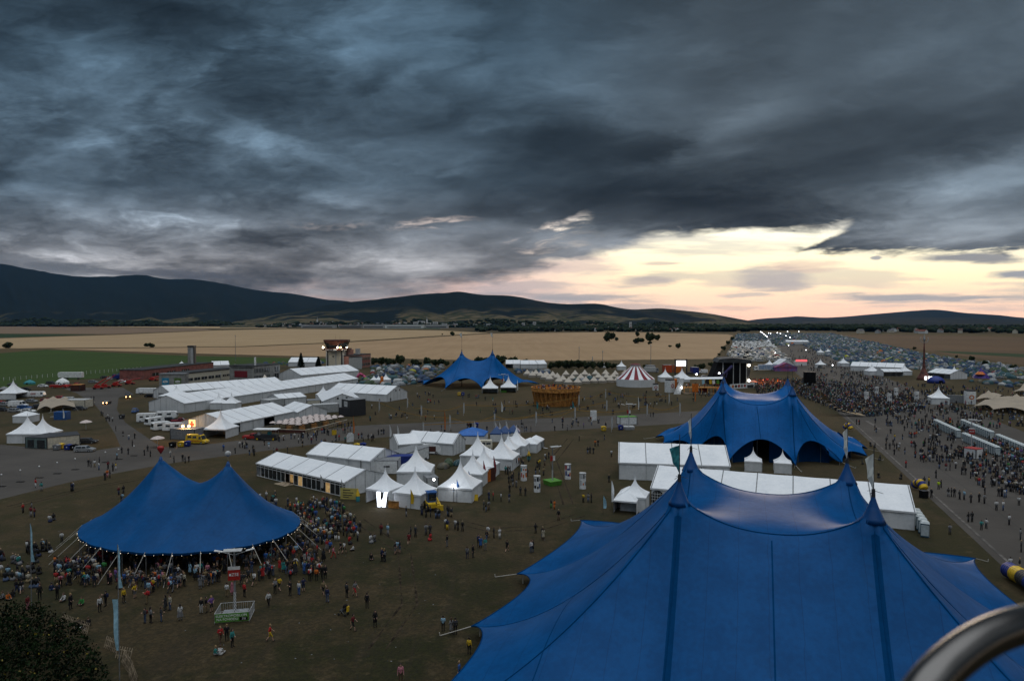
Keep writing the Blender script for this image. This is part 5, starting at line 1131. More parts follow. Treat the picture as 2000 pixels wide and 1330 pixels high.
for lb, q, m in (('yellow waste bin between black and blue ones by the ambulance', (354, 873), 'yellow'), ('blue waste bin beside the ambulance', (366, 872), 'dblue'), ('black waste bin first of the row by the ambulance', (337, 874), 'black'), ('yellow waste bin in front of the cabins', (118, 877), 'yellow'), ('grey waste bin in front of the cabins', (111, 879), 'grey'), ('blue waste bin beside the silver estate car', (133, 879), 'dblue'), ('dark waste bin next to the silver estate car', (145, 879), 'black'),
                 ('dark grey waste bin behind the stepped marquee', (683, 879), 'grey'), ('yellow waste bin behind the stepped marquee', (697, 877), 'yellow'), ('blue waste bin behind the stepped marquee', (709, 876), 'dblue'), ('black waste bin at the road above the blue stalls', (917, 836), 'black'), ('blue waste bin at the road above the blue stalls', (930, 835), 'dblue'), ('yellow waste bin on the meadow before the star tent', (897, 773), 'yellow'), ('blue waste bin on the meadow before the star tent', (904, 773), 'dblue'),
                 ('yellow waste bin at the end of the taxiway', (1179, 842), 'yellow'), ('blue waste bin beside the people at the solar lamp', (1212, 840), 'dblue'), ('dark bin with a yellow rim on the service road verge', (238, 818), 'dark'), ('blue waste bin in front of the main stage audience', (1640, 787), 'dblue')): bins(lb, q, M[m])
# portable toilets
def toilet_proto():
    T = thing('portable_toilet', 'x', 'toilet', (0, -600, 0)); mb = MB(); mb.box(-.55, .55, -.55, .55, .1, 2.1); mb.build('cabin', mat('toilet_blue', (.03, .085, .13), .5, .1, 2), T)
    mb = MB(); mb.add([(-.6, -.6, 2.1), (.6, -.6, 2.1), (.6, .6, 2.1), (-.6, .6, 2.1), (-.4, -.4, 2.38), (.4, -.4, 2.38), (.4, .4, 2.38), (-.4, .4, 2.38)], [(4, 5, 6, 7), (0, 1, 5, 4), (1, 2, 6, 5), (2, 3, 7, 6), (3, 0, 4, 7), (3, 2, 1, 0)]); mb.build('roof', mat('toilet_roof', (.50, .55, .56), .5, .08, 2), T)
    mb = MB(); mb.box(-.42, .42, -.59, -.552, .15, 1.98); d = mb.build('door', mat('toilet_door', (.42, .48, .50), .5, .08, 2), T); mb = MB(); mb.box(.28, .36, -.63, -.592, 1.0, 1.12); mb.build('handle', M['dark'], d)
    mb = MB()
    for s in (-1, 1): mb.box(s * .552, s * .58, -.5, .5, .3, 1.9)
    mb.build('side_panel', mat('toilet_door', (0, 0, 0)), T); return T
PT = toilet_proto(); first = [True]
def toilets(q0, q1, n, face, lb, grp):
    a, b = G(*q0), G(*q1)
    for i in range(n):
        t = i / max(1, n - 1); loc = (a[0] + (b[0] - a[0]) * t, a[1] + (b[1] - a[1]) * t)
        if first[0]: o = PT; o.location = (*loc, 0); o.rotation_euler = (0, 0, face); o['label'] = lb; o['group'] = grp; first[0] = False
        else: copy_tree(PT, loc, face, lb, grp)
ang = TENT_ROT - R(90)
toilets((1828, 834), (1871, 855), 15, ang, 'pale blue portable toilet in the row farthest up the runway', 'toilets of the first runway row')
toilets((1884, 862), (1947, 890), 16, ang, 'pale blue portable toilet in the row behind the white kiosk', 'toilets of the row by the kiosk')
toilets((1881, 834), (1936, 858), 15, ang, 'pale blue portable toilet in the outer row at the grass edge', 'toilets of the outer runway row')
toilets((1950, 865), (2035, 902), 18, ang, 'pale blue portable toilet in the row running out of the picture', 'toilets of the row leaving the picture')
toilets((1789, 1022), (1806, 1048), 5, R(60), 'pale portable toilet in the short row at the corner of the longest white marquee', 'toilets beside the marquee corner')
# white kiosk with a mast sign
def solar_lamp(lb, q, H, rz, s=1.0, sign=None, check=False, base='green', text=None):
    T = thing('solar_lamp', lb, 'lamp', G(*q), rz); mb = MB(); mb.tube((0, 0, 0), (0, 0, H), .13 * s, .09 * s, 10); mb.build('pole', M['lgrey'] if not check else M['grey'], T)
    mb = MB(); mb.cbox((0, 0, H + .06), (1.9 * s, .75 * s, .07)); p = mb.build('solar_panel', M['lgrey'], T); p.rotation_euler = (R(6), 0, 0)
    for sx in (-1, 1):
        mb = MB(); mb.tube((0, 0, H - .75), (sx * 1.35 * s, 0, H - .35), .035, .03, 6); ar = mb.build('lamp_arm', M['steel'], T)
        mb = MB(); mb.add([(sx * 1.2 * s, -.13, H - .36), (sx * 2.05 * s, -.15, H - .18), (sx * 2.05 * s, .15, H - .18), (sx * 1.2 * s, .13, H - .36), (sx * 1.2 * s, -.1, H - .28), (sx * 2.0 * s, -.1, H - .1), (sx * 2.0 * s, .1, H - .1), (sx * 1.2 * s, .1, H - .28)], [(0, 1, 2, 3), (4, 7, 6, 5), (0, 4, 5, 1), (1, 5, 6, 2), (2, 6, 7, 3), (3, 7, 4, 0)]); mb.build('lamp_head', M['white'], ar)
    if check:
        mb = MB(); n = 9
        for r in range(15):
            for k in range(n):
                if (r + k) % 2: continue
                a0, a1 = 2 * math.pi * k / n, 2 * math.pi * (k + 1) / n; z0, z1 = .15 + r * .18, .33 + r * .18; R0 = .138 * s
                mb.poly([(R0 * math.cos(a0), R0 * math.sin(a0), z0), (R0 * math.cos(a1), R0 * math.sin(a1), z0), (R0 * math.cos(a1), R0 * math.sin(a1), z1), (R0 * math.cos(a0), R0 * math.sin(a0), z1)])
        mb.build('checker_wrap', M['white'], T)
    if sign:
        mb = MB(); mb.box(-.62, .62, -.24, -.18, H * .55, H * .55 + 1.5); sg = mb.build('red_sign', M['red'], T); mb = MB(); mb.box(-.62, .62, -.25, -.17, H * .55 + 1.15, H * .55 + 1.5); mb.build('white_strip', M['white'], sg)
        text_part('sign_lettering', 'ZSE', .48, M['white'], sg, (.12, -.26, H * .55 + .62), (R(90), 0, 0)); mb = MB(); mb.box(-.5, -.28, -.26, -.245, H * .55 + .5, H * .55 + .74); mb.build('sign_emblem', M['white'], sg)
    if base == 'fence':
        mb = MB(); mb.box(-1.3, 1.3, -1.0, 1.0, 0, .55); mb.build('ballast', M['grey'], T)
        for (x0, y0, x1, y1) in ((-1.75, -1.4, 1.75, -1.4), (-1.75, 1.4, 1.75, 1.4), (-1.75, -1.4, -1.75, 1.4), (1.75, -1.4, 1.75, 1.4)):
            mb = MB(); mb.tube((x0, y0, .2), (x1, y1, .2), .03, .03, 5); mb.tube((x0, y0, 1.15), (x1, y1, 1.15), .03, .03, 5)
            for k in range(16): t = k / 15; mb.tube((x0 + (x1 - x0) * t, y0 + (y1 - y0) * t, .2 if k not in (0, 15) else 0), (x0 + (x1 - x0) * t, y0 + (y1 - y0) * t, 1.15), .018, .018, 4)
            mb.build('barrier', M['lgrey'], T)
        mb = MB(); mb.box(-1.7, 1.7, -1.46, -1.44, .22, 1.12); bn = mb.build('banner', M['green'], T)
        text_part('banner_lettering', 'ELEKTROMOBILOM', .36, M['white'], bn, (-.05, -1.47, .86), (R(90), 0, 0)); text_part('banner_lettering', 'NA POHODU', .36, M['white'], bn, (-.45, -1.47, .50), (R(90), 0, 0))
        mb = MB(); mb.box(.75, 1.6, -1.475, -1.462, .3, .66); tg = mb.build('banner_tag', M['black'], bn); text_part('tag_lettering', 'ZSE', .26, M['white'], tg, (1.22, -1.485, .48), (R(90), 0, 0))
    else:
        mb = MB(); mb.lathe([(1.75 * s, 0), (1.95 * s, .85), (1.95 * s, .9), (1.8 * s, .9)], (0, 0, 0), 4, a0=math.pi / 4); mb.build('planter', M[base], T); mb = MB(); mb.lathe([(.01, .72), (1.85 * s, .72)], (0, 0, 0), 4, a0=math.pi / 4, cap=False); mb.build('lid', M['lgrey'], T)
        mb = MB(); mb.box(-1.3 * s, 1.3 * s, -1.41 * s, -1.385 * s, .2, .75)
        for x, m_ in ((-.4, 'red'), (.15, 'white')): b = MB(); b.box(x - .25, x + .35, -.2, -.16, H * .62, H * .62 + 1.0); b.build('sign_plate', M[m_], T)
    return T
solar_lamp('tall solar lamp with a red sign and a fenced green banner by the oval tent', (459, 1206), 7.6, R(10), 1.0, True, True, 'fence')
solar_lamp('solar lamp on a square green planter among the printed columns', (1079, 946), 7.6, R(30), 1.0, False, True, 'green')
solar_lamp('solar lamp on the taxiway beside a white kiosk', (1228, 838), 7.6, R(0), 1.1, False, False, 'lgrey'); solar_lamp('solar lamp in front of the star tent between two pagodas', (983, 766), 8.2, R(0), 1.1, False, False, 'green'); solar_lamp('solar lamp rising above the white kiosk by the toilets', (1897, 882), 8.0, R(-20), 1.0, True, False, 'red')
container('white kiosk with a red end at the toilet rows', (1882, 893), (1906, 897), 3, 2.3, M['white'], M['red'], rib=False, name='kiosk', cat='kiosk')
container('white kiosk with a green top corner on the taxiway', (1211, 830), (1244, 829), 3, 2.4, M['white'], M['green'], rib=False, name='kiosk', cat='kiosk')
# printed advertising columns
def column(lb, q, r, h, cells, seed=0):
    T = thing('printed_column', lb, 'advertising column', G(*q), seed * .7); mb = MB(); mb.lathe([(r, 0), (r, h)], n=24); mb.build('drum', M['white'], T)
    rr = random.Random(seed); mb = MB(); mats = ['white'] + cells
    for k in range(16):
        a = -math.pi + 2 * math.pi * (k % 8) / 8 + rr.uniform(-.1, .1); z = .5 + (k // 8) * h * .45 + rr.uniform(0, .3); w = rr.uniform(.35, .7); hh = rr.uniform(.35, h * .34); g = []
        for j in range(4): an = a + w * j / 3; g += [((r + .012) * math.cos(an), (r + .012) * math.sin(an), z), ((r + .012) * math.cos(an), (r + .012) * math.sin(an), min(h - .15, z + hh))]
        mb.add(g, [(0, 2, 3, 1), (2, 4, 5, 3), (4, 6, 7, 5)], rr.randrange(len(cells)))
    mb.build('printed_panel', [M[c] for c in cells], T); mb = MB(); mb.lathe([(r + .06, h - .06), (r + .06, h + .05), (r * .5, h + .12)], n=24); mb.build('cap', M['lgrey'], T)
column('white printed column with blue and black pictures, by the green planter', (1049, 960), .62, 3.0, ['blue', 'black', 'grey'], 1); column('white printed column with orange and grey pictures', (1138, 954), .62, 3.0, ['orange', 'lgrey', 'grey'], 2); column('white printed column with red and violet pictures', (1109, 935), .62, 3.0, ['red', 'dblue', 'orange'], 3); column('white printed column with a red picture, people around its foot', (1023, 938), .62, 3.0, ['orange', 'red', 'teal'], 4)
for i, (x, y) in enumerate(((1692, 786), (1750, 778), (1790, 786), (1737, 790), (1712, 775))): column('pale printed column standing in the runway crowd, ' + ('with dark pictures', 'slim, by the kiosks', 'beside the thinning crowd', 'with red pictures', 'deepest in the crowd')[i], (x, y), .8, 4.2, ['lgrey', 'grey', 'red'] if i == 3 else ['lgrey', 'grey', 'dark'], 10 + i)
def cube(lb, q, s, h, rz, seed):
    T = thing('printed_cube', lb, 'advertising block', G(*q), rz); mb = MB(); mb.box(-s, s, -s, s, 0, h); mb.build('body', M['white'], T)
    for sd in (0, 1):
        mb = MB(); n = 20; c = (0, -s - .015, h * .55) if sd == 0 else (s + .015, 0, h * .55); ring = [(math.cos(2 * math.pi * k / n) * s * .6, math.sin(2 * math.pi * k / n) * s * .6) for k in range(n)]; inn = [(x * .55, y * .55) for x, y in ring]
        f3 = (lambda u, v: (c[0] + u, c[1], c[2] + v)) if sd == 0 else (lambda u, v: (c[0], c[1] + u, c[2] + v))
        mb.add([f3(*p) for p in ring] + [f3(*p) for p in inn], [(k, (k + 1) % n, n + (k + 1) % n, n + k) for k in range(n)]); mb.build('round_emblem', M['orange'] if seed else M['red'], T)
    mb = MB(); mb.box(-s * .9, s * .9, -s * .9, s * .9, h, h + .6); mb.build('top_frame', M['dark'], T)
cube('white printed block with red round emblems before the circus tent', (1308, 766), 1.6, 5.4, R(40), 0); cube('white printed panel block with an orange emblem by the stretch canopies', (1894, 789), 1.5, 5.0, R(-10), 1)
cube('small white appliance-like box beside the circus tent wall', (1280, 762), 1.2, 2.6, R(0), 0)
T = thing('orange_pillar', 'orange inflatable pillar beside the white printed block', 'inflatable', G(1319, 758)); mb = MB(); mb.lathe([(.75, 0), (.9, .5), (.72, 2.5), (.9, 4.0), (.8, 4.4), (.3, 4.6)], n=12); mb.build('column', M['orange'], T, True)
# beach flags, feather flags and tape posts
def feather(lb, q, H, m, w=.7, rz=0.0, pole='dark', z0=.9):
    T = thing('feather_flag', lb, 'flag', G(*q), rz); mb = MB(); mb.tube((0, 0, 0), (0, 0, H), .03, .015, 5); mb.build('pole', M[pole], T)
    mb = MB(); n = 8
    for i in range(n):
        a, b = i / n, (i + 1) / n; f = lambda t: w * (1 - max(0, t - .6) ** 1.5 * 3.6) * (.85 + .15 * math.sin(t * 5)); g = lambda t: .08 * math.sin(t * 6)
        mb.poly([(.03, g(a) * .2, z0 + (H - z0) * a), (.03 + max(.02, f(a)), g(a), z0 + (H - z0) * a), (.03 + max(.02, f(b)), g(b), z0 + (H - z0) * b), (.03, g(b) * .2, z0 + (H - z0) * b)])
    mb.build('cloth', m, T); return T
def tallflag(lb, q, ytop, segs, m):
    c = G(*q); T = thing('tall_flag', lb, 'flag', c); H = ZT(c[1], ytop); mb = MB(); mb.tube((0, 0, 0), (0, 0, H), .05, .03, 6); mb.build('pole', M['steel'], T)
    for y0, y1, w0, w1, sd in segs:
        z0, z1 = ZT(c[1], y0), ZT(c[1], y1); mb = MB(); n = 8
        for i in range(n):
            t0, t1 = i / n, (i + 1) / n; W = lambda t: sd * (w0 + (w1 - w0) * t); wv = lambda t: .10 * math.sin(t * 7)
            mb.poly([(.04 * sd, 0, z0 + (z1 - z0) * t0), (W(t0), wv(t0), z0 + (z1 - z0) * t0), (W(t1), wv(t1), z0 + (z1 - z0) * t1), (.04 * sd, 0, z0 + (z1 - z0) * t1)])
        mb.build('cloth', m, T)
tallflag('tall narrow pale blue flag at the edge of the picture above the sunflowers', (62, 1197), 1022, [(1022, 1097, .06, .42, 1)], M['lblue'])
tallflag('tall pole with two pale blue banner cloths in front of the oval tent', (234, 1345), 1063, [(1063, 1148, .06, .36, 1), (1170, 1270, .55, .30, -1)], M['lblue'])
for lb, q, H, m in (('white feather flag first of two by the white market van', (761, 860), 4.2, 'white'), ('white feather flag second of two by the white market van', (776, 860), 4.2, 'white'), ('grey feather flag leaning on the glazed cafe, wider', (626, 962), 3.4, 'lgrey'), ('grey feather flag at the end of the glazed cafe front', (667, 972), 3.4, 'lgrey'), ('white feather flag alone on the meadow by seated people', (979, 809), 4.4, 'white'), ('turquoise feather flag before the wooden lookout', (1048, 803), 3.6, 'teal'), ('turquoise feather flag beside the lookout struts', (1118, 801), 3.4, 'teal'), ('orange feather flag below the performance deck', (1357, 788), 5.2, 'orange'),
                    ('white feather flag above the blue stalls', (926, 842), 3.0, 'white'), ('white feather flag above the middle blue stall', (967, 845), 3.0, 'white'), ('white feather flag between blue stalls', (975, 844), 3.0, 'white'), ('white feather flag at the last blue stall', (988, 842), 3.0, 'white'), ('blue feather flag at the corner of the nearest big top', (1178, 1003), 3.0, 'lblue'), ('white feather flag beside the two gazebos', (1194, 990), 4.6, 'white'), ('maroon banner on the corner of a market pagoda', (944, 944), 4.6, 'maroon'), ('maroon feather flag at the brown stall door', (964, 934), 4.6, 'maroon'), ('blue feather flag at the spotlit pagoda corner', (892, 980), 4.0, 'blue'), ('blue feather flag by the entrance of the spotlit pagoda', (915, 966), 4.4, 'blue'), ('yellow and dark feather flag by the counter pagoda', (802, 994), 3.4, 'yellow'),
                    ('white flag on a pole at the blue stall in the car yard', (123, 822), 4.2, 'white'), ('red flag on a pole above the drinks cart road', (868, 846), 6.4, 'orange'), ('red flag on a pole near the white panel on the taxiway', (690, 852), 6.0, 'orange'), ('pale flag before the star tent, by the open pagoda', (953, 766), 6.0, 'white'), ('pale flag before the star tent beyond the second pagoda', (1010, 766), 6.0, 'white'), ('white flag on the meadow between tape posts', (1246, 804), 5.6, 'white')): feather(lb, q, H, M[m], .55 if H < 5 else .4, R(rng.uniform(-30, 30)))
posts = [(822, 818), (826, 856), (878, 840), (905, 812), (965, 836), (1046, 832), (1122, 822), (1184, 806), (1194, 844), (1263, 814), (1327, 812), (1306, 791), (1130, 795), (795, 800), (740, 806), (1182, 781)]
PP = None
for i, q in enumerate(posts):
    g = G(*q)
    if PP is None:
        PP = thing('banner_post', 'thin pale banner post holding yellow tape on the meadow', 'post', g, 0, 'banner posts on the meadow'); mb = MB(); mb.tube((0, 0, 0), (0, 0, 4.6), .05, .04, 6); mb.build('pole', M['lgrey'], PP); mb = MB(); mb.box(.05, .42, -.01, .01, .9, 4.4); mb.build('banner', M['lgrey'], PP)
    else: copy_tree(PP, g, rng.uniform(-.6, .6))
mb = MB(); chain = [[13, 0, 3, 12, 15, 11], [14, 2, 4, 5, 6, 9, 10], [1, 7, 15]]
for ci, ch in enumerate(chain):
    mb = MB()
    for a, b in zip(ch, ch[1:]):
        p, q = G(*posts[a]), G(*posts[b])
        for k in range(8):
            t0, t1 = k / 8, (k + 1) / 8; z = lambda t: 3.6 - 1.5 * math.sin(math.pi * t); f = lambda t: (p[0] + (q[0] - p[0]) * t, p[1] + (q[1] - p[1]) * t)
            mb.poly([(*f(t0), z(t0)), (*f(t1), z(t1)), (*f(t1), z(t1) + .2), (*f(t0), z(t0) + .2)])
    tag(mb.build('tape', mat('tape_yellow', (.36, .21, .05), .7, .1, 2), None), ('yellow tape strung between posts, the line nearest the star tent', 'yellow tape strung between posts along the taxiway', 'short yellow tape crossing the middle of the meadow')[ci], 'tape')
for i, q in enumerate(((3, 950), (40, 941), (77, 933), (112, 925), (147, 917), (206, 903), (232, 897), (262, 890))):
    T = thing('marker_post', 'thin white-topped marker post on a dark foot plate on the concrete', 'post', G(*q), 0, 'marker posts on the concrete'); mb = MB(); mb.box(-.75, .75, -.3, .3, .012, .08); mb.build('foot_plate', M['black'], T); mb = MB(); mb.tube((0, 0, .08), (0, 0, 2.3), .02, .02, 5); mb.build('pole', M['grey'], T); mb = MB(); mb.ball((0, 0, 2.35), .16, 5); mb.build('knob', M['white'], T)
# beer garden: parasols, tables, low fence
US = mat('parasol_cloth', (.54, .46, .43), .8, .12, 1.5); UP = None; O, L, rz = frame2(G(538, 842), G(612, 840))
for r in range(8):
    for k in range(5):
        A, B_, C = G(533, 841), G(588, 845), G(674, 828); loc = (A[0] + (B_[0] - A[0]) * k / 4.4 + (C[0] - B_[0]) * r / 7.4 + rng.uniform(-.12, .12), A[1] + (B_[1] - A[1]) * k / 4.4 + (C[1] - B_[1]) * r / 7.4 + rng.uniform(-.12, .12))
        if UP is None:
            UP = thing('parasol', 'pinkish white parasol over the tables of the beer garden', 'parasol', loc, 0, 'parasols of the beer garden'); mb = MB(); mb.lathe([(.98, 2.3), (1.02, 2.34), (.5, 2.66), (.04, 2.84)], n=8); mb.build('canopy', US, UP); mb = MB(); mb.lathe([(1.0, 2.12), (1.01, 2.33)], n=8, cap=False); mb.build('valance', M['black'], UP); mb = MB(); mb.tube((0, 0, 0), (0, 0, 2.9), .04, .03, 6); mb.lathe([(.3, 0), (.3, .1)], n=10); mb.build('pole', M['dark'], UP)
        else: copy_tree(UP, loc, k * .3 + r)
        if (r + k) % 2 == 0:
            T = thing('beer_table', 'brown beer table with benches under the parasols', 'table', (loc[0] + .9, loc[1] + .3), rz, 'beer tables'); mb = MB(); mb.box(-1, 1, -.35, .35, .72, .77); mb.build('tabletop', M['wood'], T); mb = MB(); mb.box(-1, 1, .6, .85, .42, .46); mb.build('bench', M['wood'], T); mb = MB(); mb.box(-1, 1, -.85, -.6, .42, .46); mb.build('bench', M['wood'], T); mb = MB()
            mb.box(-.8, -.75, -.8, .8, 0, .72); mb.box(.75, .8, -.8, .8, 0, .72); mb.box(-.8, .8, -.02, .02, .3, .34); mb.build('trestle', M['dark'], T)
for i, (a, b) in enumerate((((596, 847), (632, 839)), ((632, 839), (678, 826)), ((530, 845), (596, 847)))):
    O, L, rz = frame2(G(*a), G(*b)); T = thing('low_fence', 'pale wooden board fence around the beer garden, ' + ('corner stretch', 'long lit stretch', 'dark front stretch')[i], 'fence', O, rz); mb = MB(); mb.box(0, L, -.06, .06, .15, 1.05); mb.build('board', M['wood2'] if i < 2 else M['brown'], T); mb = MB(); mb.box(-.05, L, -.12, .12, 1.055, 1.12); mb.build('rail', M['cream'], T)
for lb, q, m, H in (('white beach parasol with a dark side standing on the grass below the caravans', (308, 873), US, 2.9), ('cream beach parasol on the slope beside the service road', (168, 839), US, 2.9)):
    T = thing('parasol', lb, 'parasol', G(*q)); mb = MB(); mb.lathe([(1.7, H - .7), (1.2, H - .35), (.05, H)], n=10); mb.build('canopy', m, T); mb = MB(); mb.tube((0, 0, 0), (0, 0, H), .05, .05, 6); mb.build('pole', M['white'], T)
# red cross light box, lamps, posters
O, L, rz = frame2(G(357, 842), G(448, 847)); T = thing('cross_sign', 'glowing red cross sign box on the medical marquee', 'sign', (G(371, 846)[0], G(371, 846)[1] - .3), rz); mb = MB(); mb.box(0, 2.1, -.2, 0, 1.3, 4.0); mb.build('light_box', mat('sign_glow', (.9, .6, .3), .5, 0, 1, emit=(1.0, .58, .22), es=1.6), T); mb = MB(); mb.box(.75, 1.35, -.24, -.205, 1.7, 3.6); mb.box(.3, .75, -.24, -.205, 2.35, 2.95); mb.box(1.35, 1.8, -.24, -.205, 2.35, 2.95); mb.build('red_cross', mat('cross_glow', (.8, .1, .03), .5, 0, 1, emit=(1.0, .13, .04), es=1.0), T)
for i, x in enumerate((358, 370)):
    g = G(x, 858); T = thing('flood_lamp', 'orange-white flood lamp above the ambulance, ' + ('first of the pair', 'second of the pair')[i], 'lamp', g); mb = MB(); mb.tube((0, 0, 0), (0, 0, 3.4), .06, .05, 6); mb.build('pole', M['dark'], T); mb = MB(); mb.ball((0, -.1, 3.6), .36, 6); glow(mb.build('lamp_head', M['lampo'], T), (0, -.7, 3.7), 420, (1, .55, .2))
g = CAFE; O, L, rz = frame2(G(448, 849), G(473, 844)); T = thing('poster_board', 'black poster board with an orange flame and pale lettering on the medical marquee', 'poster', (O[0], O[1] - .4), rz); L = 4.3; mb = MB(); mb.box(0, L, -.06, 0, .25, 2.75); mb.build('board', M['black'], T); mb = MB(); mb.add([(L * .55, -.08, .4), (L * .8, -.08, .4), (L * .72, -.08, 1.6), (L * .66, -.08, 2.5), (L * .6, -.08, 1.5), (L * .5, -.08, 1.0)], [(0, 1, 2, 3, 4, 5)]); mb.build('flame_picture', M['orange'], T)
for z, w in ((2.35, .36), (1.95, .36), (1.1, .34), (.75, .3)): b = MB(); b.box(L * .05, L * (.05 + w), -.08, -.065, z, z + .24); b.build('lettering_block', M['lgrey'] if z > 1.5 else M['orange'], T)
T = thing('yellow_banner', 'yellow cloth banner with dark handwriting at the corner of the glazed cafe', 'banner', G(665, 976), R(-10)); mb = MB(); mb.box(0, 3.4, -.04, 0, .2, 2.2); mb.build('cloth', mat('banner_yellow', (.50, .42, .12), .8, .12, 1), T)
for z, x0, x1 in ((1.75, .5, 1.9), (1.3, .5, 2.5), (.85, .5, 2.2), (.5, .5, 1.6)): b = MB(); b.box(x0, x1, -.055, -.042, z, z + .16); b.build('handwriting', M['dark'], T)
mb = MB(); T = thing('lit_letter', 'huge glowing white letter W standing at a pagoda entrance', 'sign', G(746, 990), R(-12))
for pts in (((-.95, 2.6), (-.35, 2.6), (-.35, .05), (-.75, .05)), ((-.35, 1.3), (-.35, .05), (.15, .2), (.05, 1.0)), ((.05, 1.0), (.15, .05), (.6, .05), (.35, 1.9)), ((.35, 1.6), (.6, .05), (.95, 2.6), (.45, 2.6))):
    mb.add([(x, -.18, z) for x, z in pts] + [(x, .18, z) for x, z in pts], [(0, 1, 2, 3), (7, 6, 5, 4)] + [(k, 4 + k, 4 + (k + 1) % 4, (k + 1) % 4) for k in range(4)])
mb.build('letter_face', mat('letter_glow', (1, 1, 1), .5, 0, 1, emit=(.80, .86, 1.0), es=3.0), T); mb = MB(); mb.box(-1.1, 1.0, -.3, .3, 0, .05); mb.build('plinth', M['dark'], T)
for i, (x, y, z) in enumerate(((886, 979, 3.0), (848, 960, 2.4), (1331, 770, 3.0), (1404, 752, 6.0), (1360, 752, 5.5))):
    g = G(x, y); T = thing('spot_lamp', 'white spot lamp ' + ('on the roof edge of the market pagoda', 'at the generator behind the pagodas', 'by the printed block', 'beside the black stage', 'on the white deck canopy')[i], 'lamp', (g[0], g[1] - .3)); mb = MB(); mb.tube((0, 0, 0), (0, 0, z), .04, .04, 5); mb.build('pole', M['dark'], T); mb = MB(); mb.ball((0, -.1, z), .22 if i < 2 else .4, 5); glow(mb.build('lamp_head', M['lampw'], T), (0, -.6, z + .1), 45, (.9, .94, 1))
T = thing('counter', 'wooden counter panels at the warm pagoda front', 'counter', G(763, 992), R(-20)); mb = MB(); mb.box(-.4, 1.6, -.06, .06, .05, 1.25); mb.build('front_board', M['wood'], T); mb = MB(); mb.box(-.5, 1.7, -.2, .2, 1.255, 1.3); mb.build('worktop', M['wood2'], T)
for i, (x, y) in enumerate(((699, 979), (919, 966), (1033, 898))):
    T = thing('gnome_cone', ('yellow-hatted teal cone figure by the cafe banner', 'yellow-hatted teal cone figure at the spotlit pagoda', 'yellow-hatted teal cone figure at the end of the market row')[i], 'figure', G(x, y)); mb = MB(); mb.lathe([(.32, .0), (.36, .5), (.34, 1.0)], n=10); mb.build('base', M['teal'], T); mb = MB(); mb.lathe([(.4, 1.0), (.3, 1.5), (.12, 2.0), (.02, 2.25)], n=10); mb.build('hat', M['yellow'], T)
T = thing('clothes_rail', 'rail of hanging clothes in front of the market pagodas', 'clothes rail', G(1003, 914), R(50)); mb = MB(); mb.tube((-2, 0, 2), (2, 0, 2), .03, .03, 5); mb.tube((-2, 0, 0), (-2, 0, 2), .03, .03, 5); mb.tube((2, 0, 0), (2, 0, 2), .03, .03, 5); mb.build('rail', M['steel'], T)
for k in range(9): b = MB(); x = -1.8 + k * .45; b.add([(x - .18, -.03, 1.95), (x + .18, -.03, 1.95), (x + .2, -.05, 1.0), (x - .2, -.05, 1.0), (x - .18, .03, 1.95), (x + .18, .03, 1.95), (x + .2, .05, 1.0), (x - .2, .05, 1.0)], [(0, 1, 2, 3), (7, 6, 5, 4), (0, 4, 5, 1), (1, 5, 6, 2), (2, 6, 7, 3), (3, 7, 4, 0)]); b.build('garment', M[('white', 'black', 'orange', 'white', 'lgrey', 'red', 'dark', 'white', 'orange')[k]], T)
T = thing('stall_door', 'brown wooden stall front between two market pagodas', 'stall', G(958, 940), R(55)); mb = MB(); mb.box(-1.6, 1.6, -.1, .1, 0, 2.6); mb.build('panel', M['brown'], T); mb = MB(); mb.box(-1.5, -.1, -.14, -.102, .1, 2.4); mb.build('door', M['orange'], T)
T = thing('yellow_board', 'small yellow folding board on the grass before the market', 'board', G(930, 977)); mb = MB(); mb.add([(-.35, -.3, 0), (.35, -.3, 0), (.35, 0, 1.1), (-.35, 0, 1.1), (-.35, .3, 0), (.35, .3, 0)], [(0, 1, 2, 3), (3, 2, 5, 4)]); mb.build('panel', M['yellow'], T)
T = thing('yellow_board', 'yellow hanging board on a thin post beside the beer garden', 'board', G(653, 850)); mb = MB(); mb.tube((0, 0, 0), (0, 0, 3.6), .04, .04, 5); mb.build('post', M['steel'], T); mb = MB(); mb.box(-.65, .65, -.06, -.03, .1, 1.5); mb.build('panel', M['yellow'], T)
T = thing('white_panel', 'rounded white panel standing on the taxiway behind the stepped marquee', 'panel', G(684, 863), R(20)); mb = MB(); mb.extr([(-.9, 0), (-.9, 1.7), (-.4, 2.4), (.5, 2.4), (.9, 2.0), (.9, 0)], -.12, .12); mb.build('board', M['white'], T)
T = thing('white_panel', 'tall white printed panel at the far side of the taxiway', 'panel', G(1159, 821), R(10)); mb = MB(); mb.box(-1, 1, -.3, .3, 0, 3.2); mb.build('board', M['white'], T)
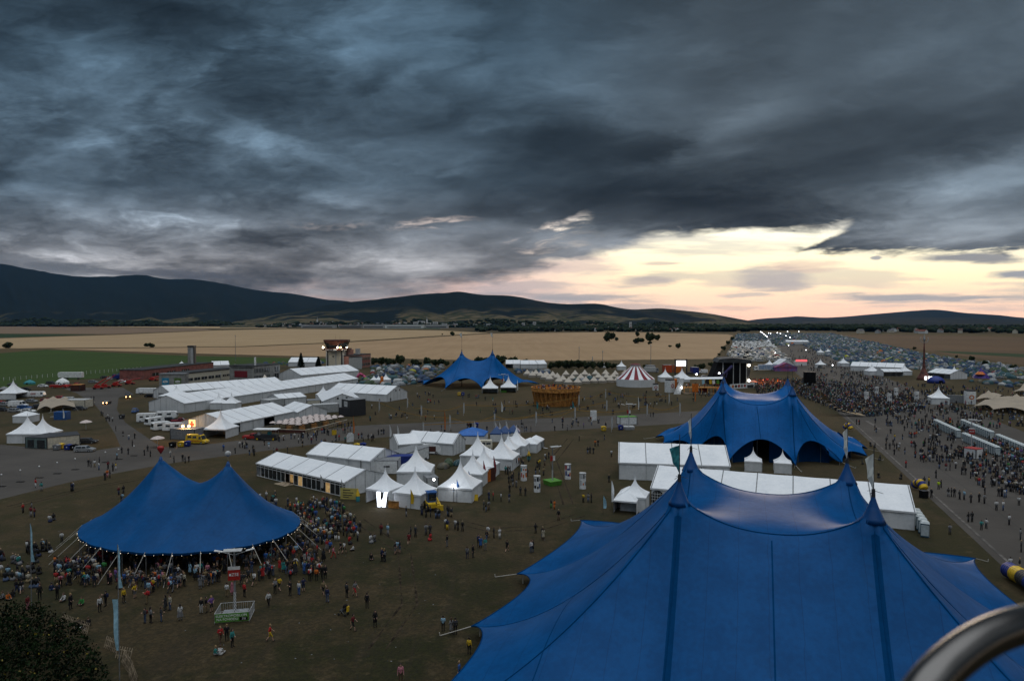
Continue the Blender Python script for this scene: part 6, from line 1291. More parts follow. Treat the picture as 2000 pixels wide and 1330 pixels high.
# ------------------------------------------------------------------ stage, screen, deck
def stage():
    c = G(1432, 752); d = c[1]; s = d / FPX; h = ZT(d, 699); T = thing('concert_stage', 'tall black festival stage seen from its side, lamps on its open edge', 'stage', c, R(-8)); w = 62 * s; dp = 14
    mb = MB(); mb.extr([(-w * .75, 0), (-w * .46, h - 2.2), (w * .42, h - 2.2), (w * .42, 0)], 0, dp); mb.build('side_cloth', M['black'], T)
    mb = MB(); pts = [(-w * .50, h - 2.3), (-w * .42, h - .6), (0, h), (w * .5, h - .9), (w * .58, h - 2.6)]; mb.extr(pts, -1.2, dp + 1.5); mb.build('roof', mat('stage_roof', (.05, .055, .06), .7, .2, .5), T)
    for x in (-.32, .0, .20, .40): mb = MB(); mb.box(w * x - .18, w * x + .18, -.3, -.05, 0, h - 2.4); mb.build('truss', M['lgrey'], T)
    mb = MB(); mb.extr([(w * .42, .5), (w * .50, 3), (w * .56, h - 2.8), (w * .42, h - 2.8)], 1.0, 3.0); mb.build('speaker_array', M['dark'], T)
    for z in (h - 3.6, 2.4): mb = MB(); mb.ball((w * .47, -.4, z), .6, 6); mb.build('stage_lamp', M['lamp'], T)
    mb = MB(); mb.box(w * .42, w * .8, 2, dp, 0, 1.4); mb.build('stage_floor', M['dark'], T)
    mb = MB(); mb.tube((-w * .5, -3, 3), (-w * .05, -1.5, h - 4), .35, .8, 6); mb.tube((-w * .2, -2, 6.5), (-w * .25, -2, 3.8), .4, .25, 6); mb.build('hanging_streamer', mat('violet_cloth', (.05, .045, .14), .8, .2, 1), T)
stage()
O, L, rz = frame2(G(1425, 760), G(1473, 757)); T = thing('stage_barrier', 'white barrier wall with round red emblems behind the black stage', 'wall', O, rz); mb = MB(); mb.box(0, L, -.2, 0, 0, 2.3); mb.build('panel', M['white'], T)
for k, m in enumerate(('orange', 'black', 'red', 'grey', 'red')):
    b = MB(); x = L * (.12 + .12 * k); b.add([(x + .7 * math.cos(a), -.22, 1.25 + .7 * math.sin(a)) for a in [2 * math.pi * j / 14 for j in range(14)]], [tuple(range(14))]); b.build('round_emblem', M[m], T)
b = MB(); b.box(L * .70, L * .96, -.23, -.205, .1, 1.5); b.build('opening', M['dark'], T)
g = G(1330, 733); d = g[1]; T = thing('video_screen', 'white-lit video screen on a scaffold behind the tents', 'screen', g); z0, z1 = ZT(d, 715), ZT(d, 704.5); w = 9 * d / FPX; mb = MB(); mb.box(-w, w, -.15, .15, z0, z1); mb.build('panel', M['screen'], T)
for x in (-w * 1.25, w * 1.25): b = MB(); b.box(x - .3, x + .3, -.2, .6, 0, z1 + 1); b.build('tower', M['dark'], T)
b = MB(); b.box(-w * 1.4, w * 1.4, .2, .5, z1 + .4, z1 + .9); b.build('truss', M['dark'], T)
T = thing('speaker_tower', 'black delay speaker tower standing in the main stage crowd', 'speaker tower', G(1581, 753), R(-10)); mb = MB(); mb.box(-2.6, 2.6, -1.5, 1.5, 0, 6.6); mb.build('cloth', M['black'], T); mb = MB(); mb.box(-2.8, 2.8, -1.7, 1.7, 6.603, 6.9); mb.build('roof', M['dark'], T)
def deck():
    c = G(1376, 770); T = thing('performance_deck', 'two-storey orange wooden performance deck crowded with people', 'deck', c, R(-6)); w = 9.0
    mb = MB(); mb.box(-w, w, 0, 6, 2.7, 3.0); mb.build('upper_floor', M['wood'], T); mb = MB(); mb.box(-w, w, -1, 6, 0, .5); mb.build('lower_floor', M['wood2'], T)
    for k in range(8): b = MB(); x = -w + .2 + k * (2 * w - .4) / 7; b.box(x - .12, x + .12, -.1, .14, .5, 2.7); b.build('post', M['wood'], T)
    b = MB(); b.box(-w * .6, -w * .3, -.12, -.02, 1, 4.6); b.build('orange_cloth', M['orange'], T); b = MB(); b.box(-w * .2, w * .2, 3.0, 3.1, .5, 2.7); b.build('back_wall', M['maroon'], T)
    b = MB(); b.ball((w * .75, -.6, 1.9), 1.6, 8); b.build('orange_ball', M['orange'], T, True)
    b = MB(); b.add([(-w - 4.5, -1, 0), (-w - 1.5, -1, 0), (-w + .5, 1, 6.8), (-w - 1.2, 1, 6.8), (-w - 4.5, -.4, 0), (-w - 1.5, -.4, 0), (-w + .5, 1.6, 6.8), (-w - 1.2, 1.6, 6.8)], [(0, 1, 2, 3), (7, 6, 5, 4), (0, 4, 5, 1), (1, 5, 6, 2), (2, 6, 7, 3), (3, 7, 4, 0)]); b.build('leaning_ramp', M['lgrey'], T)
    b = MB(); b.poly([(-w - 1, 3, 6.2), (w, 3, 6.6), (w, 7, 7.2), (-w - 1, 7, 6.8)]); b.build('canopy', WHITE, T)
    for x, m in ((-.1, 'lblue'), (.25, 'yellow'), (.6, 'green'), (.4, 'white')): b = MB(); b.poly([(w * x, 1, 4.4), (w * x + 1.2, 1.2, 4.6), (w * x + 1.0, 1.2, 6.4), (w * x - .2, 1, 6.2)]); b.build('pennant', M[m], T)
    return (c[0], c[1])
deck()
# striped scaffolding slide, stretch canopies, inflatables
def stretch(lb, pts, peaks, m, edge=1.2):
    P = [G(*p) for p in pts]; cx, cy = sum(p[0] for p in P) / len(P), sum(p[1] for p in P) / len(P); T = thing('stretch_canopy', lb, 'canopy', (cx, cy)); loc = [(p[0] - cx, p[1] - cy) for p in P]
    out, ez = [], []; n = len(loc)
    for i in range(n):
        a, b = loc[i], loc[(i + 1) % n]
        for j in range(8): t = j / 8; s = math.sin(math.pi * t); out.append(((a[0] + (b[0] - a[0]) * t) * (1 - .10 * s), (a[1] + (b[1] - a[1]) * t) * (1 - .10 * s))); ez.append(edge + .9 * s)
    lines = [([(x, y), (x + .05, y)], [z, z]) for x, y, z in [((G(*q)[0] - cx), (G(*q)[1] - cy), z) for q, z in peaks]]
    V, F, mi = membrane(out, ez, lines, 1.2); np_mesh('cloth', V, F, m, smooth=True).parent = T
    for (pt, z) in lines: b = MB(); b.tube((*pt[0], 0), (*pt[0], z[0]), .07, .06, 6); b.build('pole', M['steel'], T)
    for x, y in loc: b = MB(); b.tube((x, y, edge), (x * 1.12, y * 1.12, 0), .03, .03, 4); b.tube((x, y, 0), (x, y, edge), .05, .05, 5); b.build('edge_pole', M['rope'], T)
stretch('beige stretch canopy over the parked cars, its edge scalloped', [(72, 808), (100, 804), (148, 802), (150, 790), (108, 785), (76, 792)], [((104, 798), 4.6), ((128, 796), 4.2), ((88, 799), 4.0)], BEIGE)
stretch('wide beige stretch canopy at the picture edge with bulbs beneath it', [(1900, 800), (1940, 806), (2010, 812), (2080, 808), (2080, 785), (1990, 780), (1925, 786)], [((1946, 795), 4.4), ((1985, 796), 5.2), ((2040, 797), 4.8)], BEIGE)
stretch('grey-beige stretch canopy behind the wide one', [(1905, 786), (1950, 790), (1960, 778), (1925, 774)], [((1930, 782), 4.2)], BEIGE); stretch('small beige stretch canopy far at the picture edge', [(1978, 770), (2020, 776), (2050, 770), (2020, 758)], [((2000, 767), 4.4)], BEIGE)
stretch('grey stretch canopy wedged between the two longest halls', [(490, 757), (520, 760), (545, 752), (515, 745)], [((517, 752), 5.4)], WARM)
T = thing('canvas_slide', 'tan canvas sheet sagging from a post behind the arched big top', 'canvas', G(1608, 812), R(-15)); mb = MB(); n = 10; P0 = [( -1 + 14 * t, 0, 8.0 * (1 - t) ** 2.2 + .6) for t in [k / n for k in range(n + 1)]]
for a, b in zip(P0, P0[1:]): mb.poly([a, b, (b[0] - 1.5, 6, b[2] + .2), (a[0] - .5, 6, a[2] * .7)])
mb.build('cloth', mat('tan_canvas', (.34, .25, .15), .85, .12, .8), T); mb = MB(); mb.tube((-1, 0, 0), (-1, 0, 8.8), .1, .1, 6); mb.build('post', M['wood2'], T)
def arch(lb, pts, r, cols):
    T = thing('inflatable_arch', lb, 'inflatable', (pts[0][0], pts[0][1])); mb = MB(); n = 24; o = Vector(pts[0]); e = Vector(pts[1])
    P = []
    for i in range(n + 1): t = i / n; v = (e - o) * t; P.append((v.x, v.y, r + pts[2] * math.sin(math.pi * t)))
    for i in range(n): mb.tube(P[i], P[i + 1], r, r, 12, (i // 4) % len(cols))
    mb.build('tube', [M[c] for c in cols], T, True)
arch('blue and yellow inflatable tube lying at the runway edge', (G(1970, 1128), G(2060, 1190), .25), 1.0, ['dblue', 'yellow', 'dark']); arch('blue and yellow inflatable ring beside the end of the longest marquee', (G(1787, 955), G(1805, 962), .8), .75, ['dblue', 'yellow']); arch('small blue and yellow inflatable behind the pale flag', (G(1650, 840), G(1662, 842), 1.0), .7, ['dblue', 'yellow'])
T = thing('speaker_box', 'black box on the grass by the inflatable ring', 'box', G(1804, 972), R(10)); mb = MB(); mb.box(-.55, .55, -.5, .5, 0, 1.3); mb.build('body', M['black'], T); mb = MB(); mb.box(-.6, .6, -.55, .55, 1.303, 1.36); mb.build('lid', M['dark'], T)
# red tower with a metal flower head
g = G(1804, 742); d = g[1]; T = thing('sculpture_tower', 'tall rust-red tower with a curved metal crown and lit base', 'tower', g); h = ZT(d, 668); mb = MB(); mb.lathe([(3.6, 0), (3.0, 1.5), (1.5, 4.5), (.8, 7), (.55, 10), (.4, h * .8), (.25, h)], n=12); mb.build('spire', mat('rust_red', (.13, .045, .035), .7, .3, .5), T, True)
for k in range(6):
    a = k * 1.05; b = MB(); b.path([(0, 0, h - .5), (1.6 * math.cos(a), 1.6 * math.sin(a), h), (2.3 * math.cos(a), 2.3 * math.sin(a), h + 1.6), (1.9 * math.cos(a), 1.9 * math.sin(a), h + 2.6)], .12, 6); b.build('crown_arm', M['lgrey'], T)
b = MB(); b.lathe([(.2, h), (.7, h + 1.4), (.4, h + 3), (.03, h + 4)], n=10); b.build('finial', M['steel'], T)
for x in (-1.6, .4, 2.0): b = MB(); b.box(x, x + 1.0, -3.8, -3.4, .4, 2.2); b.build('lit_opening', M['screen'], T)
T = thing('play_tent', 'deep blue inflatable dome beside the red tower', 'inflatable', G(1828, 748)); mb = MB(); mb.lathe([(4.2, 0), (4.0, 1.4), (2.8, 2.8), (1.2, 3.5), (.05, 3.7)], n=16); mb.build('shell', M['dblue'], T, True); b = MB(); b.box(-.9, .9, -4.25, -3.9, 0, 1.6); b.build('opening', M['black'], T)
T = thing('play_tent', 'violet and orange peaked play tent by the dome camp', 'inflatable', G(1916, 738)); mb = MB(); mb.lathe([(4.4, 0), (3.4, 1.6), (1.8, 3.2), (.4, 5.2), (.05, 6.0)], n=8); mb.build('shell', mat('violet_paint', (.06, .03, .22), .5, .2, .5), T); b = MB(); b.lathe([(2.6, 2.6), (1.2, 4.0)], (-1.5, -1.5, -.4), 8); b.build('orange_hood', M['orange'], T)
T = thing('food_stall', 'pink and blue decorated stall with draped cloth by the printed lorry', 'stall', G(1536, 725)); mb = MB(); mb.box(-7, 7, 0, 4, 0, 2.6); mb.build('counter', mat('stall_print', (.40, .10, .22), .6, .4, .5, col2=(.15, .12, .35)), T); b = MB(); b.extr([(-7.4, 2.61), (0, 5.5), (7.4, 2.61)], -.4, 4.4); b.build('roof', mat('violet_cloth2', (.13, .11, .28), .8, .3, .4, col2=(.36, .08, .12)), T)
T = thing('food_stall', 'white stall with a glowing red fascia on the runway', 'stall', G(1565, 714)); mb = MB(); mb.box(-4, 4, 0, 4, 0, 3.0); mb.build('counter', M['white'], T); b = MB(); b.box(-4.1, 4.1, -.2, 0, 3.0, 4.3); b.build('lit_fascia', mat('red_glow', (.6, .1, .1), .5, 0, 1, emit=(1, .12, .14), es=1.2), T)
for i, (x, y, lb) in enumerate(((842, 758, 'orange inflatable boot-like shape by the three small pagodas'), )):
    T = thing('orange_inflatable', 'orange inflatable figure beside the three small pagodas', 'inflatable', G(746, 752)); mb = MB(); mb.lathe([(1.0, 0), (1.1, 1.2), (.8, 2.4), (.9, 3.6), (.4, 4.4)], n=10); mb.build('body', M['orange'], T, True)
T = thing('inflatable', 'pink and green inflatable shapes among dome tents beside the halls', 'inflatable', G(706, 745)); mb = MB(); mb.path([(-3, 0, 1), (-1, 0, 4.2), (1, 0, 3.2), (3.2, 0, .8)], .7, 8); mb.build('pink_tube', mat('pink_vinyl', (.45, .06, .16), .45, .1, 1), T, True); b = MB(); b.ball((2.5, -1, 1.2), 1.2, 6); b.build('green_ball', M['green'], T, True)
# masts beyond the bushes
for i, (x, yb, yt, lb) in enumerate(((460, 706, 657, 'lone thin mast standing at the edge of the wheat'), (1131, 716, 680, 'slim mast with a blue cabin at its foot before the bushes'), (1271, 722, 676, 'tall slim mast behind the circus tent'), (1177, 718, 688, 'lattice mast with a white cabin before the bushes'), (1157, 718, 699, 'tripod lattice beside the white-cabined mast'), (489, 740, 728, 'lamp pole above the halls'), (431, 750, 732, 'lamp pole by the workshop'))):
    g = G(x, yb); H = ZT(g[1], yt); T = thing('mast', lb, 'mast', g); mb = MB(); mb.tube((0, 0, 0), (0, 0, H), .22, .12, 6); mb.build('pole', M['grey'], T)
    b = MB(); b.tube((0, 0, H), (0, 0, H + .9), .3, .3, 6); b.build('head', M['lgrey'], T)
    if i in (1, 3): b = MB(); b.box(-2.4, 2.4, -1, 1, 0, 3); b.build('cabin', M['dblue'] if i == 1 else M['white'], T)
    if i == 4:
        for a in range(3): b = MB(); b.tube((2.4 * math.cos(a * 2.1), 2.4 * math.sin(a * 2.1), 0), (0, 0, H), .1, .1, 4); b.build('leg', M['lgrey'], T)
# string of lamps along the far runway
for i, (x, y, yt) in enumerate(((1486, 651, 648), (1489, 653, 650), (1492, 655, 652.5), (1495, 658, 655), (1498, 661, 657.5), (1501, 663, 650.5), (1518, 655, 650), (1524, 658, 651), (1538, 652, 647.5), (1535, 664, 656), (1543, 668, 659), (1540, 684, 674.5), (1505, 657, 651), (1560, 652, 647.5), (1574, 695, 683.5), (1626, 722, 713), (1514, 698, 689))):
    g = G(x, y); H = ZT(g[1], yt); T = thing('runway_lamp', 'white lit lamp mast over the far camp strip', 'lamp', g, 0, 'lit lamp masts of the far camp'); mb = MB(); mb.tube((0, 0, 0), (0, 0, H), .12, .1, 5); mb.build('pole', M['grey'], T); mb = MB(); mb.ball((0, 0, H), max(.28, g[1] * .00042), 5); mb.build('lamp_head', M['lampw'], T)

O, L, rz = frame2(G(-40, 748), G(275, 722)); T = thing('field_fence', 'thin wire fence on white posts along the green field', 'fence', O, rz)
for k in range(34): mb = MB(); mb.tube((L * k / 33, 0, 0), (L * k / 33, 0, 2.0), .09, .09, 5); mb.build('post', M['white'], T)
for z in (.9, 1.8): mb = MB(); mb.tube((0, 0, z), (L, 0, z), .015, .015, 3); mb.build('wire', M['steel'], T)

for x, y, w, h, m, lb in ((58, 750, 6, 2.2, 'teal', 'teal low tent at the edge of the green field'), (24, 753, 5, 1.6, 'dark', 'dark low tent at the edge of the green field'), (122, 750, 7, 3.2, 'white', 'white low peaked canopy among the fire engines'), (8, 762, 5, 1.8, 'grey', 'grey low tent beyond the cut pagoda')):
    T = thing('low_tent', lb, 'tent', G(x, y)); mb = MB(); mb.lathe([(w / 2, 0), (w / 2, h * .35), (w * .3, h * .7), (.1, h)], n=8, sy=.7); mb.build('cloth', M[m], T); b = MB(); b.box(-.5, .5, -w * .355, -w * .34, 0, h * .34); b.build('opening', M['black'], T)
T = thing('market_stall', 'blue box stall with pale awning in the car yard below the stretch canopy', 'stall', G(117, 820)); mb = MB(); mb.box(-2, 2, 0, 2.4, 0, 2.6); mb.build('body', M['blue'], T); mb = MB(); mb.box(-3.4, -2.05, .2, 2.2, .9, 1.0); mb.build('counter', M['lgrey'], T); mb = MB(); mb.extr([(-3.6, 2.3), (-2.05, 2.65), (-2.05, 2.7), (-3.6, 2.36)], 0, 2.4); mb.build('awning', M['white'], T)
# ------------------------------------------------------------------ foliage
def leaf_cloud(n, fn, size, seed, upk=.5):
    """n small leaf quads; fn(rs) gives a centre"""
    rs = np.random.RandomState(seed); C = fn(rs, n); n = len(C)
    a = rs.normal(size=(n, 3)); a /= np.linalg.norm(a, axis=1)[:, None]; b = rs.normal(size=(n, 3)); b -= (b * a).sum(1)[:, None] * a; b /= np.linalg.norm(b, axis=1)[:, None]
    s = size * rs.uniform(.6, 1.4, (n, 1)); V = np.stack([C - a * s - b * s * .6, C + a * s - b * s * .6, C + a * s + b * s * .6, C - a * s + b * s * .6], 1).reshape(-1, 3)
    return V, np.arange(4 * n).reshape(n, 4)
def crown_fn(r, h, z0, lumps, seed):
    rs0 = np.random.RandomState(seed); L = []
    for _ in range(lumps):
        v = rs0.normal(size=3); v /= np.linalg.norm(v); L.append((v * [r * .62, r * .62, h * .34] * rs0.uniform(.5, 1.05), rs0.uniform(.32, .55) * min(r, h * .6)))
    def f(rs, n):
        k = rs.randint(0, len(L), n); P = np.array([L[i][0] for i in k]); R_ = np.array([L[i][1] for i in k]); v = rs.normal(size=(n, 3)); v /= np.linalg.norm(v, axis=1)[:, None]
        Q = P + v * (R_ * rs.uniform(.55, 1.05, n))[:, None]; Q[:, 2] += z0 + h * .5; return Q[Q[:, 2] > .15]
    return f
TREES = []
def tree_proto(r, h, n, size, seed, m, trunk=.25):
    T = thing('bush_tree', 'x', 'tree', (0, -700, 0)); V, F = leaf_cloud(n, crown_fn(r, h * .92, h * .08, 9, seed), size, seed); o = np_mesh('crown', V, F, m); o.parent = T
    mb = MB(); mb.tube((0, 0, 0), (0, 0, h * .45), trunk, trunk * .6, 7)
    for k in range(4): a = k * 1.6 + seed; mb.tube((0, 0, h * .3), (r * .5 * math.cos(a), r * .5 * math.sin(a), h * .65), trunk * .5, trunk * .2, 5)
    mb.build('trunk', M['bark'], T); return T
PROT = [tree_proto(4.2, 7.0, 1500, .42, s, M['leaf']) for s in (1, 2, 3)]
def put_tree(k, q, w_px, lb, grp=None, squash=1.0, name=None, first={}):
    g = G(*q); o = copy_tree(PROT[k % 3], g, rng.uniform(0, 6), lb, grp); s = w_px / FPX * g[1] / 8.6; o.scale = (s, s, s * squash); o['label'] = lb
    if grp is None and 'group' in o: del o['group']
    return o
row1 = [(731, 712, 17), (745, 713, 18), (757, 713, 17), (768, 712, 13), (782, 712, 22), (808, 714, 16), (818, 715, 11), (835, 715, 20), (848, 714, 15), (860, 714, 17), (873, 715, 12), (888, 716, 13), (934, 711, 18), (948, 712, 16), (976, 713, 24), (1003, 714, 22), (1025, 716, 17), (1052, 716, 14)]
for i, (x, y, w) in enumerate(row1): put_tree(i, (x, y), w * 1.12, 'round dark green bush in the row bordering the wheat beyond the dome tents' if i < 12 else 'round dark green bush standing behind the star tent' , 'bushes by the dome camp' if i < 12 else 'bushes behind the star tent')
for i, (x, y, w) in enumerate(((1078, 721, 17), (1090, 720, 18), (1103, 720, 20), (1117, 720, 20), (1131, 720, 19), (1145, 720, 18), (1158, 720, 18), (1172, 720, 16), (1186, 720, 16), (1199, 720, 13), (1210, 719, 10))): put_tree(i, (x, y), w * 1.15, 'tall dark bush of the dense row behind the bell tents', 'bushes behind the bell tents')
for i, (x, y, w, lb) in enumerate(((1190, 667, 26, 'big round tree standing alone in the wheat field'), (1204, 666, 10, 'small tree leaning against the big round one in the wheat'), (1244, 657, 13, 'tree on the village edge of the wheat field'), (1246, 671, 26, 'broad tree clump in the wheat, the lower one'), (1270, 668, 24, 'broad tree clump in the wheat, the upper one'), (1284, 665, 16, 'pale-edged tree at the end of the clump in the wheat'), (1269, 673, 9, 'small bush under the tree clump in the wheat'), (1324, 681, 14, 'lone bush on the wheat boundary line'), (1308, 678, 9, 'low bush on the wheat boundary line'), (884, 656, 12, 'lone tree far out on the field boundary'), (864, 654.5, 4, 'tiny bush beside the lone field-boundary tree'),
                                  (17, 680, 26, 'low dark bush at the far edge of the green field'), (293, 679, 21, 'low rounded bush on the line between two wheat fields'), (57, 634.5, 7, 'small tree on the far pale field, first of three'), (72, 634.5, 7, 'small tree on the far pale field, second of three'), (124, 634.5, 9, 'small tree on the far pale field, standing apart'), (1358, 722, 13, 'bush beside the video screen, slim one'), (1372, 722, 17, 'bush between the screen and the stage'), (1388, 716, 12, 'rounded bush behind the black stage'), (1397, 706, 10, 'bush at the wheat corner near the stage'), (1404, 694, 9, 'bush along the track edge of the wheat, lower'), (1413, 684, 12, 'bush along the track edge of the wheat, middle'), (1422, 673, 10, 'bush along the track edge of the wheat, upper'), (1430, 664, 9, 'bush at the top of the wheat track'),
                                  (1262, 722, 15, 'dark bush behind the circus tent'), (1898, 706, 14, 'dark bush on the brown field behind the tent camp'), (1924, 713, 13, 'second dark bush on the brown field behind the tent camp'), (1786, 683, 8, 'small dark bush where the brown field meets the camp'), (1868, 699, 7, 'tiny dark bush beside the brown field bushes'), (1980, 722, 14, 'dark bush near the picture edge behind the camp'), (712, 717, 9, 'dark bush at the foot of the pink terminal'))):
    put_tree(i, (x, y), w, lb, None, .62 if 'low' in lb else 1.0)
def spruce(q, top, w, lb):
    g = G(*q); h = ZT(g[1], top); r = w / FPX * g[1] / 2; T = thing('spruce_tree', lb, 'tree', g)
    def f(rs, n):
        t = rs.uniform(0, 1, n) ** .7; tier = (t * 9) % 1; rad = r * (1 - t) * (.55 + .45 * (1 - tier)) * rs.uniform(.3, 1, n) ** .5 + .1; a = rs.uniform(0, 6.28, n); return np.stack([rad * np.cos(a), rad * np.sin(a), h * (.08 + .92 * t)], 1)
    V, F = leaf_cloud(1500, f, .35, int(q[0])); o = np_mesh('crown', V, F, M['leafd']); o.parent = T; mb = MB(); mb.tube((0, 0, 0), (0, 0, h), .3, .04, 6); mb.build('trunk', M['bark'], T)
spruce((588, 722), 690, 20, 'dark pointed spruce in front of the white marquees, the taller one'); spruce((622, 721), 697, 18, 'dark pointed spruce beside the control tower')
for p in PROT:
    for k in list(p.children): bpy.data.objects.remove(k)
    bpy.data.objects.remove(p)
# sunflower plot with its low slat fence
def plot():
    edge = [G(-60, 1196), G(60, 1196), (-47.5, 70.5), (-44.0, 68.2), (-40.2, 64.0), (-36.8, 60.5), (-33.8, 57.0), (-31.6, 53.0), (-30.0, 48.0), (-29.0, 40.0), (-75, 40)]
    A = np.array([(x, y) for x, y in edge])
    def ins(x, y):
        c = np.zeros(len(x), bool)
        for i in range(len(A)):
            x1, y1 = A[i]; x2, y2 = A[i - 1]; c ^= ((y1 > y) != (y2 > y)) & (x < (x2 - x1) * (y - y1) / (y2 - y1 + 1e-12) + x1)
        return c
    rs = np.random.RandomState(3); n = 15000; x = rs.uniform(-80, -28, n); y = rs.uniform(40, 73, n); x = np.round(x / .75) * .75 + rs.normal(0, .09, n); k = ins(x, y); S0 = np.stack([x[k], y[k]], 1); H = 1.75 + .9 * (fbm(S0[:, 0] * .12, S0[:, 1] * .12, 4) - .3) + rs.uniform(-.15, .25, len(S0))
    def f(rs2, m):
        i = rs2.randint(0, len(S0), m); z = H[i] * rs2.uniform(.25, 1.05, m) ** .6; return np.stack([S0[i, 0] + rs2.normal(0, .22, m), S0[i, 1] + rs2.normal(0, .22, m), z], 1)
    V, F = leaf_cloud(42000, f, .10, 5); i = rs.randint(0, len(S0), 260)
    def g(rs2, m): return np.stack([S0[i, 0], S0[i, 1], H[i] + .08], 1)
    V2, F2 = leaf_cloud(260, g, .085, 6); mi = np.concatenate([np.zeros(len(F), int), np.ones(len(F2), int)])
    o = np_mesh('sunflower_crop', np.concatenate([V, V2]), np.concatenate([F, F2 + len(V)]), [M['hedge'], M['petal']], mi); tag(o, 'dense green sunflower plot with a few yellow heads', 'crop', None, 'stuff')
plot()
for i, (a, b) in enumerate((((118, 1219), (170, 1238)), ((204, 1264), (226, 1274)), ((226, 1284), (254, 1290)), ((238, 1293), (254, 1318)), ((252, 1318), (262, 1345)))):
    O, L, rz = frame2(G(*a), G(*b)); T = thing('slat_fence', 'low leaning wooden slat fence beside the sunflower plot, ' + ('stretch by the seated people', 'stretch next to the tall pole', 'crosswise stretch under the blue banner', 'stretch running towards the bottom edge', 'last stretch at the bottom edge')[i], 'fence', O, rz); n = max(4, int(L / .28))
    for z in (.25, .75): mb = MB(); mb.box(0, L, -.02 + z * .3, .02 + z * .3, z - .04, z + .04); mb.build('rail', M['wood2'], T)
    mb = MB()
    for k in range(n + 1): x = L * k / n; mb.add([(x - .04, -.05, 0), (x + .04, -.05, 0), (x + .04, -.02, 0), (x - .04, -.02, 0), (x - .04, .27, 1.05), (x + .04, .27, 1.05), (x + .04, .30, 1.05), (x - .04, .30, 1.05)], [(0, 1, 5, 4), (1, 2, 6, 5), (2, 3, 7, 6), (3, 0, 4, 7), (4, 5, 6, 7)])
    mb.build('slat', M['wood2'], T)
# far woods and the valley villages
def clumps(name, pts, m, seed, kind='stuff', label=None):
    rs = np.random.RandomState(seed); ico = []; t = (1 + 5 ** .5) / 2
    v0 = np.array([(-1, t, 0), (1, t, 0), (-1, -t, 0), (1, -t, 0), (0, -1, t), (0, 1, t), (0, -1, -t), (0, 1, -t), (t, 0, -1), (t, 0, 1), (-t, 0, -1), (-t, 0, 1)], float); v0 /= np.linalg.norm(v0[0])
    f0 = [(0, 11, 5), (0, 5, 1), (0, 1, 7), (0, 7, 10), (0, 10, 11), (1, 5, 9), (5, 11, 4), (11, 10, 2), (10, 7, 6), (7, 1, 8), (3, 9, 4), (3, 4, 2), (3, 2, 6), (3, 6, 8), (3, 8, 9), (4, 9, 5), (2, 4, 11), (6, 2, 10), (8, 6, 7), (9, 8, 1)]
    vs = list(map(tuple, v0)); mid = {}; f1 = []
    def md(a, b):
        k = (min(a, b), max(a, b))
        if k not in mid: p = (np.array(vs[a]) + vs[b]) / 2; vs.append(tuple(p / np.linalg.norm(p))); mid[k] = len(vs) - 1
        return mid[k]
    for a, b, c in f0: ab, bc, ca = md(a, b), md(b, c), md(c, a); f1 += [(a, ab, ca), (b, bc, ab), (c, ca, bc), (ab, bc, ca)]
    v1 = np.array(vs); f1 = np.array(f1); VV, FF = [], []
    for i, (x, y, z, r, h) in enumerate(pts):
        d = 1 + .28 * rs.normal(size=(len(v1), 1)).clip(-1.2, 1.2); V = v1 * d * [r, r, h * .5]; V[:, 2] += z + h * .45; V[:, 0] += x; V[:, 1] += y; VV.append(V); FF.append(f1 + i * len(v1))
    o = np_mesh(name, np.concatenate(VV), np.concatenate(FF), m, smooth=False); return tag(o, label, 'wood', None, kind)
WOODM = mat('far_wood', (.018, .028, .015), .9, .35, .02, .1)
P = []
for i in range(2300):
    px = rng.uniform(930, 2250); t = (px - 950) / 1050; ymin, ymax = (641 - 4 * min(1, t), 645.5 + 6 * max(0, (px - 1430) / 570)) if px > 1000 else (640, 645)
    if px < 1460: ymin, ymax = 639, 648
    elif px < 1640: ymin, ymax = 638, 646
    y = ymin + (ymax - ymin) * rng.random() ** 1.3; g = G(px, y); h = rng.uniform(7, 16) * (1.35 if 1420 < px < 1760 else 1.0); P.append((g[0], g[1], 0, h * rng.uniform(.5, .9), h))
for i in range(500): px = rng.uniform(-200, 1000); g = G(px, rng.uniform(636.5, 638.5) if px > 480 else rng.choice((631.5, 633.5))); h = rng.uniform(6, 14); P.append((g[0], g[1], 0, h, h))
for i in range(900):
    px = rng.uniform(-100, 480); d = rng.uniform(4350, 4900); P.append((PX(px, d), d, HILLS['hill_far'](px, d), rng.uniform(8, 22), rng.uniform(10, 20)))
for i in range(700):
    px = rng.uniform(500, 1400); d = rng.uniform(3550, 3950); P.append((PX(px, d), d, max(0, HILLS['hill_mid'](px, d)), rng.uniform(6, 14), rng.uniform(8, 14)))
clumps('woods', P, WOODM, 4, 'stuff', 'dark belt of trees along the valley floor and villages')
ROOFS = [mat('tile_red', (.17, .06, .04), .8, .2, .2), mat('tile_brown', (.10, .06, .05), .8, .2, .2), mat('tile_grey', (.13, .13, .14), .8, .2, .2)]; WALLS = [M['white'], M['cream'], M['lgrey']]
def house(x, y, z, L, W, h, wm, rm, rz, lb, grp, hip=False, name='village_house'):
    T = thing(name, lb, 'house', (x, y, z), rz, grp); mb = MB(); mb.extr([(-W / 2, -6), (W / 2, -6), (W / 2, h), (0, h + W * .42), (-W / 2, h)], -L / 2, L / 2); mb.build('wall', wm, T)
    mb = MB(); o = .5; mb.add([(-W / 2 - o, -L / 2 - o, h - .3), (0, -L / 2 - o, h + W * .42 + .15), (W / 2 + o, -L / 2 - o, h - .3), (-W / 2 - o, L / 2 + o, h - .3), (0, L / 2 + o, h + W * .42 + .15), (W / 2 + o, L / 2 + o, h - .3)], [(0, 1, 4, 3), (1, 2, 5, 4)]); mb.build('roof', rm, T); return T
wn, rn = ('white', 'cream', 'grey'), ('red', 'brown', 'grey')
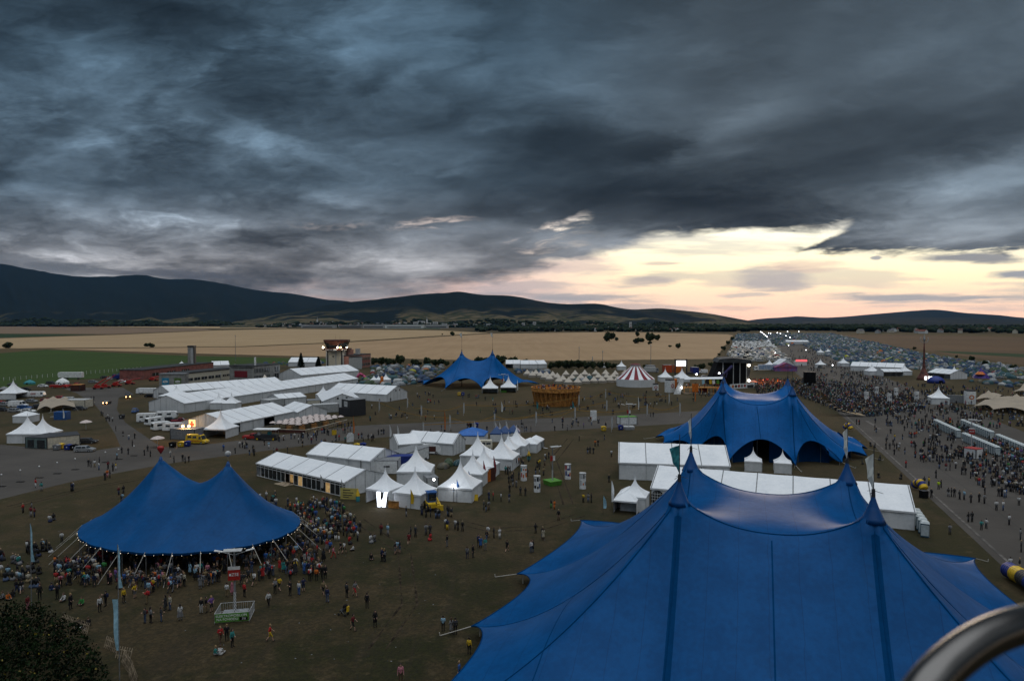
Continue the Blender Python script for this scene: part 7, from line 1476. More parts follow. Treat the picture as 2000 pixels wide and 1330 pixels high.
for i in range(120):
    a, b = rng.randrange(3), rng.randrange(3)
    if i < 60: px = rng.uniform(500, 900); d = rng.uniform(3560, 3900); z = max(0, HILLS['hill_mid'](px, d)); x, y = PX(px, d), d; where, grp = 'in the village under the middle hills', 'village under the middle hills'
    elif i < 90: px = rng.uniform(1010, 1420); x, y = G(px, rng.uniform(643, 647.5)); z = 0; where, grp = 'in the village beyond the big wheat field', 'village beyond the wheat field'
    else: px = rng.uniform(1640, 2020); x, y = G(px, rng.uniform(645, 651.5)); z = 0; where, grp = 'in the village beyond the brown field', 'village beyond the brown field'
    house(x, y, z, rng.uniform(10, 20), rng.uniform(9, 12), rng.uniform(5, 8), WALLS[a], ROOFS[b], rng.uniform(0, 3), '%s-walled house with a %s roof %s' % (wn[a], rn[b], where), '%s %s %s' % (wn[a], rn[b], grp))
for i, (x0, x1, y, h, m, lb) in enumerate(((588, 652, 640.5, 13, 'lgrey', 'long grey factory hall, first of the row beyond the wheat'), (662, 706, 641, 13, 'grey', 'darker grey factory hall in the row beyond the wheat'), (709, 750, 641.2, 17, 'lgrey', 'pale factory hall beside the white long one'), (752, 826, 641.3, 16, 'white', 'longest white factory hall beyond the wheat'), (830, 874, 641, 15, 'lgrey', 'grey factory hall with lit corner'), (876, 902, 639.5, 14, 'white', 'small white factory hall at the end of the row'), (514, 548, 635.5, 12, 'orange', 'orange-roofed farm hall among fields'), (1032, 1062, 645, 9, 'cream', 'long cream barn at the village edge of the wheat'), (60, 96, 617, 8, 'lgrey', 'long pale farm building on the hill foot'), (905, 960, 637.5, 10, 'grey', 'low grey works building beyond the halls'))):
    if y < 628: g0 = (PX(x0, 4500), 4500); g1 = (PX(x1, 4500), 4500); z = HILLS['hill_far'](x0, 4500)
    else: g0, g1 = G(x0, y), G(x1, y); z = 0
    T = thing('factory_hall', lb, 'hall', (*g0, z)); L = g1[0] - g0[0]; mb = MB(); mb.box(0, L, 0, 60, -4, h); mb.build('wall', M['cream'] if m == 'orange' else M[m], T); mb = MB(); mb.box(-1, L + 1, -1, 61, h + .05, h + 1.2); mb.build('roof', M['salmon'] if m == 'orange' else M['lgrey'], T); mb = MB(); mb.box(L * .05, L * .95, -.8, -.1, h * .25, h * .5); mb.build('window_band', M['glass'], T)
for i, (px, w, h, d) in enumerate(((812, 9, 30, 3700), (826, 8, 34, 3720), (838, 7, 26, 3690), (850, 9, 30, 3710), (868, 10, 22, 3650), (1022, 6, 26, 3650), (1044, 6, 30, 3650), (1232, 4, 30, 2650), (955, 10, 20, 3600), (928, 8, 18, 3600))):
    T = thing('apartment_block', 'pale apartment block standing above the village roofs' if i != 7 else 'white tower block rising over the village beyond the wheat', 'block', (PX(px, d), d, 0), 0, 'apartment blocks' if i != 7 else None); W = w / FPX * d; mb = MB(); mb.box(-W / 2, W / 2, 0, 14, 0, h); mb.build('wall', M['white'], T); mb = MB(); mb.box(-W * .52, W * .52, -.5, 14.5, h + .05, h + 1); mb.build('roof', M['grey'], T)
    for r in range(4): mb = MB(); mb.box(-W * .4, W * .4, -.3, -.05, h * (.15 + .2 * r), h * (.24 + .2 * r)); mb.build('window_band', M['glass'], T)
for i, (px, d) in enumerate(((620, 3900), (834, 3750))): T = thing('church_tower', ('church tower on a hillock over the village', 'white church spire over the factory halls')[i], 'tower', (PX(px, d), d, max(0, HILLS['hill_mid'](px, d)))); mb = MB(); mb.box(-3, 3, -3, 3, -3, 24); mb.build('wall', M['white'], T); mb = MB(); mb.lathe([(4, 24.05), (2, 31), (.2, 42)], n=6); mb.build('spire', M['grey'], T)
# ------------------------------------------------------------------ camps: dome tents and camper vans
DOMEC = dict(teal=(.022, .072, .085), green=(.035, .062, .028), grey=(.11, .115, .12), blue=(.018, .048, .105), silver=(.22, .235, .25), navy=(.02, .04, .09), khaki=(.10, .09, .06), orange=(.40, .11, .02), yellow=(.30, .30, .03), red=(.20, .02, .02), white=(.36, .37, .37))
DM = {k: mat('dome_' + k, v, .65, .15, 1.2) for k, v in DOMEC.items()}
def dome_geo(kind):
    mb = MB()
    if kind == 0:
        mb.lathe([(1.0, 0), (1.0, .25), (.90, .62), (.66, .98), (.34, 1.2), (.02, 1.27)], n=12, sx=1.5, sy=1.15)
        k = len(mb.f)
        for a in (.6, 2.54, 3.74, 5.68):
            P = [(1.0, .0), (1.01, .28), (.91, .65), (.67, 1.0), (.34, 1.23), (.02, 1.3)]; mb.path([(r * 1.5 * math.cos(a), r * 1.15 * math.sin(a), z) for r, z in P], .025, 4, 1)
        mb.poly([(-.35, -1.16, .05), (.35, -1.16, .05), (.24, -1.0, .75), (0, -.92, .9), (-.24, -1.0, .75)], 1)
    else:                                     # tunnel tent
        n = 8; S_ = []
        for x, s in ((-2.0, .55), (-1.0, 1.0), (.6, 1.02), (1.5, .9), (2.1, .25)): S_.append([(x, s * 1.15 * math.cos(math.pi * k / n), s * 1.45 * math.sin(math.pi * k / n)) for k in range(n + 1)])
        mb.add([p for r in S_ for p in r], [(r * (n + 1) + k, (r + 1) * (n + 1) + k, (r + 1) * (n + 1) + k + 1, r * (n + 1) + k + 1) for r in range(4) for k in range(n)]); mb.poly(S_[0]); mb.poly(S_[-1][::-1], 1)
        mb.path([(p[0], p[1] * 1.01, p[2] * 1.01 + .01) for p in S_[1]], .03, 4, 1)
    return mb
DG = []
for k in range(2): o = dome_geo(k).build('dome_tent', [DM['teal'], DM['silver']], None, True); DG.append(o.data); bpy.data.objects.remove(o)
def in_poly(x, y, P):
    c = False
    for i in range(len(P)):
        x1, y1 = P[i]; x2, y2 = P[i - 1]
        if (y1 > y) != (y2 > y) and x < (x2 - x1) * (y - y1) / (y2 - y1) + x1: c = not c
    return c
def scatter(poly, spacing, seed, jit=.45, rot=None, world=None):
    r = random.Random(seed); W = world or [G(*p) for p in poly]; xs = [p[0] for p in W]; ys = [p[1] for p in W]; out = []; a = rot if rot is not None else TENT_ROT; ca, sa = math.cos(a), math.sin(a)
    U = [(x * ca + y * sa, -x * sa + y * ca) for x, y in W]; u0, u1, v0, v1 = min(p[0] for p in U), max(p[0] for p in U), min(p[1] for p in U), max(p[1] for p in U); sx, sy = spacing; v = v0
    while v < v1:
        u = u0 + r.random() * sx
        while u < u1:
            uu, vv = u + r.uniform(-jit, jit) * sx, v + r.uniform(-jit, jit) * sy; x, y = uu * ca - vv * sa, uu * sa + vv * ca
            if in_poly(x, y, W): out.append((x, y))
            u += sx
        v += sy
    return out
mid_camp = scatter([(690, 752), (727, 727), (724, 717), (760, 714), (870, 716), (860, 728), (838, 740), (832, 748), (760, 757)], (5.4, 5.6), 1) + scatter([(415, 716), (560, 708), (630, 706), (630, 714), (560, 714)], (9, 8), 2) + scatter([(1000, 722), (1075, 723), (1070, 733), (1010, 731)], (6, 6), 3) + scatter([(1090, 738), (1230, 738), (1230, 746), (1100, 746)], (7.5, 6), 12)
big_camp = scatter([(1668, 722), (1655, 712), (1600, 690), (1572, 676), (1560, 662), (1545, 652), (1622, 651), (1660, 660), (1700, 668), (1830, 697), (2060, 728), (2060, 745), (1900, 737), (1870, 732), (1790, 722), (1765, 718)], (4.6, 4.8), 4) + scatter([(1430, 668), (1440, 652), (1485, 652), (1497, 668)], (6.5, 6.5), 5) + scatter([(1475, 652), (1560, 651), (1552, 676), (1512, 676)], (9, 8), 6) + scatter([(1880, 744), (2060, 748), (2060, 765), (1930, 752)], (6, 5), 7)
names = list(DOMEC); wts = [20, 12, 18, 13, 11, 14, 7, .8, .8, .8, 5]
r5 = random.Random(5); allc = [(x, y, 'm') for x, y in mid_camp] + [(x, y, 'b') for x, y in big_camp]; allc.sort(key=lambda p: p[0] ** 2 + p[1] ** 2)
near = []; farc = []
for i, (x, y, w) in enumerate(allc): (near if len(near) < 295 else farc).append((x, y, w, r5.choices(names, wts)[0], r5.choices(names, wts)[0], r5.random() * 6.28, r5.uniform(.7, 1.15) if r5.random() < .7 else r5.uniform(1.2, 1.9), r5.random() < .35))
for x, y, w, c1, c2, a, s, k in near:
    o = bpy.data.objects.new('dome_tent', DG[int(k)]); COL.objects.link(o); o.location = (x, y, 0); o.rotation_euler = (0, 0, a); o.scale = (s, s, s)
    for sl, c in zip(o.material_slots, (c1, c2)): sl.link = 'OBJECT'; sl.material = DM[c]
    wh = 'in the camp beside the bushes and the halls' if w == 'm' else 'in the runway camp behind the long white marquee'; tag(o, '%s %s tent with %s trim %s' % (c1, 'tunnel' if k else 'dome', c2, wh), 'dome tent', '%s %s tents with %s trim %s' % (c1, 'tunnel' if k else 'dome', c2, wh))
for x, y, c1, c2, k, lb in ((799, 899, 'navy', 'blue', 0, 'small navy dome tent behind the white food van'), (822, 898, 'grey', 'silver', 0, 'grey dome tent behind the white food van'), (876, 908, 'green', 'silver', 1, 'green and silver tunnel tent in the market yard'), (866, 914, 'khaki', 'grey', 0, 'drab dome tent in the market yard beside the green one'), (897, 908, 'teal', 'white', 0, 'teal dome tent against the back of a market pagoda')):
    o = bpy.data.objects.new('dome_tent', DG[k]); COL.objects.link(o); g = G(x, y); o.location = (g[0], g[1], 0); o.rotation_euler = (0, 0, .6 + k)
    for sl, c in zip(o.material_slots, (c1, c2)): sl.link = 'OBJECT'; sl.material = DM[c]
    tag(o, lb, 'dome tent')
def inst(name, base, items, m, label, cat):   # many small copies in one mesh: base = list of (V, F), items = (x, y, z, rot, scale, colours per base)
    VV, FF, CC = [], [], []; off = 0
    for x, y, z, a, s, cols in items:
        ca, sa = math.cos(a), math.sin(a); Rm = np.array([[ca, -sa, 0], [sa, ca, 0], [0, 0, 1]]).T * s
        for (V, F), c in zip(base, cols): VV.append(V @ Rm + [x, y, z]); FF.append(F + off); off += len(V); CC.append(np.broadcast_to(np.array(c), (len(V), 3)))
    o = np_mesh(name, np.concatenate(VV), np.concatenate(FF), m, None, np.concatenate(CC)); return tag(o, label, cat, None, 'stuff')
CM = mat('camp_cloth', (.3, .3, .3), .7, .12, .5, .3, attr='Col')
def quads(mb): return np.array(mb.v, float), np.array([(f if len(f) == 4 else (f[0], f[1], f[2], f[2])) for f in mb.f])
d0 = MB(); d0.lathe([(1.5, 0), (1.3, .7), (.7, 1.2), (.05, 1.35)], n=8, sy=.8, cap=False); d1 = MB(); d1.lathe([(1.52, .02), (1.33, .72), (.75, 1.2)], n=8, sy=.5, cap=False)
inst('camping_tents', [quads(d0), quads(d1)], [(x, y, 0, a, s, (DOMEC[c1], DOMEC[c2])) for x, y, w, c1, c2, a, s, k in farc], CM, 'mass of small dome tents covering the far runway camp', 'tents')
# camper vans and cars: three kinds, nearest 300 as things
camps = scatter([(1423, 708), (1424, 697), (1427, 684), (1433, 669), (1502, 669), (1512, 676), (1520, 684), (1534, 696), (1541, 706), (1480, 707)], (5.6, 8.0), 8, .3)
camps.sort(key=lambda p: p[0] ** 2 + p[1] ** 2); VK = []
def small_van(prof, win, L, W):
    mb = MB(); mb.extr(prof, -W / 2, W / 2)
    for x0, x1, z0, z1 in win:
        for s in (-1, 1): mb.box(x0, x1, *(sorted((s * W / 2, s * (W / 2 + .02)))), z0, z1, 1)
    zt = max(z for _, z in prof); xf = max(x for x, _ in prof); mb.box(-L / 2 - .02, -L / 2, -W * .35, W * .35, 1.3, 1.9, 1)
    for x in (-L * .3, L * .32):
        for s in (-1, 1): mb.tube((x, s * (W / 2 - .2), .34), (x, s * (W / 2 + .02), .34), .34, .34, 8, 2)
    return mb
vk = [small_van([(-3, .4), (-3, 2.8), (1.7, 2.85), (2.2, 2.5), (2.1, 2.0), (2.6, 1.2), (3.1, 1.0), (3.1, .4)], [(-2.2, -1.2, 1.4, 2.1), (-.4, .6, 1.4, 2.1), (1.6, 2.2, 1.3, 1.9)], 6, 2.2), small_van([(-2.5, .4), (-2.5, 1.9), (-2.3, 2.1), (1.0, 2.1), (1.8, 1.2), (2.5, 1.0), (2.5, .4)], [(-2.2, -1.2, 1.2, 1.8), (-1.0, 0, 1.2, 1.8), (.2, 1.1, 1.2, 1.8)], 5, 1.95), small_van([(-2.2, .35), (-2.2, .95), (-1.8, 1.45), (.3, 1.48), (1.0, .95), (2.2, .8), (2.2, .35)], [(-1.6, -.6, 1.0, 1.38), (-.4, .5, 1.0, 1.38)], 4.4, 1.75)]
VMESH = []
for k in vk: o = k.build('camper_van', [M['white'], M['glass'], M['tyre']]); VMESH.append(o.data); bpy.data.objects.remove(o)
vn = ('tall camper van', 'minibus camper', 'parked car'); vc = {'white': mat('camper_white', (.52, .53, .53), .5, .1, 1.5), 'cream': M['cream'], 'silver': M['silver'], 'dark': M['dark'], 'blue': M['blue'], 'red': M['red']}
rest = []
for i, (x, y) in enumerate(camps):
    k = r5.choices((0, 1, 2), (5, 3, 3))[0]; c = r5.choices(list(vc), (9, 4, 3, 1.4 if k == 2 else .4, .6, .5))[0]; a = TENT_ROT + r5.choice((0, R(90), R(180), R(270))) + r5.uniform(-.15, .15)
    if i < 300:
        o = bpy.data.objects.new(('camper_van', 'minibus_camper', 'parked_car')[k], VMESH[k]); COL.objects.link(o); o.location = (x, y, 0); o.rotation_euler = (0, 0, a); o.material_slots[0].link = 'OBJECT'; o.material_slots[0].material = vc[c]
        tag(o, '%s %s in the packed camper field beside the runway' % (c, vn[k]), ('camper van', 'camper van', 'car')[k], '%s %ss of the camper field' % (c, vn[k]))
    else: rest.append((x, y, 0, a, 1.0, ((.48, .49, .49), (.03, .03, .03))))
if rest:
    b0 = MB(); b0.extr([(-2.8, .3), (-2.8, 2.5), (1.8, 2.5), (2.2, 1.4), (2.9, 1.0), (2.9, .3)], -1.1, 1.1); b0.f = [f for f in b0.f if len(f) == 4]; b1 = MB(); b1.box(-2, 1.7, -1.12, 1.12, 1.4, 1.9)
    inst('parked_campers', [quads(b0), quads(b1)], rest, CM, 'mass of pale camper vans far up the runway', 'campers')
# ------------------------------------------------------------------ people
SKIN = mat('skin', (.42, .25, .18), .6, .1, 4); HAIRS = {'dark': mat('dark_hair', (.018, .012, .009), .7, .2, 8), 'brown': mat('brown_hair', (.07, .038, .02), .7, .2, 8), 'fair': mat('fair_hair', (.25, .16, .07), .7, .2, 8)}
CLOTH = dict(black=(.012, .012, .014), charcoal=(.035, .036, .04), grey=(.16, .16, .165), white=(.46, .46, .455), cream=(.36, .33, .26), navy=(.015, .022, .06), blue=(.03, .09, .28), teal=(.03, .20, .19), red=(.36, .025, .025), maroon=(.13, .018, .022), orange=(.48, .12, .02), yellow=(.50, .33, .02), green=(.04, .20, .05), pink=(.42, .16, .20), khaki=(.20, .15, .08), purple=(.16, .08, .26), denim=(.06, .09, .16), lightblue=(.22, .36, .46), neon=(.45, .60, .02), brown=(.10, .06, .04))
CLM = {k: mat('cloth_' + k, v, .85, .12, 3.0, .2) for k, v in CLOTH.items()}
def capsule(mb, p, q, r0, r1, n=10):
    p, q = Vector(p), Vector(q); d = q - p; L = max(d.length, 1e-5); a = d / L if d.length > 1e-5 else Vector((0, 0, 1)); u = a.orthogonal().normalized(); w = a.cross(u); rings = []
    for c, r, sg in ((p, r0, -1), (q, r1, 1)):
        for k in ((-80, -50, -22, 0) if sg < 0 else (0, 22, 50, 80)): rings.append((c + a * r * math.sin(R(k)), r * math.cos(R(k))))
    vs = [tuple(c + (u * math.cos(2 * math.pi * k / n) + w * math.sin(2 * math.pi * k / n)) * r) for c, r in rings for k in range(n)]; m = len(rings)
    mb.add(vs, [(i * n + k, i * n + (k + 1) % n, (i + 1) * n + (k + 1) % n, (i + 1) * n + k) for i in range(m - 1) for k in range(n)] + [tuple(range(n - 1, -1, -1)), tuple(range((m - 1) * n, m * n))])
def figure(pose, female=False, skirt=False, pack=False, shorts=False, coat=False):
    """caps: (p, q, r0, r1, tag); tags 0 skin 1 hair 2 top 3 bottom 4 shoes 5 pack; x right, -y forward, z up"""
    C = []; add = lambda p, q, a, b, t: C.append((p, q, a, b, t)); J = pose; dz = J.get('dz', 0); lean = J.get('lean', 0)
    def B(x, y, z): return (x, y - lean * (z - .95), z + dz) if z > .95 else (x, y, z + dz)
    sw = .16 if female else .185; hw = .10
    add(B(-hw + .02, 0, .95), B(hw - .02, 0, .95), .115, .115, 3 if not coat else 2); add(B(-.06, 0, 1.08), B(.06, 0, 1.08), .105, .105, 2); add(B(-.10, .01, 1.27), B(.10, .01, 1.27), .118, .118, 2); add(B(-sw + .03, .01, 1.40), B(sw - .03, .01, 1.40), .075, .075, 2); add(B(0, 0, .98), B(0, 0, 1.3), .13, .13, 2)
    add(B(0, .01, 1.44), B(0, -.01, 1.54), .055, .05, 0)
    hx, hy, hz = B(0, -.02, 1.63); add((hx, hy + .012, hz + .02), (hx, hy + .005, hz - .01), .098, .09, 0); add((hx, hy - .03, hz - .05), (hx, hy - .045, hz - .085), .058, .036, 0); add((hx, hy - .098, hz), (hx, hy - .112, hz - .022), .011, .015, 0)
    for s in (-1, 1): add((hx + s * .094, hy + .012, hz + .005), (hx + s * .098, hy + .015, hz - .03), .016, .012, 0); add((hx + s * .034, hy - .088, hz + .012), (hx + s * .036, hy - .088, hz + .012), .010, .010, 1)
    add((hx - .018, hy - .086, hz - .062), (hx + .018, hy - .086, hz - .062), .006, .006, 5)
    add((hx, hy + .03, hz + .055), (hx, hy + .025, hz + .05), .100, .098, 1); add((hx - .05, hy + .04, hz + .01), (hx + .05, hy + .04, hz + .01), .072, .072, 1)
    if female: add((hx, hy + .065, hz), (hx, hy + .10, hz - .24), .08, .06, 1)
    for s, key in ((-1, 'l'), (1, 'r')):
        sh = B(s * sw, .01, 1.40); el = J[key + 'e']; wr = J[key + 'w']; el = B(*el); wr = B(*wr); add(sh, el, .056 if not female else .048, .045, 2); add(el, wr, .043, .032 if not coat else .04, 2 if (coat or not shorts) else 0)
        d = (Vector(wr) - Vector(el)).normalized(); up = Vector((0, -1, 0)) if abs(d.y) < .8 else Vector((0, 0, 1)); sd = d.cross(up).normalized(); nm = sd.cross(d).normalized(); w = Vector(wr)
        add(tuple(w), tuple(w + d * .075), .032, .036, 0); add(tuple(w + d * .06 - up * 0 + nm * .0 + up * .02), tuple(w + d * .08 + up * .02), .026, .026, 0)
        for k in range(4): o = up * (-.03 + .02 * k) ; ln = (.062, .074, .078, .066)[3 - k]; b0 = w + d * .09 + o; m0 = b0 + d * ln * .55 - sd * s * .006; add(tuple(b0), tuple(m0), .0105, .010, 0); add(tuple(m0), tuple(m0 + d * ln * .45 - sd * s * .018), .010, .0085, 0)
        t0 = w + d * .03 + up * .03; t1 = t0 + d * .035 + up * .032; add(tuple(t0), tuple(t1), .014, .012, 0); add(tuple(t1), tuple(t1 + d * .035 + up * .006), .012, .010, 0)
        hp = (s * hw, 0, .93 + dz); kn = J[key + 'k']; an = J[key + 'a']; lt = 3
        add(hp, kn, .092, .062, lt); add(kn, an, .058 if not shorts else .052, .042, 3 if not shorts else 0)
        f = J.get(key + 'f', (0, -.16, -.03)); add((an[0], an[1] + .02, an[2] - .02), (an[0] + f[0], an[1] + f[1], an[2] + f[2]), .045, .036, 4)
    if skirt:
        for k in range(5): a = -.5 + .25 * k; add(B(a * .2, 0, .98), (a * .46, .02, .42 + dz), .11, .10, 3)
    if coat: add(B(-.05, .01, .95), (-.09, .03, .55 + dz), .12, .13, 2); add(B(.05, .01, .95), (.09, .03, .55 + dz), .12, .13, 2)
    if pack: add(B(0, .20, 1.12), B(0, .20, 1.32), .13, .12, 5)
    return C
def S(**k): d = dict(lk=(-.11, -.01, .5), la=(-.12, .01, .09), rk=(.11, -.01, .5), ra=(.12, .01, .09), le=(-.245, .02, 1.12), lw=(-.26, -.05, .88), re=(.245, .02, 1.12), rw=(.26, -.05, .88)); d.update(k); return d
POSES = {
 'stand': (S(), {}), 'stand2': (S(lk=(-.12, -.03, .5), rw=(.06, -.25, 1.06), re=(.25, -.02, 1.14)), dict(female=True)), 'crossed': (S(lw=(.08, -.19, 1.17), rw=(-.08, -.20, 1.22), le=(-.25, -.05, 1.15), re=(.25, -.05, 1.15)), {}),
 'hips': (S(le=(-.36, .05, 1.16), lw=(-.20, -.06, 1.0), re=(.36, .05, 1.16), rw=(.20, -.06, 1.0)), dict(shorts=True)), 'phone': (S(le=(-.24, -.05, 1.14), lw=(-.05, -.30, 1.25), re=(.24, -.05, 1.14), rw=(.05, -.30, 1.27)), dict(pack=True)),
 'walk': (S(lk=(-.10, -.22, .54), la=(-.10, -.30, .12), rk=(.10, .06, .50), ra=(.10, .36, .16), le=(-.25, .14, 1.15), lw=(-.24, .12, .90), re=(.25, -.10, 1.15), rw=(.23, -.30, .98), lean=.06, rf=(0, -.13, -.10)), dict(shorts=True)),
 'walk2': (S(rk=(.10, -.22, .54), ra=(.10, -.28, .12), lk=(-.10, .08, .50), la=(-.10, .34, .15), re=(.25, .12, 1.15), rw=(.24, .10, .90), le=(-.25, -.10, 1.15), lw=(-.23, -.28, .98), lean=.06, lf=(0, -.13, -.10)), dict(female=True)),
 'walkpack': (S(lk=(-.10, -.18, .53), la=(-.10, -.26, .11), rk=(.10, .04, .50), ra=(.10, .30, .13), le=(-.25, .05, 1.15), lw=(-.12, -.16, 1.2), re=(.25, -.06, 1.15), rw=(.24, -.2, .95), lean=.10), dict(pack=True)),
 'arms': (S(le=(-.42, -.05, 1.52), lw=(-.36, -.10, 1.78), re=(.26, -.05, 1.14), rw=(.12, -.26, 1.2)), dict(shorts=True)), 'dress': (S(le=(-.22, -.02, 1.13), lw=(-.1, -.24, 1.05), re=(.22, .02, 1.12), rw=(.24, -.06, .90)), dict(female=True, skirt=True)), 'coat': (S(lw=(-.16, -.14, .98), rw=(.16, -.14, .98)), dict(coat=True, female=True)),
 'sit': (S(dz=-.80, lk=(-.28, -.42, .22), la=(-.06, -.30, .09), rk=(.28, -.42, .22), ra=(.06, -.36, .09), le=(-.26, -.16, 1.1), lw=(-.14, -.36, 1.02), re=(.26, -.16, 1.1), rw=(.14, -.36, 1.02), lean=.15), {}),
 'situp': (S(dz=-.80, lk=(-.13, -.40, .48), la=(-.12, -.62, .09), rk=(.15, -.38, .47), ra=(.14, -.60, .09), le=(-.24, -.16, 1.15), lw=(-.08, -.42, 1.22), re=(.24, -.16, 1.15), rw=(.08, -.42, 1.2), lean=.12), dict(female=True)),
}
PM = {}
def make_pose(nm):
    C = figure(POSES[nm][0], **POSES[nm][1]); mb = MB()
    for c in C: capsule(mb, *c[:4])
    o = mb.build('person', [SKIN]); md = o.modifiers.new('r', 'REMESH'); md.mode = 'VOXEL'; md.voxel_size = .0105; sm = o.modifiers.new('s', 'SMOOTH'); sm.iterations = 2; sm.factor = .5
    me = bpy.data.meshes.new_from_object(o.evaluated_get(bpy.context.evaluated_depsgraph_get())); bpy.data.objects.remove(o); me.name = 'person'
    n = len(me.polygons); ce = np.zeros(n * 3); me.polygons.foreach_get('center', ce); ce = ce.reshape(-1, 3); best = np.full(n, 1e9); tg = np.zeros(n, int)
    for p, q, a, b, t in C:
        p, q = np.array(p), np.array(q); d = q - p; L2 = max(d @ d, 1e-9); u = np.clip(((ce - p) @ d) / L2, 0, 1); dist = np.linalg.norm(ce - (p + u[:, None] * d), axis=1) - (a + (b - a) * u) - (.006 if t in (1, 5) else 0); k = dist < best; best[k] = dist[k]; tg[k] = t
    me.materials.clear()
    for m in (SKIN, HAIRS['dark'], CLM['black'], CLM['denim'], CLM['black'], CLM['maroon']): me.materials.append(m)
    me.polygons.foreach_set('material_index', tg.astype(np.int32)); me.polygons.foreach_set('use_smooth', np.ones(n, bool)); me.update(); return me
for nm in POSES: PM[nm] = make_pose(nm)
people = []        # x, y, z, rot, pose, top, bottom, hair, where
def add_p(q, top, bot, pose=None, rot=None, where='', z=0.0, px=True):
    g = G(*q, z) if px else q; r = rngp
    if pose is None: pose = r.choices(['stand', 'stand2', 'crossed', 'hips', 'phone', 'walk', 'walk2', 'walkpack', 'arms', 'coat', 'dress'], [5, 4, 3, 3, 3, 3, 3, 2, .6, 1.5, 1])[0]
    people.append((g[0], g[1], z, r.uniform(0, 6.28) if rot is None else rot, pose, top, bot, r.choice(['dark', 'dark', 'brown', 'fair']), where))
rngp = random.Random(21)
def Z(o, sc, lst, where):
    for it in lst:
        x, y, t, b = it[:4]; add_p((o[0] + x / sc, o[1] + y / sc), t, b, it[4] if len(it) > 4 else None, it[5] if len(it) > 5 else None, where)
Z((380, 980), 3.8, [(240, 705, 'white', 'khaki', 'stand', 3.0), (370, 705, 'red', 'black', 'stand'), (285, 690, 'pink', 'pink', 'dress'), (690, 530, 'black', 'denim'), (855, 585, 'white', 'black', 'phone', 2.9), (905, 585, 'orange', 'black', 'stand', 3.1), (945, 570, 'black', 'black'), (970, 570, 'black', 'black', 'coat'), (710, 695, 'black', 'black', 'crossed'), (775, 690, 'white', 'blue', 'stand'), (808, 665, 'navy', 'navy', 'hips'), (598, 680, 'grey', 'black', 'phone'), (630, 660, 'yellow', 'black'), (550, 775, 'white', 'black', 'walk2'), (955, 690, 'khaki', 'black', 'walk'), (985, 745, 'navy', 'denim', 'stand')], 'near the fenced solar lamp')
Z((380, 980), 3.8, [(1130, 710, 'charcoal', 'black', 'stand'), (1190, 700, 'grey', 'red', 'walk'), (1280, 790, 'black', 'black', 'stand'), (1340, 925, 'black', 'black', 'coat'), (1175, 955, 'maroon', 'black', 'walk'), (190, 1050, 'red', 'brown', 'walkpack'), (240, 1030, 'black', 'black', 'crossed'), (280, 1075, 'teal', 'black', 'stand2'), (560, 1035, 'red', 'yellow', 'walk', 1.9), (150, 1135, 'teal', 'grey', 'sit'), (190, 1138, 'white', 'white', 'sit'), (50, 825, 'black', 'white', 'stand'), (85, 820, 'black', 'khaki', 'stand'), (125, 815, 'purple', 'charcoal', 'hips'), (1530, 1345, 'pink', 'brown', 'stand', 0.2), (1845, 960, 'lightblue', 'black', 'crossed'), (1905, 980, 'grey', 'charcoal', 'coat'), (1935, 985, 'charcoal', 'black', 'stand')], 'on grass before the big top')
Z((380, 980), 3.8, [(1305, 305, 'white', 'grey', 'sit'), (1335, 296, 'grey', 'charcoal', 'situp'), (1210, 290, 'white', 'black', 'stand'), (1030, 420, 'pink', 'red', 'walk2'), (1310, 428, 'black', 'charcoal', 'sit'), (1180, 362, 'white', 'black', 'sit'), (1150, 312, 'red', 'black', 'situp'), (1085, 385, 'black', 'black'), (1110, 382, 'white', 'charcoal', 'walk'), (1385, 245, 'maroon', 'black', 'stand'), (1435, 252, 'lightblue', 'grey', 'stand2'), (1590, 315, 'maroon', 'maroon', 'walk'), (1605, 262, 'black', 'black'), (1640, 262, 'charcoal', 'black'), (1718, 247, 'grey', 'charcoal', 'walk'), (1748, 247, 'charcoal', 'black', 'walk2'), (1752, 287, 'red', 'red', 'sit'), (1875, 210, 'navy', 'yellow', 'walk'), (1935, 205, 'white', 'charcoal', 'walk'), (1955, 212, 'black', 'black', 'walk2')], 'on the grass before the market')
Z((850, 900), 3.094, [(205, 1168, 'yellow', 'black', 'stand', 2.8), (145, 1320, 'blue', 'charcoal', 'stand'), (262, 520, 'navy', 'black', 'phone'), (275, 528, 'blue', 'black'), (302, 540, 'teal', 'grey', 'stand2'), (320, 460, 'white', 'khaki', 'stand'), (355, 465, 'black', 'black', 'walk2'), (390, 470, 'white', 'white', 'arms'), (165, 425, 'black', 'black', 'walk'), (700, 285, 'black', 'green', 'walk2'), (720, 292, 'orange', 'orange', 'dress'), (895, 252, 'yellow', 'black', 'hips'), (925, 250, 'grey', 'denim', 'walk'), (943, 252, 'black', 'black', 'walk'), (325, 240, 'navy', 'navy'), (350, 240, 'red', 'black', 'walk'), (398, 246, 'white', 'black', 'stand'), (447, 249, 'navy', 'grey', 'walk'), (545, 212, 'black', 'black', 'stand'), (515, 208, 'charcoal', 'black'), (450, 190, 'black', 'black', 'walk'), (470, 156, 'charcoal', 'grey'), (490, 162, 'grey', 'charcoal'), (445, 136, 'black', 'black'), (630, 80, 'black', 'grey', 'stand'), (655, 88, 'khaki', 'charcoal', 'stand2'), (1050, 130, 'black', 'black')], 'among the printed columns')
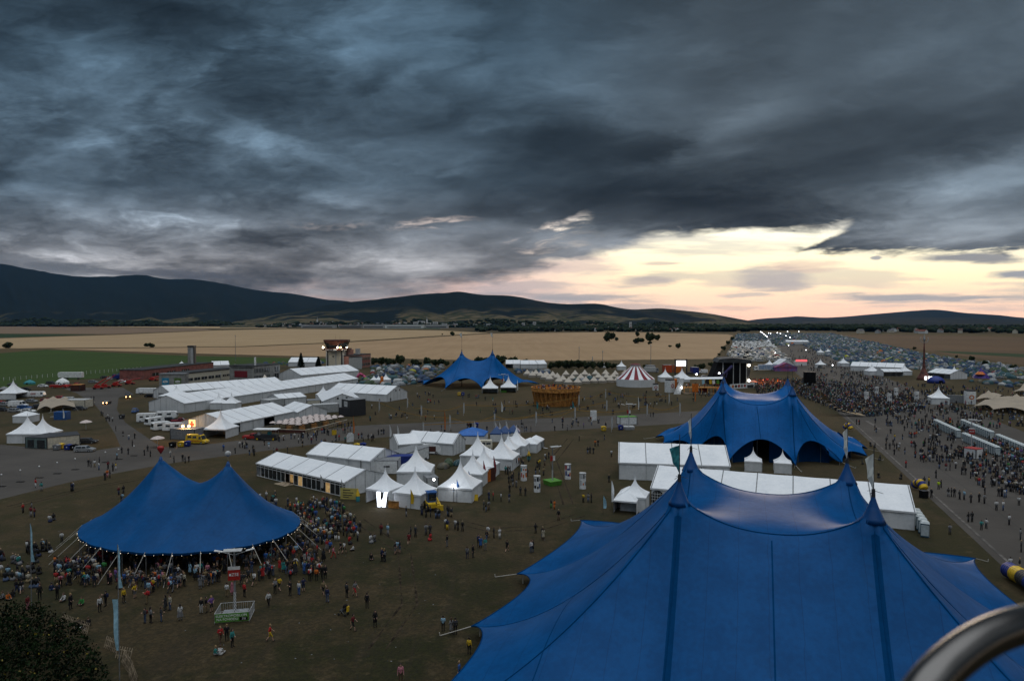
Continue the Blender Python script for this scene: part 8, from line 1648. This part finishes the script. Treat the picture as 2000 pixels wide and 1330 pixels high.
Z((1600, 760), 3.41, [(577, 522, 'red', 'charcoal', 'walk', 0.3), (240, 172, 'white', 'black', 'walk'), (700, 637, 'charcoal', 'denim', 'hips'), (730, 642, 'yellow', 'black', 'walk'), (778, 592, 'black', 'black', 'stand'), (795, 667, 'neon', 'black', 'hips'), (812, 657, 'black', 'black', 'stand'), (747, 722, 'black', 'black', 'phone'), (870, 967, 'grey', 'charcoal', 'walk'), (993, 884, 'black', 'charcoal', 'walk'), (1018, 884, 'black', 'black', 'walk2'), (1080, 938, 'teal', 'black', 'walkpack'), (1112, 928, 'white', 'charcoal', 'walk'), (1265, 904, 'white', 'black', 'walk2'), (1180, 806, 'white', 'black', 'walk'), (1225, 808, 'white', 'denim', 'walk2'), (1340, 1004, 'grey', 'charcoal', 'walk'), (1345, 1084, 'charcoal', 'black', 'walk2'), (1273, 1198, 'white', 'black', 'walk'), (1335, 1204, 'black', 'khaki', 'walk2'), (1010, 757, 'charcoal', 'black'), (1065, 752, 'black', 'black'), (1100, 762, 'grey', 'black', 'stand'), (1103, 704, 'black', 'black', 'coat'), (1272, 682, 'black', 'black', 'coat'), (1243, 667, 'white', 'black', 'stand'), (1330, 773, 'white', 'black', 'stand2'), (860, 716, 'charcoal', 'grey'), (880, 716, 'black', 'charcoal'), (900, 718, 'black', 'black'), (935, 735, 'charcoal', 'black'), (965, 737, 'lightblue', 'charcoal', 'phone'), (395, 590, 'black', 'charcoal', 'sit'), (545, 598, 'black', 'black', 'sit'), (285, 500, 'charcoal', 'black', 'situp'), (340, 380, 'black', 'charcoal', 'sit'), (372, 388, 'black', 'black', 'situp'), (405, 475, 'charcoal', 'charcoal', 'sit'), (500, 438, 'black', 'black', 'walk'), (445, 400, 'black', 'black', 'walk2'), (470, 400, 'charcoal', 'black', 'walk')], 'on the runway by the marquee')
Z((0, 680), 4.75, [(845, 482, 'black', 'black'), (870, 482, 'charcoal', 'black'), (878, 530, 'cream', 'grey'), (820, 530, 'black', 'black'), (940, 625, 'charcoal', 'black'), (955, 632, 'black', 'black'), (985, 680, 'black', 'charcoal', 'walk'), (1000, 655, 'white', 'black', 'walk2'), (1015, 680, 'black', 'black'), (1045, 680, 'white', 'black', 'walk'), (1142, 820, 'charcoal', 'grey', 'walk'), (1075, 770, 'charcoal', 'black'), (1195, 850, 'white', 'denim', 'walk2'), (1250, 840, 'black', 'black'), (1228, 910, 'charcoal', 'black', 'walk'), (1130, 975, 'charcoal', 'black'), (1190, 985, 'black', 'charcoal', 'phone'), (1085, 1035, 'lightblue', 'black'), (1340, 995, 'black', 'black'), (1370, 958, 'charcoal', 'black'), (1395, 1008, 'black', 'black', 'hips'), (1580, 1010, 'white', 'grey', 'walk'), (1615, 1060, 'charcoal', 'black', 'walk'), (1695, 1048, 'black', 'black'), (1718, 1068, 'charcoal', 'black'), (1752, 1055, 'black', 'black', 'walk'), (822, 1098, 'black', 'black'), (845, 1105, 'charcoal', 'black'), (878, 1105, 'white', 'khaki', 'walk2'), (922, 1080, 'charcoal', 'black'), (918, 1130, 'white', 'denim', 'walk'), (1003, 1120, 'maroon', 'black'), (1048, 1140, 'charcoal', 'black'), (1075, 1130, 'yellow', 'white', 'walk2'), (975, 1225, 'black', 'black'), (995, 1200, 'orange', 'pink', 'stand2'), (1020, 1205, 'black', 'charcoal'), (330, 1295, 'red', 'white', 'walk2')], 'on the concrete beyond the oval tent')
Z((0, 850), 2.77, [(125, 420, 'red', 'black', 'walkpack'), (172, 412, 'grey', 'charcoal'), (268, 470, 'white', 'navy', 'sit'), (290, 460, 'black', 'charcoal', 'sit'), (335, 580, 'white', 'black', 'stand2'), (228, 625, 'charcoal', 'black'), (252, 628, 'black', 'black'), (150, 945, 'maroon', 'pink', 'stand'), (310, 885, 'black', 'black', 'phone'), (382, 940, 'black', 'black', 'coat'), (350, 895, 'white', 'charcoal', 'sit'), (445, 915, 'green', 'black', 'sit'), (540, 955, 'white', 'black', 'stand'), (572, 925, 'black', 'black'), (670, 905, 'yellow', 'black', 'stand'), (730, 880, 'yellow', 'grey', 'hips'), (795, 910, 'red', 'khaki', 'phone'), (785, 1015, 'charcoal', 'denim', 'phone'), (815, 1015, 'grey', 'black', 'stand2'), (872, 1008, 'charcoal', 'denim', 'stand2'), (975, 1000, 'white', 'grey', 'dress'), (920, 945, 'cream', 'denim', 'stand'), (895, 945, 'charcoal', 'charcoal'), (40, 890, 'orange', 'charcoal', 'sit'), (20, 885, 'grey', 'black', 'sit'), (215, 890, 'black', 'black', 'stand'), (425, 1035, 'black', 'charcoal', 'sit'), (455, 1055, 'charcoal', 'white', 'situp'), (480, 1030, 'black', 'black', 'sit'), (70, 690, 'grey', 'charcoal', 'sit'), (100, 700, 'teal', 'grey', 'sit'), (85, 695, 'grey', 'charcoal', 'situp')], 'near the sunflower plot')
tops, tw = list(CLOTH), [30, 16, 9, 13, 4, 8, 4, 3, 4, 4, 2, 1.5, 1.5, 2, 3, 1.5, 2, 4, .2, 2.5]; bots, bw = ['black', 'charcoal', 'denim', 'navy', 'grey', 'khaki', 'white', 'brown'], [30, 16, 18, 8, 8, 6, 2, 3]
def zone(poly, n, where, sit=.0, face=None, walk=None):
    xs, ys = [p[0] for p in poly], [p[1] for p in poly]; k = 0
    while k < n:
        x, y = rngp.uniform(min(xs), max(xs)), rngp.uniform(min(ys), max(ys))
        if not in_poly(x, y, poly): continue
        k += 1; g = 1 if rngp.random() < .55 else rngp.choice((2, 3))
        for j in range(g):
            f = None if face is None else math.atan2(face[1] - y, face[0] - x); pose = rngp.choice(('sit', 'situp')) if rngp.random() < sit else None
            w = G(x, y); add_p((w[0] + rngp.uniform(-.9, .9) * (j > 0), w[1] + rngp.uniform(-.9, .9) * (j > 0)), ('black' if 'oval' not in where and rngp.random() < .45 else rngp.choices(tops, tw)[0]), rngp.choices(bots, bw)[0], pose, (math.pi + rngp.uniform(-.7, .7)) if face else None, where, 0, False); 
        k += g - 1
zone([(150, 1095), (215, 1083), (300, 1092), (370, 1096), (470, 1092), (560, 1068), (600, 1050), (640, 1075), (640, 1115), (600, 1140), (500, 1150), (420, 1140), (330, 1165), (250, 1160), (150, 1140), (100, 1150), (110, 1110)], 330, 'in the oval tent audience', .04, (350, 900))
zone([(0, 1085), (110, 1070), (150, 1100), (120, 1150), (0, 1180)], 42, 'beside the tall flag', .6, (350, 900))
zone([(175, 1042), (240, 1020), (370, 1030), (500, 1010), (545, 1030), (520, 1060), (380, 1085), (230, 1078)], 190, 'under the oval tent', 0, (350, 900))
zone([(505, 965), (590, 985), (650, 985), (690, 1010), (700, 1050), (650, 1072), (590, 1045)], 120, 'between oval tent and cafe', .03)
zone([(570, 985), (640, 990), (668, 1030), (650, 1065), (600, 1045)], 50, 'between oval tent and cafe', .03)
zone([(400, 882), (520, 868), (800, 838), (1300, 812), (1290, 830), (770, 862), (520, 897)], 95, 'walking the taxiway above the cafe')
zone([(720, 772), (860, 770), (1040, 790), (1300, 752), (1300, 806), (900, 820), (720, 832)], 150, 'on the meadow of yellow tapes', .25)
zone([(1150, 775), (1370, 770), (1340, 800), (1180, 800)], 50, 'on the meadow below the deck')
zone([(940, 925), (1030, 885), (1070, 895), (1070, 920), (990, 945)], 34, 'along the market stalls'); zone([(1120, 860), (1230, 850), (1220, 900), (1130, 900)], 8, 'on the grass beside the tall marquee')
zone([(700, 1010), (1150, 985), (1130, 1060), (900, 1110), (720, 1120)], 22, 'on the open grass'); zone([(260, 1000), (60, 1010), (20, 960), (240, 940)], 10, 'on the grass behind the oval tent')
zone([(845, 995), (890, 1005), (880, 1018), (790, 1012), (800, 1000)], 14, 'around the telehandler')
zone([(540, 860), (610, 852), (640, 842), (680, 832), (690, 845), (560, 870)], 40, 'in front of the beer garden'); zone([(1360, 770), (1430, 765), (1430, 776), (1370, 778)], 40, 'before the performance deck')
zone([(1470, 752), (1470, 742), (1580, 742), (1700, 755), (1800, 785), (1805, 800), (1700, 815), (1640, 805), (1560, 775), (1480, 770)], 2700, 'in the main stage audience'); zone([(1690, 758), (1810, 755), (1990, 790), (2010, 830), (1820, 852), (1720, 815)], 620, 'far runway crowd', .3)
zone([(1600, 750), (1572, 705), (1560, 680), (1585, 680), (1660, 722), (1780, 755)], 420, 'far runway crowd'); zone([(1810, 750), (2010, 762), (2010, 785), (1830, 775)], 200, 'far crowd', .3)
zone([(1655, 822), (1810, 818), (1840, 842), (1870, 880), (1990, 950), (1990, 990), (1870, 930), (1740, 880)], 190, 'by the arched big top'); zone([(1850, 845), (1880, 848), (1960, 892), (2010, 910), (2010, 975), (1880, 915)], 190, 'queueing at the toilet rows'); zone([(1925, 860), (1960, 865), (2010, 895), (2010, 915), (1960, 895)], 90, 'queueing between toilet rows')
zone([(1470, 680), (1560, 680), (1600, 740), (1540, 700)], 60, 'far')
for k in range(60):
    a = rngp.uniform(0, 6.28); r = rngp.uniform(4.8, 9.0); add_p((LOOK[0] + r * math.cos(a), LOOK[1] + r * math.sin(a)), rngp.choices(tops, tw)[0], rngp.choices(bots, bw)[0], 'stand', a + 1.57, 'on the lookout deck', LOOK[3], False)
for k in range(34):
    add_p((G(1376, 770)[0] + rngp.uniform(-8, 8), G(1376, 770)[1] + rngp.uniform(.4, 5)), rngp.choice(('red', 'white', 'orange', 'black', 'maroon')), 'black', 'stand', None, 'on the performance deck', 3.0 if k % 3 else .5, False)
# no one stands inside walls or under the big canopies' hems
people.sort(key=lambda p: p[0] ** 2 + p[1] ** 2 + (1e9 if p[2] > 1 else 0))
cnt = {}; pn = {'stand': 'standing', 'stand2': 'holding a drink', 'crossed': 'with crossed arms', 'hips': 'with hands on hips', 'phone': 'with a rucksack', 'walk': 'striding', 'walk2': 'walking long-haired', 'walkpack': 'walking with rucksack', 'arms': 'raising an arm', 'dress': 'in a long skirt', 'coat': 'in a long coat', 'sit': 'sitting cross-legged', 'situp': 'with knees drawn up'}
indiv = people[:300]; rest = people[300:]
def vis(p): return True
for (x, y, z, a, pose, top, bot, hair, where) in indiv:
    o = bpy.data.objects.new('person', PM[pose]); COL.objects.link(o); s = rngp.uniform(.94, 1.06); o.location = (x, y, z); o.rotation_euler = (0, 0, a); o.scale = (s, s, s)
    for i, m in ((1, HAIRS[hair]), (2, CLM[top]), (3, CLM[bot]), (5, CLM[('maroon', 'charcoal', 'red', 'navy')[int(abs(x * 7)) % 4]])): o.material_slots[i].link = 'OBJECT'; o.material_slots[i].material = m
    key = (top, bot, pose, where); cnt.setdefault(key, []).append(o)
for (top, bot, pose, where), L in cnt.items():
    ot = top if top == bot else top + ' and ' + bot
    for o in L: tag(o, 'person in %s %s %s' % (ot, pn[pose], where), 'person', 'people ' + where if len(L) == 1 else 'people in %s %s %s' % (ot, pn[pose], where))
# the rest of the crowd: small figures in one mass
def lowfig(sit=False):
    b, t, h = MB(), MB(), MB(); z = -.42 if sit else 0
    if sit: b.lathe([(.3, 0), (.34, .2), (.2, .42)], (0, -.15, 0), 6, sx=1.1)
    else:
        for s in (-1, 1): b.tube((s * .12, .02 * s, 0), (s * .09, 0, .9), .065, .095, 5)
    t.lathe([(.15, .86 + z), (.17, 1.1 + z), (.21, 1.36 + z), (.08, 1.48 + z)], (0, 0, 0), 6, sy=.62)
    for s in (-1, 1): t.tube((s * .22, 0, 1.40 + z), (s * .27, -.08, .90 + z), .055, .04, 4)
    h.lathe([(.02, 1.48 + z), (.09, 1.55 + z), (.10, 1.66 + z), (.06, 1.75 + z)], (0, 0, 0), 6); return b, t, h
def q2(mb):
    f = []
    for p in mb.f:
        if len(p) == 4: f.append(p)
        else:
            for k in range(1, len(p) - 1, 2): f.append((p[0], p[k], p[k + 1], p[min(k + 2, len(p) - 1)]))
    return np.array(mb.v, float), np.array(f)
LF = [[q2(m) for m in lowfig(s)] for s in (False, True)]
for sit in (False, True):
    items = [(x, y, z, a, rngp.uniform(.92, 1.06), (CLOTH[bot], CLOTH[top], {'dark': (.03, .02, .015), 'brown': (.08, .045, .03), 'fair': (.30, .21, .13)}[hair])) for (x, y, z, a, pose, top, bot, hair, w) in rest if (pose in ('sit', 'situp')) == sit]
    inst('crowd', LF[int(sit)], items, CM, 'festival crowd of small figures ' + ('sitting on the grass' if sit else 'standing and walking far off'), 'crowd')
# red-lit front of the stage audience comes from the stage wash lamp
for i, (x, y, z) in enumerate(((1492, 752, 9.0), (1525, 752, 9.0))):
    g = G(x, y); l = bpy.data.lights.new('stage_wash', 'SPOT'); l.energy = 14000; l.color = (1, .16, .03); l.spot_size = R(110); l.shadow_soft_size = .5; lo = bpy.data.objects.new('stage_wash', l); COL.objects.link(lo); lo.location = (g[0], g[1] + 8, z); lo.rotation_euler = (R(10), R(10), 0)
rl = np.random.RandomState(9); V = []; F = []
for k in range(90):
    g = G(rl.uniform(20, 1150), rl.uniform(900, 1300)); a = rl.uniform(0, 3); w = rl.uniform(.04, .10); c, q = math.cos(a) * w, math.sin(a) * w; V += [(g[0] + c, g[1] + q, .03), (g[0] - q, g[1] + c, .06), (g[0] - c, g[1] - q, .03), (g[0] + q, g[1] - c, .05)]; F.append([4 * k, 4 * k + 1, 4 * k + 2, 4 * k + 3])
tag(np_mesh('litter', V, F, M['grey']), 'scraps of paper and cups scattered on the grass', 'litter', None, 'stuff')
# pushchair near the strolling pair
T = thing('pushchair', 'dark pushchair with a yellow cloth parked on the dry grass', 'pushchair', G(671, 1201), R(160)); mb = MB(); mb.extr([(-.3, .45), (-.35, 1.0), (-.2, 1.1), (.0, .7), (.35, .6), (.35, .45)], -.24, .24); mb.build('seat', M['dark'], T)
for s in (-1, 1): mb = MB(); mb.tube((-.45, s * .28, 1.05), (.4, s * .28, .15), .02, .02, 5); mb.tube((-.35, s * .28, .15), (.2, s * .28, .7), .02, .02, 5); mb.build('frame', M['steel'], T)
for x in (-.38, .42):
    for s in (-1, 1): mb = MB(); mb.tube((x, s * .27, .15), (x, s * .32, .15), .15, .15, 10); mb.build('wheel', M['tyre'], T)
mb = MB(); mb.lathe([(.32, 0), (.26, .2), (.02, .32)], (-.22, 0, .95), 8, sx=.8); mb.build('hood', M['black'], T); mb = MB(); mb.box(-.6, -.52, -.2, .2, .5, 1.05); mb.build('cloth', M['yellow'], T)
# ------------------------------------------------------------------ rail of the lookout gondola, close to the lens
def rail():
    T = thing('hand_rail', 'polished metal hand rail bending through the corner of the view, out of focus', 'rail', (0, 0, 0)); c = MB(); P = []
    for px, py, d in ((1740, 1480, .62), (1770, 1405, .63), (1812, 1340, .64), (1862, 1288, .66), (1920, 1248, .68), (1985, 1222, .70), (2060, 1206, .73), (2150, 1200, .77), (2300, 1210, .84), (2600, 1260, 1.0)):
        v = Vector(ray(px, py)); P.append(Vector((0, 0, CAMH)) + v * (d / v.y))
    Q = []
    for i in range(len(P) - 1):
        a, b, c2, d2 = P[max(0, i - 1)], P[i], P[i + 1], P[min(len(P) - 1, i + 2)]
        for k in range(8): t = k / 8; Q.append(.5 * ((2 * b) + (c2 - a) * t + (2 * a - 5 * b + 4 * c2 - d2) * t * t + (3 * b - a - 3 * c2 + d2) * t ** 3))
    n = 28; vs = []
    for i, q in enumerate(Q):
        d = (Q[min(i + 1, len(Q) - 1)] - Q[max(0, i - 1)]).normalized(); u = d.cross(Vector((0, 0, 1))).normalized(); w = u.cross(d)
        vs += [tuple(q + (u * math.cos(2 * math.pi * k / n) + w * math.sin(2 * math.pi * k / n)) * .0185) for k in range(n)]
    c.add(vs, [(i * n + k, i * n + (k + 1) % n, (i + 1) * n + (k + 1) % n, (i + 1) * n + k) for i in range(len(Q) - 1) for k in range(n)])
    o = c.build('tube', mat('brushed_metal', (.115, .112, .108), .24, .04, 2, .5, .95), T, True)
    v = MB(); v.tube(Q[0], Q[0] + Vector((0, 0, -1.1)), .0185, .0185, 16); v.build('upright', MATS['brushed_metal'], T, True)
rail()
# ------------------------------------------------------------------ evening haze over the valley
def haze():
    m = bpy.data.materials.new('haze'); m.use_nodes = True; t = NT(m.node_tree); t.n.clear(); out = t.new('ShaderNodeOutputMaterial'); v = t.new('ShaderNodeVolumePrincipled'); v.inputs['Color'].default_value = (.12, .45, 1.0, 1); v.inputs['Density'].default_value = 8e-6; v.inputs['Anisotropy'].default_value = .25; t.l.new(v.outputs[0], out.inputs['Volume'])
    mb = MB(); mb.box(-17000, 17000, -400, 26000, -12, 1150); o = mb.build('haze', m); tag(o, 'thin blue evening haze filling the valley', 'haze', None, 'stuff')
haze()
